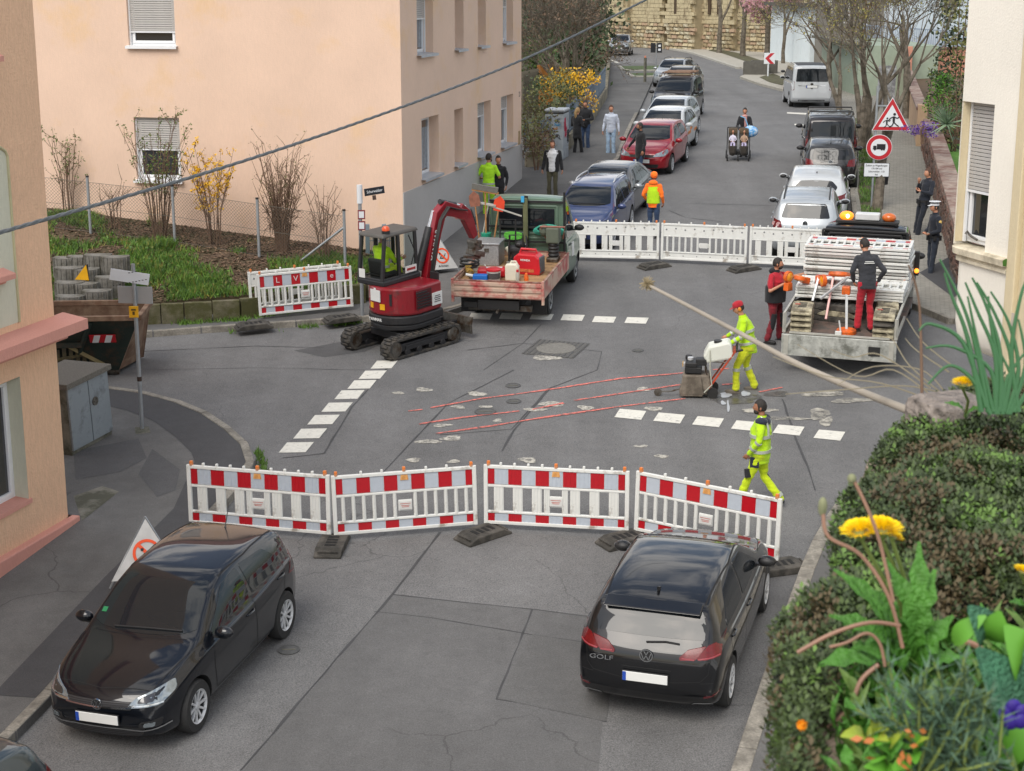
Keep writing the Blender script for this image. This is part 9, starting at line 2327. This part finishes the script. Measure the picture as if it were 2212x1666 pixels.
# --- back left garden
raised('garden_ground',[LW_[1]-N13*.15,LW_[3]-N13*.15,LW_[4]-N13*.15,LW_[6]-N13*.15,at(1310,80),at(1100,80),at(1100,250)],.5,mat('garden_lawn','#46552c',.95,var=.4,scale=1.2,dirt='#4a4030',dscale=.8))
def bz(u,v,Z):return depth(u,v,Z)
bush('hedge','clipped olive green box hedge below the yellow forsythia',bz(1192,212,58),(1.0,.9,.75),1900,.1,[OLIVEG,DKGREEN],'hedge',30)
bush('hedge','brownish hedge next to the corner of the peach house',bz(1155,268,52.5),(.75,1.2,.85),1700,.09,[BROWNL,OLIVEG],'hedge',26)
bush('hedge','low thorny hedge inside the iron railing',bz(1160,320,51.5),(.6,.9,.5),900,.08,[BROWNL,OLIVEG],'hedge',20)
bush('forsythia','long yellow forsythia behind the box hedge',bz(1228,180,62),(1.1,.7,.55),1300,.11,[YELL,YELL,OLIVEG],'shrub',24)
bush('forsythia','second yellow forsythia spilling down by the railing',bz(1262,200,61),(.5,.6,1.0),700,.1,[YELL,BROWNL],'shrub',16)
tree('tangled brown bare bush tree by the far garden corner',bz(1232,196,66)-UPV*1.2,4.6,.12,5,5,[BROWNL],2200,.11,'bare_tree',.22,.7,lean=(-.15,0,0),up=.06)
tree('ivy grown bare tree beside the road at the garden corner',bz(1248,165,72)-UPV*1.,5.2,.13,4,3,[DKGREEN,BROWNL],1500,.13,'bare_tree',.25,.6,lean=(-.15,0,0),up=.08)
for i,(u,v,Z,r,lm,lb) in enumerate([(1140,60,88,(4,3,4.2),[CONIF,DKGREEN],'large dark evergreen directly behind the peach house'),(1165,30,95,(4,3,5),[CONIF,DKGREEN],'dark evergreen left of the church wall'),(1215,20,104,(3,3,5),[DKGREEN,BROWNL],'tall brownish green tree at the garden end'),(1200,110,80,(2.4,2,1.8),[DKGREEN,BROWNL],'round dark shrub mass behind the picket fence'),(1140,150,76,(1.5,1.5,1.4),[MIDGREEN,DKGREEN],'mid green shrub beside the stone slabs'),(1200,95,82,(2.6,2,2.4),[BROWNL,DKGREEN],'tangle of brown twigs and ivy above the fences')]):
 bush('evergreen_tree' if i<3 else 'garden_shrub',lb,bz(u,v,Z),r,4200 if i<3 else 1800,.34 if i<3 else .22,lm,'tree' if i<3 else 'shrub',34)
for i,(u0,u1,v,lb) in enumerate([(1345,1388,88,'dark clipped hedge left at the foot of the church wall'),(1400,1440,92,'low ivy hedge between the two church buttresses'),(1486,1556,96,'broad green hedge right at the foot of the church wall'),(1555,1640,60,'tall brown thicket right of the church')]):
 a,b=at(u0,v+8),at(u1,v+8);c=(a+b)/2;bush('hedge',lb,c+UPV*(1.2 if i<3 else 3.5),((b-a).length/2,1.3,1.3 if i<3 else 4.),1500 if i<3 else 3000,.35,[DKGREEN,MIDGREEN] if i<3 else [BROWNL,OLIVEG],'hedge',24)
bush('forsythia','small yellow shrub beside the notice board',at(1585,100)+UPV*2.2,(.8,.7,1.2),500,.3,[YELL],'shrub',9)
mb=MB()
for i in range(15):
 u=1090+i*75;c=depth(u,20,188+rg.uniform(0,20));cloud(mb,(c.x,c.y,4+rg.uniform(0,3)),(7,5,8),1500,1.0,20,3)
tag(mb.build('far_wood',[CONIF,DKGREEN,BROWNL]),'dark wood closing the view behind the church','wood',kind='stuff')
# --- right garden
bush('garden_shrub','glossy green climbing shrub on the salmon wall',bz(2032,205,47),(.55,.5,.8),1100,.09,[DKGREEN,FRESH],'shrub',16)
bush('conifer','dark conifer behind the cream house corner',bz(2072,70,52),(.9,.9,4.0),2600,.16,[CONIF,OLIVEG],'tree',30)
bush('garden_shrub','dark shrub at the right end of the yucca bed',bz(2075,215,45),(.5,.5,.7),700,.08,[DKGREEN,BROWNL],'shrub',12)
bush('heather','purple flowering cushion plant on the wall pillar',bz(1993,278,44.5),(.42,.3,.22),600,.06,[leafm('purple_flower','#6a4a9a')],'flower',10)
k=thing('yucca','spiky grey green yucca in the raised bed','plant',bz(2046,268,43.5),R(90));mb=MB()
for i in range(60):
 d=(rvec()+Vector((0,0,.45))).normalized();w=d.orthogonal().normalized()*.03;q=len(mb.v);mb.v+=[tuple(-w),tuple(w),tuple(d*.62)];mb.f.append((q,q+1,q+2));mb.m.append(0)
mb.build('leaf_rosette',leafm('yucca_leaf','#6f8468'),k)['kind']='stuff'
# ================================================================== the planter at the camera
def pl(u,v,h):
 r=ray(u,v);k=-h/r.z;return Vector((0,0,HC))+r*k
PZ=.70
TR=mat('trough_concrete','#9b8b7c',.95,var=.3,scale=40,bump=.6,bscale=90,dirt='#7a6a5c',dscale=9)
e0,e1=pl(1752,1690,PZ),pl(1905,1010,PZ);ed=(e1-e0).normalized();en=Vector((ed.y,-ed.x,0))
e0=e0-ed*.3
tg_=thing('planter_trough','long speckled concrete planter trough at the lower right, full of plants','planter',e0,R(90));Wt=tg_.matrix_world.inverted()
L=(e1-e0).length+.05;rot=Matrix((ed,-en,UPV)).transposed()
mb=MB()
for a,b,w_ in((e0,e0+ed*L,.05),(e0+en*.62,e0+en*.62+ed*L,.05)):mb.box((a+b)/2-UPV*.15,(L,w_,.3),rot=rot)
for a in(e0,e0+ed*L):mb.box(a+en*.31-UPV*.15,(.05,.57,.3),rot=rot)
mb.box(e0+ed*L/2+en*.31-UPV*.24,(L-.06,.56,.06),rot=rot)
mb.build('trough',TR,tg_,T=Wt,bevel=.008)
MB().box(e0+ed*L/2+en*.31-UPV*.09,(L-.1,.55,.12),rot=rot).build('potting_soil',mat('potting_soil','#3a2c22',.95,var=.4,scale=30,bump=1,bscale=60),tg_,T=Wt)
k=thing('wall_stone','rough reddish stone block beyond the cushion plant','stone',pl(2060,850,.6),R(70));MB().box((0,0,-.075),(.115,.11,.14)).build('block',mat('rough_stone','#8a8078',.95,var=.5,scale=70,bump=1.,bscale=60),k,bevel=.02)
CU=[leafm('cushion_dark','#3b4a25',.95,.35),leafm('cushion_mid','#4e602f',.95,.3),leafm('cushion_brown','#5f5236',.9,.35),leafm('cushion_light','#65853a',.95,.3)]
OUT=[(1672,1700),(1690,1580),(1668,1500),(1662,1420),(1668,1340),(1720,1290),(1790,1255),(1800,1190),(1785,1130),(1825,1075),(1862,1030),(1880,990),(1930,930),(1965,885),(2000,868),(2120,850),(2300,850),(2420,1250),(2300,1330),(2060,1330),(1980,1400),(1850,1450),(1800,1530),(1760,1700)]
def inside(P,x,y):
 c=False;n=len(P)
 for i in range(n):
  x0,y0=P[i];x1,y1=P[(i+1)%n]
  if (y0>y)!=(y1>y) and x<(x1-x0)*(y-y0)/(y1-y0)+x0:c=not c
 return c
OP=[tuple(pl(u,v,PZ-.03).xy) for u,v in OUT]
def edged(x,y):
 d=9
 for i in range(len(OP)):
  a=Vector(OP[i]);b=Vector(OP[(i+1)%len(OP)]);ab=b-a;t=max(0,min(1,(Vector((x,y))-a).dot(ab)/ab.length_squared));d=min(d,(a+ab*t-Vector((x,y))).length)
 return d
cp=thing('cushion_plant','large dark green cushion of small leaved ground cover spilling over the trough','plant',pl(2050,1100,PZ),R(90));Wc2=cp.matrix_world.inverted()
xs=[p[0] for p in OP];ys=[p[1] for p in OP];mb=MB();cnt=0;tot=0
hump=lambda x,y,d:HC-PZ+.03+.075*min(1,d/.12)**.5*.6+.02*NZ.noise(Vector((x*7,y*7,0)))+.012*NZ.noise(Vector((x*25,y*25,3)))
while cnt<13500 and tot<90000:
 tot+=1;x,y=rg.uniform(min(xs),max(xs)),rg.uniform(min(ys),max(ys))
 if not inside(OP,x,y):continue
 d=edged(x,y);z=hump(x,y,d)-rg.random()**2*.03
 if d<.05 and rg.random()<.4:z-=rg.random()*.12
 cnt+=1;p=Vector((x,y,z));ax=(UPV+rvec()*.6).normalized();nn=NZ.noise(Vector((x*11,y*11,7)));r=rg.random()
 mb.mi=2 if nn<-.12 and r<.6 else 3 if (nn>.28 and r<.6) or r<.05 else 1 if r<.45 else 0
 for j in range(7):
  a=j*2.4+rg.random();e=ax.orthogonal().normalized();f=ax.cross(e);dirn=(e*math.cos(a)+f*math.sin(a))*.8+ax*rg.uniform(.1,.8);dirn.normalize();s=rg.uniform(.0055,.0105)
  w=dirn.cross(ax).normalized()*s*.26;o=p-ax*.004*j*.6;k=len(mb.v);mb.v+=[tuple(o),tuple(o+dirn*s*.5+w),tuple(o+dirn*s),tuple(o+dirn*s*.5-w)];mb.f.append((k,k+1,k+2,k+3));mb.m.append(mb.mi)
tag(mb.build('foliage',CU,cp,T=Wc2),kind='stuff')
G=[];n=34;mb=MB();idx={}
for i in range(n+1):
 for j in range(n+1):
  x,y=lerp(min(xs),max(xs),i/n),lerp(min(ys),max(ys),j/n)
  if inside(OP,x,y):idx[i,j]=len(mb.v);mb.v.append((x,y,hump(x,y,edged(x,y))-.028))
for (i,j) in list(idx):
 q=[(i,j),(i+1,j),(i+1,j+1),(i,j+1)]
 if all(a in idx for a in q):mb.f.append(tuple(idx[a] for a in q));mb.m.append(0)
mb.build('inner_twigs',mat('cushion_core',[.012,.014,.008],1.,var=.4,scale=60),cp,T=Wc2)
STEM=mat('stem_rosy','#94705c',.6,var=.2,scale=20);STEMG=leafm('stem_green','#7f8f4c')
def px_tube(mb,P,r,Z,n=6):
 if not isinstance(Z,(list,tuple)):Z=[Z]*len(P)
 Q=[depth(u,v,z) for (u,v),z in zip(P,Z)];S=[]
 for i in range(len(Q)-1):
  p0,p1,p2,p3=Q[max(i-1,0)],Q[i],Q[i+1],Q[min(i+2,len(Q)-1)]
  for k in range(5):
   t=k/5;S.append(p1*(1-t)**2*(1+2*t)+p2*t*t*(3-2*t)+(p2-p0)*.5*t*(1-t)**2-(p3-p1)*.5*t*t*(1-t))
 S.append(Q[-1]);m_=len(S)-1
 rr_=[lerp(r[0],r[1],i/m_) for i in range(m_+1)] if isinstance(r,(list,tuple)) else [r]*(m_+1)
 mb.tube(S,rr_,n)
def lobed(mb,base,tip,w,up,n=9,lob=.45,fold=.25):
 d=tip-base;L=d.length;d.normalize();s=d.cross(up).normalized();u=s.cross(d);k=len(mb.v)
 for i in range(n+1):
  t=i/n;ww=w*math.sin(math.pi*min(1,t*.92+.06))**.8*(1 if i%2 else 1-lob);c=base+d*L*t+u*L*.18*math.sin(math.pi*t)
  mb.v+=[tuple(c+s*ww+u*ww*fold),tuple(c),tuple(c-s*ww+u*ww*fold)]
 for i in range(n):
  a=k+3*i;mb.f+=[(a,a+3,a+4,a+1),(a+1,a+4,a+5,a+2)];mb.m+=[mb.mi]*2
DL=mat('dandelion_leaf','#4a7f2a',.5,var=.35,scale=45,bump=.5,bscale=160);DF=mat('dandelion_yellow','#ffe000',.7,var=.1,scale=30)
def dandelion(label,heads,leaves,Z):
 b=depth(*leaves[0][0],Z);t=thing('dandelion',label,'flower',b,R(90),'dandelions in the trough');W=t.matrix_world.inverted()
 for (u,v,rpx,tilt,root) in heads:
  c=depth(u,v,Z-.04);r=rpx*Z/F;ax=(UPV+Vector((tilt,-.14,0))).normalized();mb=MB();e=ax.orthogonal().normalized();f=ax.cross(e)
  for i in range(420):
   a=rg.uniform(0,6.28);k=math.sqrt(rg.random());dd=(e*math.cos(a)+f*math.sin(a))*k+ax*(.5*(1-k)+.28);p=c+dd*r*.5;q=c+dd*r*rg.uniform(.9,1.08);w=dd.cross(ax).normalized()*r*.03 if k>.05 else e*r*.05;j=len(mb.v);mb.v+=[tuple(p-w*.6),tuple(p+w*.6),tuple(q+w),tuple(q-w)];mb.f.append((j,j+1,j+2,j+3));mb.m.append(0)
  tag(mb.build('flower_head',DF,t,T=W),kind='stuff');mb=MB();mb.tube([c-ax*r*.35,c],[r*.2,r*.4],8);g0=depth(*root,Z+.03);mb.tube([g0,g0.lerp(c,.5)+Vector((.006,0,0)),c-ax*r*.3],[.0024,.0022,.002],6);mb.build('flower_stem',STEMG,t,T=W,smooth=True)
 for a,b,w in leaves:
  mb=MB();lobed(mb,depth(*a,Z),depth(*b,Z-.03),w*.8*Z/F,UPV+Vector((0,-.6,0)));mb.build('leaf',DL,t,T=W,smooth=True)
dandelion('large dandelion with two open yellow heads side by side over the trough edge',[(1858,1152,44,-.2,(1930,1340)),(1905,1148,46,.1,(1945,1330)),(1930,1160,22,.5,(1950,1330))],[((1960,1420),(1985,1170),40),((1955,1430),(2020,1230),44),((1940,1420),(1800,1230),40),((1935,1410),(1860,1260),38),((1950,1440),(1790,1330),42),((1960,1440),(1760,1440),44),((1975,1450),(2060,1330),44),((1960,1460),(1850,1400),44),((1970,1440),(1915,1210),40),((1975,1470),(1900,1530),40),((1985,1465),(2040,1500),40),((1990,1450),(2080,1420),36)],1.62)
dandelion('lone dandelion head beside the stone block at the far end of the trough',[(2080,832,26,0,(2085,900))],[((2085,905),(2040,870),14),((2085,905),(2130,880),14)],2.35)
dandelion('dandelion head cut by the right edge of the view',[(2208,1236,22,.3,(2215,1320))],[((2215,1330),(2180,1300),20),((2215,1330),(2250,1290),20)],1.8)
SH=thing('dry_stalks','bent rosy dry flower stalks among the dandelion leaves','stalks',depth(1850,1420,1.5),R(90));Ws2=SH.matrix_world.inverted()
for P,r in [([(1722,1410),(1800,1368),(1880,1345),(1945,1352)],.0021),([(1792,1398),(1830,1388),(1872,1368),(1900,1390),(1912,1440)],.0016),([(1788,1572),(1835,1530),(1860,1470),(1898,1436)],.0023),([(1778,1110),(1790,1160),(1860,1200),(1920,1290),(1950,1400)],.0019),([(1840,1030),(1870,1090),(1900,1170),(1930,1300)],.0017),([(2075,1382),(2110,1395),(2140,1420)],.003)]:
 mb=MB();px_tube(mb,P,r,1.55);mb.build('stalk',STEM,SH,T=Ws2,smooth=True)
mb=MB();c=depth(1840,1034,1.55);mb.ball(c,(.0045,.0045,.005),8,6);c=depth(1777,1095,1.55);mb.ball(c,(.0045,.0045,.010),8,6);mb.build('seed_head',mat('seed_pale','#7d8060',.8,var=.3,scale=60),SH,T=Ws2,smooth=True)
k=thing('tufted_stalk','long pale stalk with a frayed tuft leaning out over the street','stalk',depth(1960,885,2.4),R(90));W=k.matrix_world.inverted();mb=MB();px_tube(mb,[(2010,906),(1960,886),(1850,842),(1724,787),(1600,721),(1477,656),(1402,617)],[.0078,.0034],[2.66,2.68,2.85,3.0,3.15,3.3,3.4],10);mb.build('stalk',mat('stalk_pale','#9a9184',.7,var=.2,scale=12),k,T=W,smooth=True)
mb=MB();c=depth(1398,613,3.4)
for i in range(130):
 d=rvec().normalized();mb.tube([c,c+d*.016*rg.uniform(.6,1.2)],[.0012,.0008],3)
mb.build('tuft',mat('tuft_straw','#8f8266',.9,var=.3),k,T=W)['kind']='stuff'
k=thing('dry_stalk','thin upright dark dry stem at the far end of the trough','stem',depth(1990,870,2.5),R(90));mb=MB();px_tube(mb,[(1992,880),(1990,760),(1986,660),(1975,605),(1962,572)],[.0026,.0012],2.5);mb.build('stem',TWIG,k,T=k.matrix_world.inverted(),smooth=True)
k=thing('dry_twigs','tangle of fine dry twigs reaching out in front of the flatbed tailboard','twigs',depth(2020,880,2.6),R(90));mb=MB()
for P in [[(2030,870),(1900,830),(1780,810),(1670,768)],[(2020,860),(1930,800),(1850,815),(1720,745)],[(2040,850),(1960,790),(1930,740),(1915,720)],[(2040,840),(1990,800),(1880,790),(1810,830)],[(2030,850),(1950,830),(1830,838),(1700,850)],[(2050,800),(1980,760),(1950,730)],[(2060,790),(1990,740),(1960,690)],[(2010,840),(1900,770),(1840,770),(1790,752)],[(2035,845),(1980,880),(1970,900)]]:
 px_tube(mb,[(u+rg.uniform(-6,6),v+rg.uniform(-4,4)) for u,v in P],[.0017,.0007],2.7,4)
mb.build('twigs',mat('twig_pale','#8f8670',.8,var=.2),k,T=k.matrix_world.inverted(),smooth=True)
ON=leafm('onion_leaf','#3d6c42',1.,.2,.45);k=thing('spring_onions','bunch of long tubular spring onion leaves at the right edge','plant',depth(2150,880,2.3),R(90));W=k.matrix_world.inverted()
for P in [[(2130,880),(2080,740),(2010,700),(1985,715)],[(2120,890),(2090,730),(2056,640),(2040,590)],[(2135,890),(2110,760),(2080,660),(2030,560)],[(2145,890),(2120,780),(2090,640)],[(2150,890),(2150,770),(2110,670),(2085,610)],[(2160,890),(2160,760),(2130,660),(2100,600)],[(2168,890),(2185,780),(2150,680),(2110,610)],[(2175,895),(2200,800),(2180,700),(2140,630)],[(2180,895),(2215,790),(2200,690)],[(2150,895),(2140,800),(2060,750),(2000,752)],[(2190,890),(2230,820),(2250,700)],[(2165,895),(2175,820),(2215,760)],[(2140,895),(2100,820),(2050,790),(2005,830)],[(2155,895),(2165,830),(2140,700),(2135,640)],[(2185,890),(2195,840),(2160,760)],[(2200,890),(2185,760),(2205,640),(2225,590)]]:
 mb=MB();px_tube(mb,P,[.0042,.0014],2.3,7);mb.build('leaf',ON,k,T=W,smooth=True)
BRD=mat('broad_leaf','#44795a',.5,var=.3,scale=60,bump=.8,bscale=220);BRD2=leafm('broad_leaf_fresh','#5f9a32',1.,.2,.5)
k=thing('primrose','broad crinkled blue green leaves at the lower right','plant',depth(2160,1480,1.45),R(90));W=k.matrix_world.inverted()
for a,b,w,m_ in [((2200,1590),(2110,1400),62,BRD),((2120,1390),(2090,1310),40,BRD),((2130,1380),(2160,1320),36,BRD2),((2215,1480),(2170,1350),50,BRD2),((2230,1530),(2225,1360),46,BRD),((2060,1390),(2130,1330),22,BRD2),((2150,1640),(2230,1540),46,BRD2)]:
 mb=MB();lobed(mb,depth(*a,1.45),depth(*b,1.42),w*1.45/F,UPV+Vector((0,-1,0)),10,.0,.2);mb.build('leaf',m_,k,T=W,smooth=True)
k=thing('lettuce_rosette','yellow green leaf rosettes with rusty withered flowers at the bottom edge','plant',depth(1890,1640,1.36),R(90));W=k.matrix_world.inverted();YG=leafm('rosette_yellow','#93a338',1.,.25,.5);RU_=leafm('withered_orange','#a8642e',1.,.3)
for i in range(26):
 a=rg.uniform(0,6.28);c=(rg.choice([1870,1920,1960,1905]),rg.choice([1650,1630,1600,1680]));b=(c[0]+math.cos(a)*55,c[1]+math.sin(a)*38-15);mb=MB();lobed(mb,depth(*c,1.37),depth(*b,1.34),rg.uniform(12,22)*1.36/F,UPV+Vector((0,-.8,0)),8,.12);mb.build('leaf',[YG,BRD2,DL][i%3],k,T=W,smooth=True)
mb=MB()
for i in range(14):leaf(mb,depth(rg.choice([1850,1880,1960,1945,1980])+rg.gauss(0,14),rg.choice([1585,1600,1575,1640,1655])+rg.gauss(0,12),1.33),rg.uniform(.006,.012))
tag(mb.build('withered_flowers',RU_,k,T=W),kind='stuff')
RS=leafm('rosemary','#55705a',1.,.25,.6);k=thing('rosemary','grey green rosemary sprigs in the lower right of the trough','plant',depth(2050,1620,1.36),R(90));W=k.matrix_world.inverted();mb=MB();mb2=MB()
for i in range(34):
 b=depth(2040+rg.gauss(0,55),1700+rg.uniform(-60,20),1.38);t_=depth(2050+rg.gauss(0,75),1500+rg.gauss(0,50),1.33);mb2.tube([b,b.lerp(t_,.5)+rvec()*.008,t_],[.0018,.0015,.001],4,caps=False);ax=(t_-b).normalized()
 for j in range(64):
  p=b.lerp(t_,rg.random());d=(ax*.75+rvec()).normalized();w=d.cross(ax).normalized()*.0012;q=len(mb.v);e=p+d*rg.uniform(.012,.022);mb.v+=[tuple(p-w),tuple(p+w),tuple(e)];mb.f.append((q,q+1,q+2));mb.m.append(0)
tag(mb.build('needles',RS,k,T=W),kind='stuff');mb2.build('stems',STEMG,k,T=W)
k=thing('pansy','violet pansy flower at the right edge','flower',depth(2190,1545,1.38),R(90));mb=MB();c=depth(2192,1545,1.37);vw=(Vector((0,0,HC))-c).normalized();e=vw.orthogonal().normalized();f=vw.cross(e)
for i in range(5):
 a=i*1.2566+.3;mb.ball(c+(e*math.cos(a)+f*math.sin(a))*.007-vw*.001*i,(.007,.003,.007),10,6)
mb.build('petals',mat('pansy_violet','#2f1a80',.6,var=.2,scale=60),k,T=k.matrix_world.inverted(),smooth=True)
mb=MB()
for i in range(900):
 p=pl(rg.uniform(1820,2300),rg.uniform(1400,1720),PZ-.01);mb.mi=rg.randrange(2);
 d=(UPV+rvec()*.9).normalized();lobed(mb,p,p+d*rg.uniform(.02,.06),rg.uniform(.003,.008),UPV+rvec()*.5,4,.1)
tag(mb.build('trough_weeds',[DL,MIDGREEN]),'small green weeds filling the trough between the larger plants','weeds',kind='stuff')
k=thing('marigold','small orange flower head hanging over the trough edge','flower',depth(1732,1566,1.42),R(90));W=k.matrix_world.inverted();mb=MB()
for i in range(40):leaf(mb,depth(1732,1566,1.42)+rvec()*.004,.006)
tag(mb.build('flower_head',mat('marigold','#e8920c',.6),k,T=W),kind='stuff')
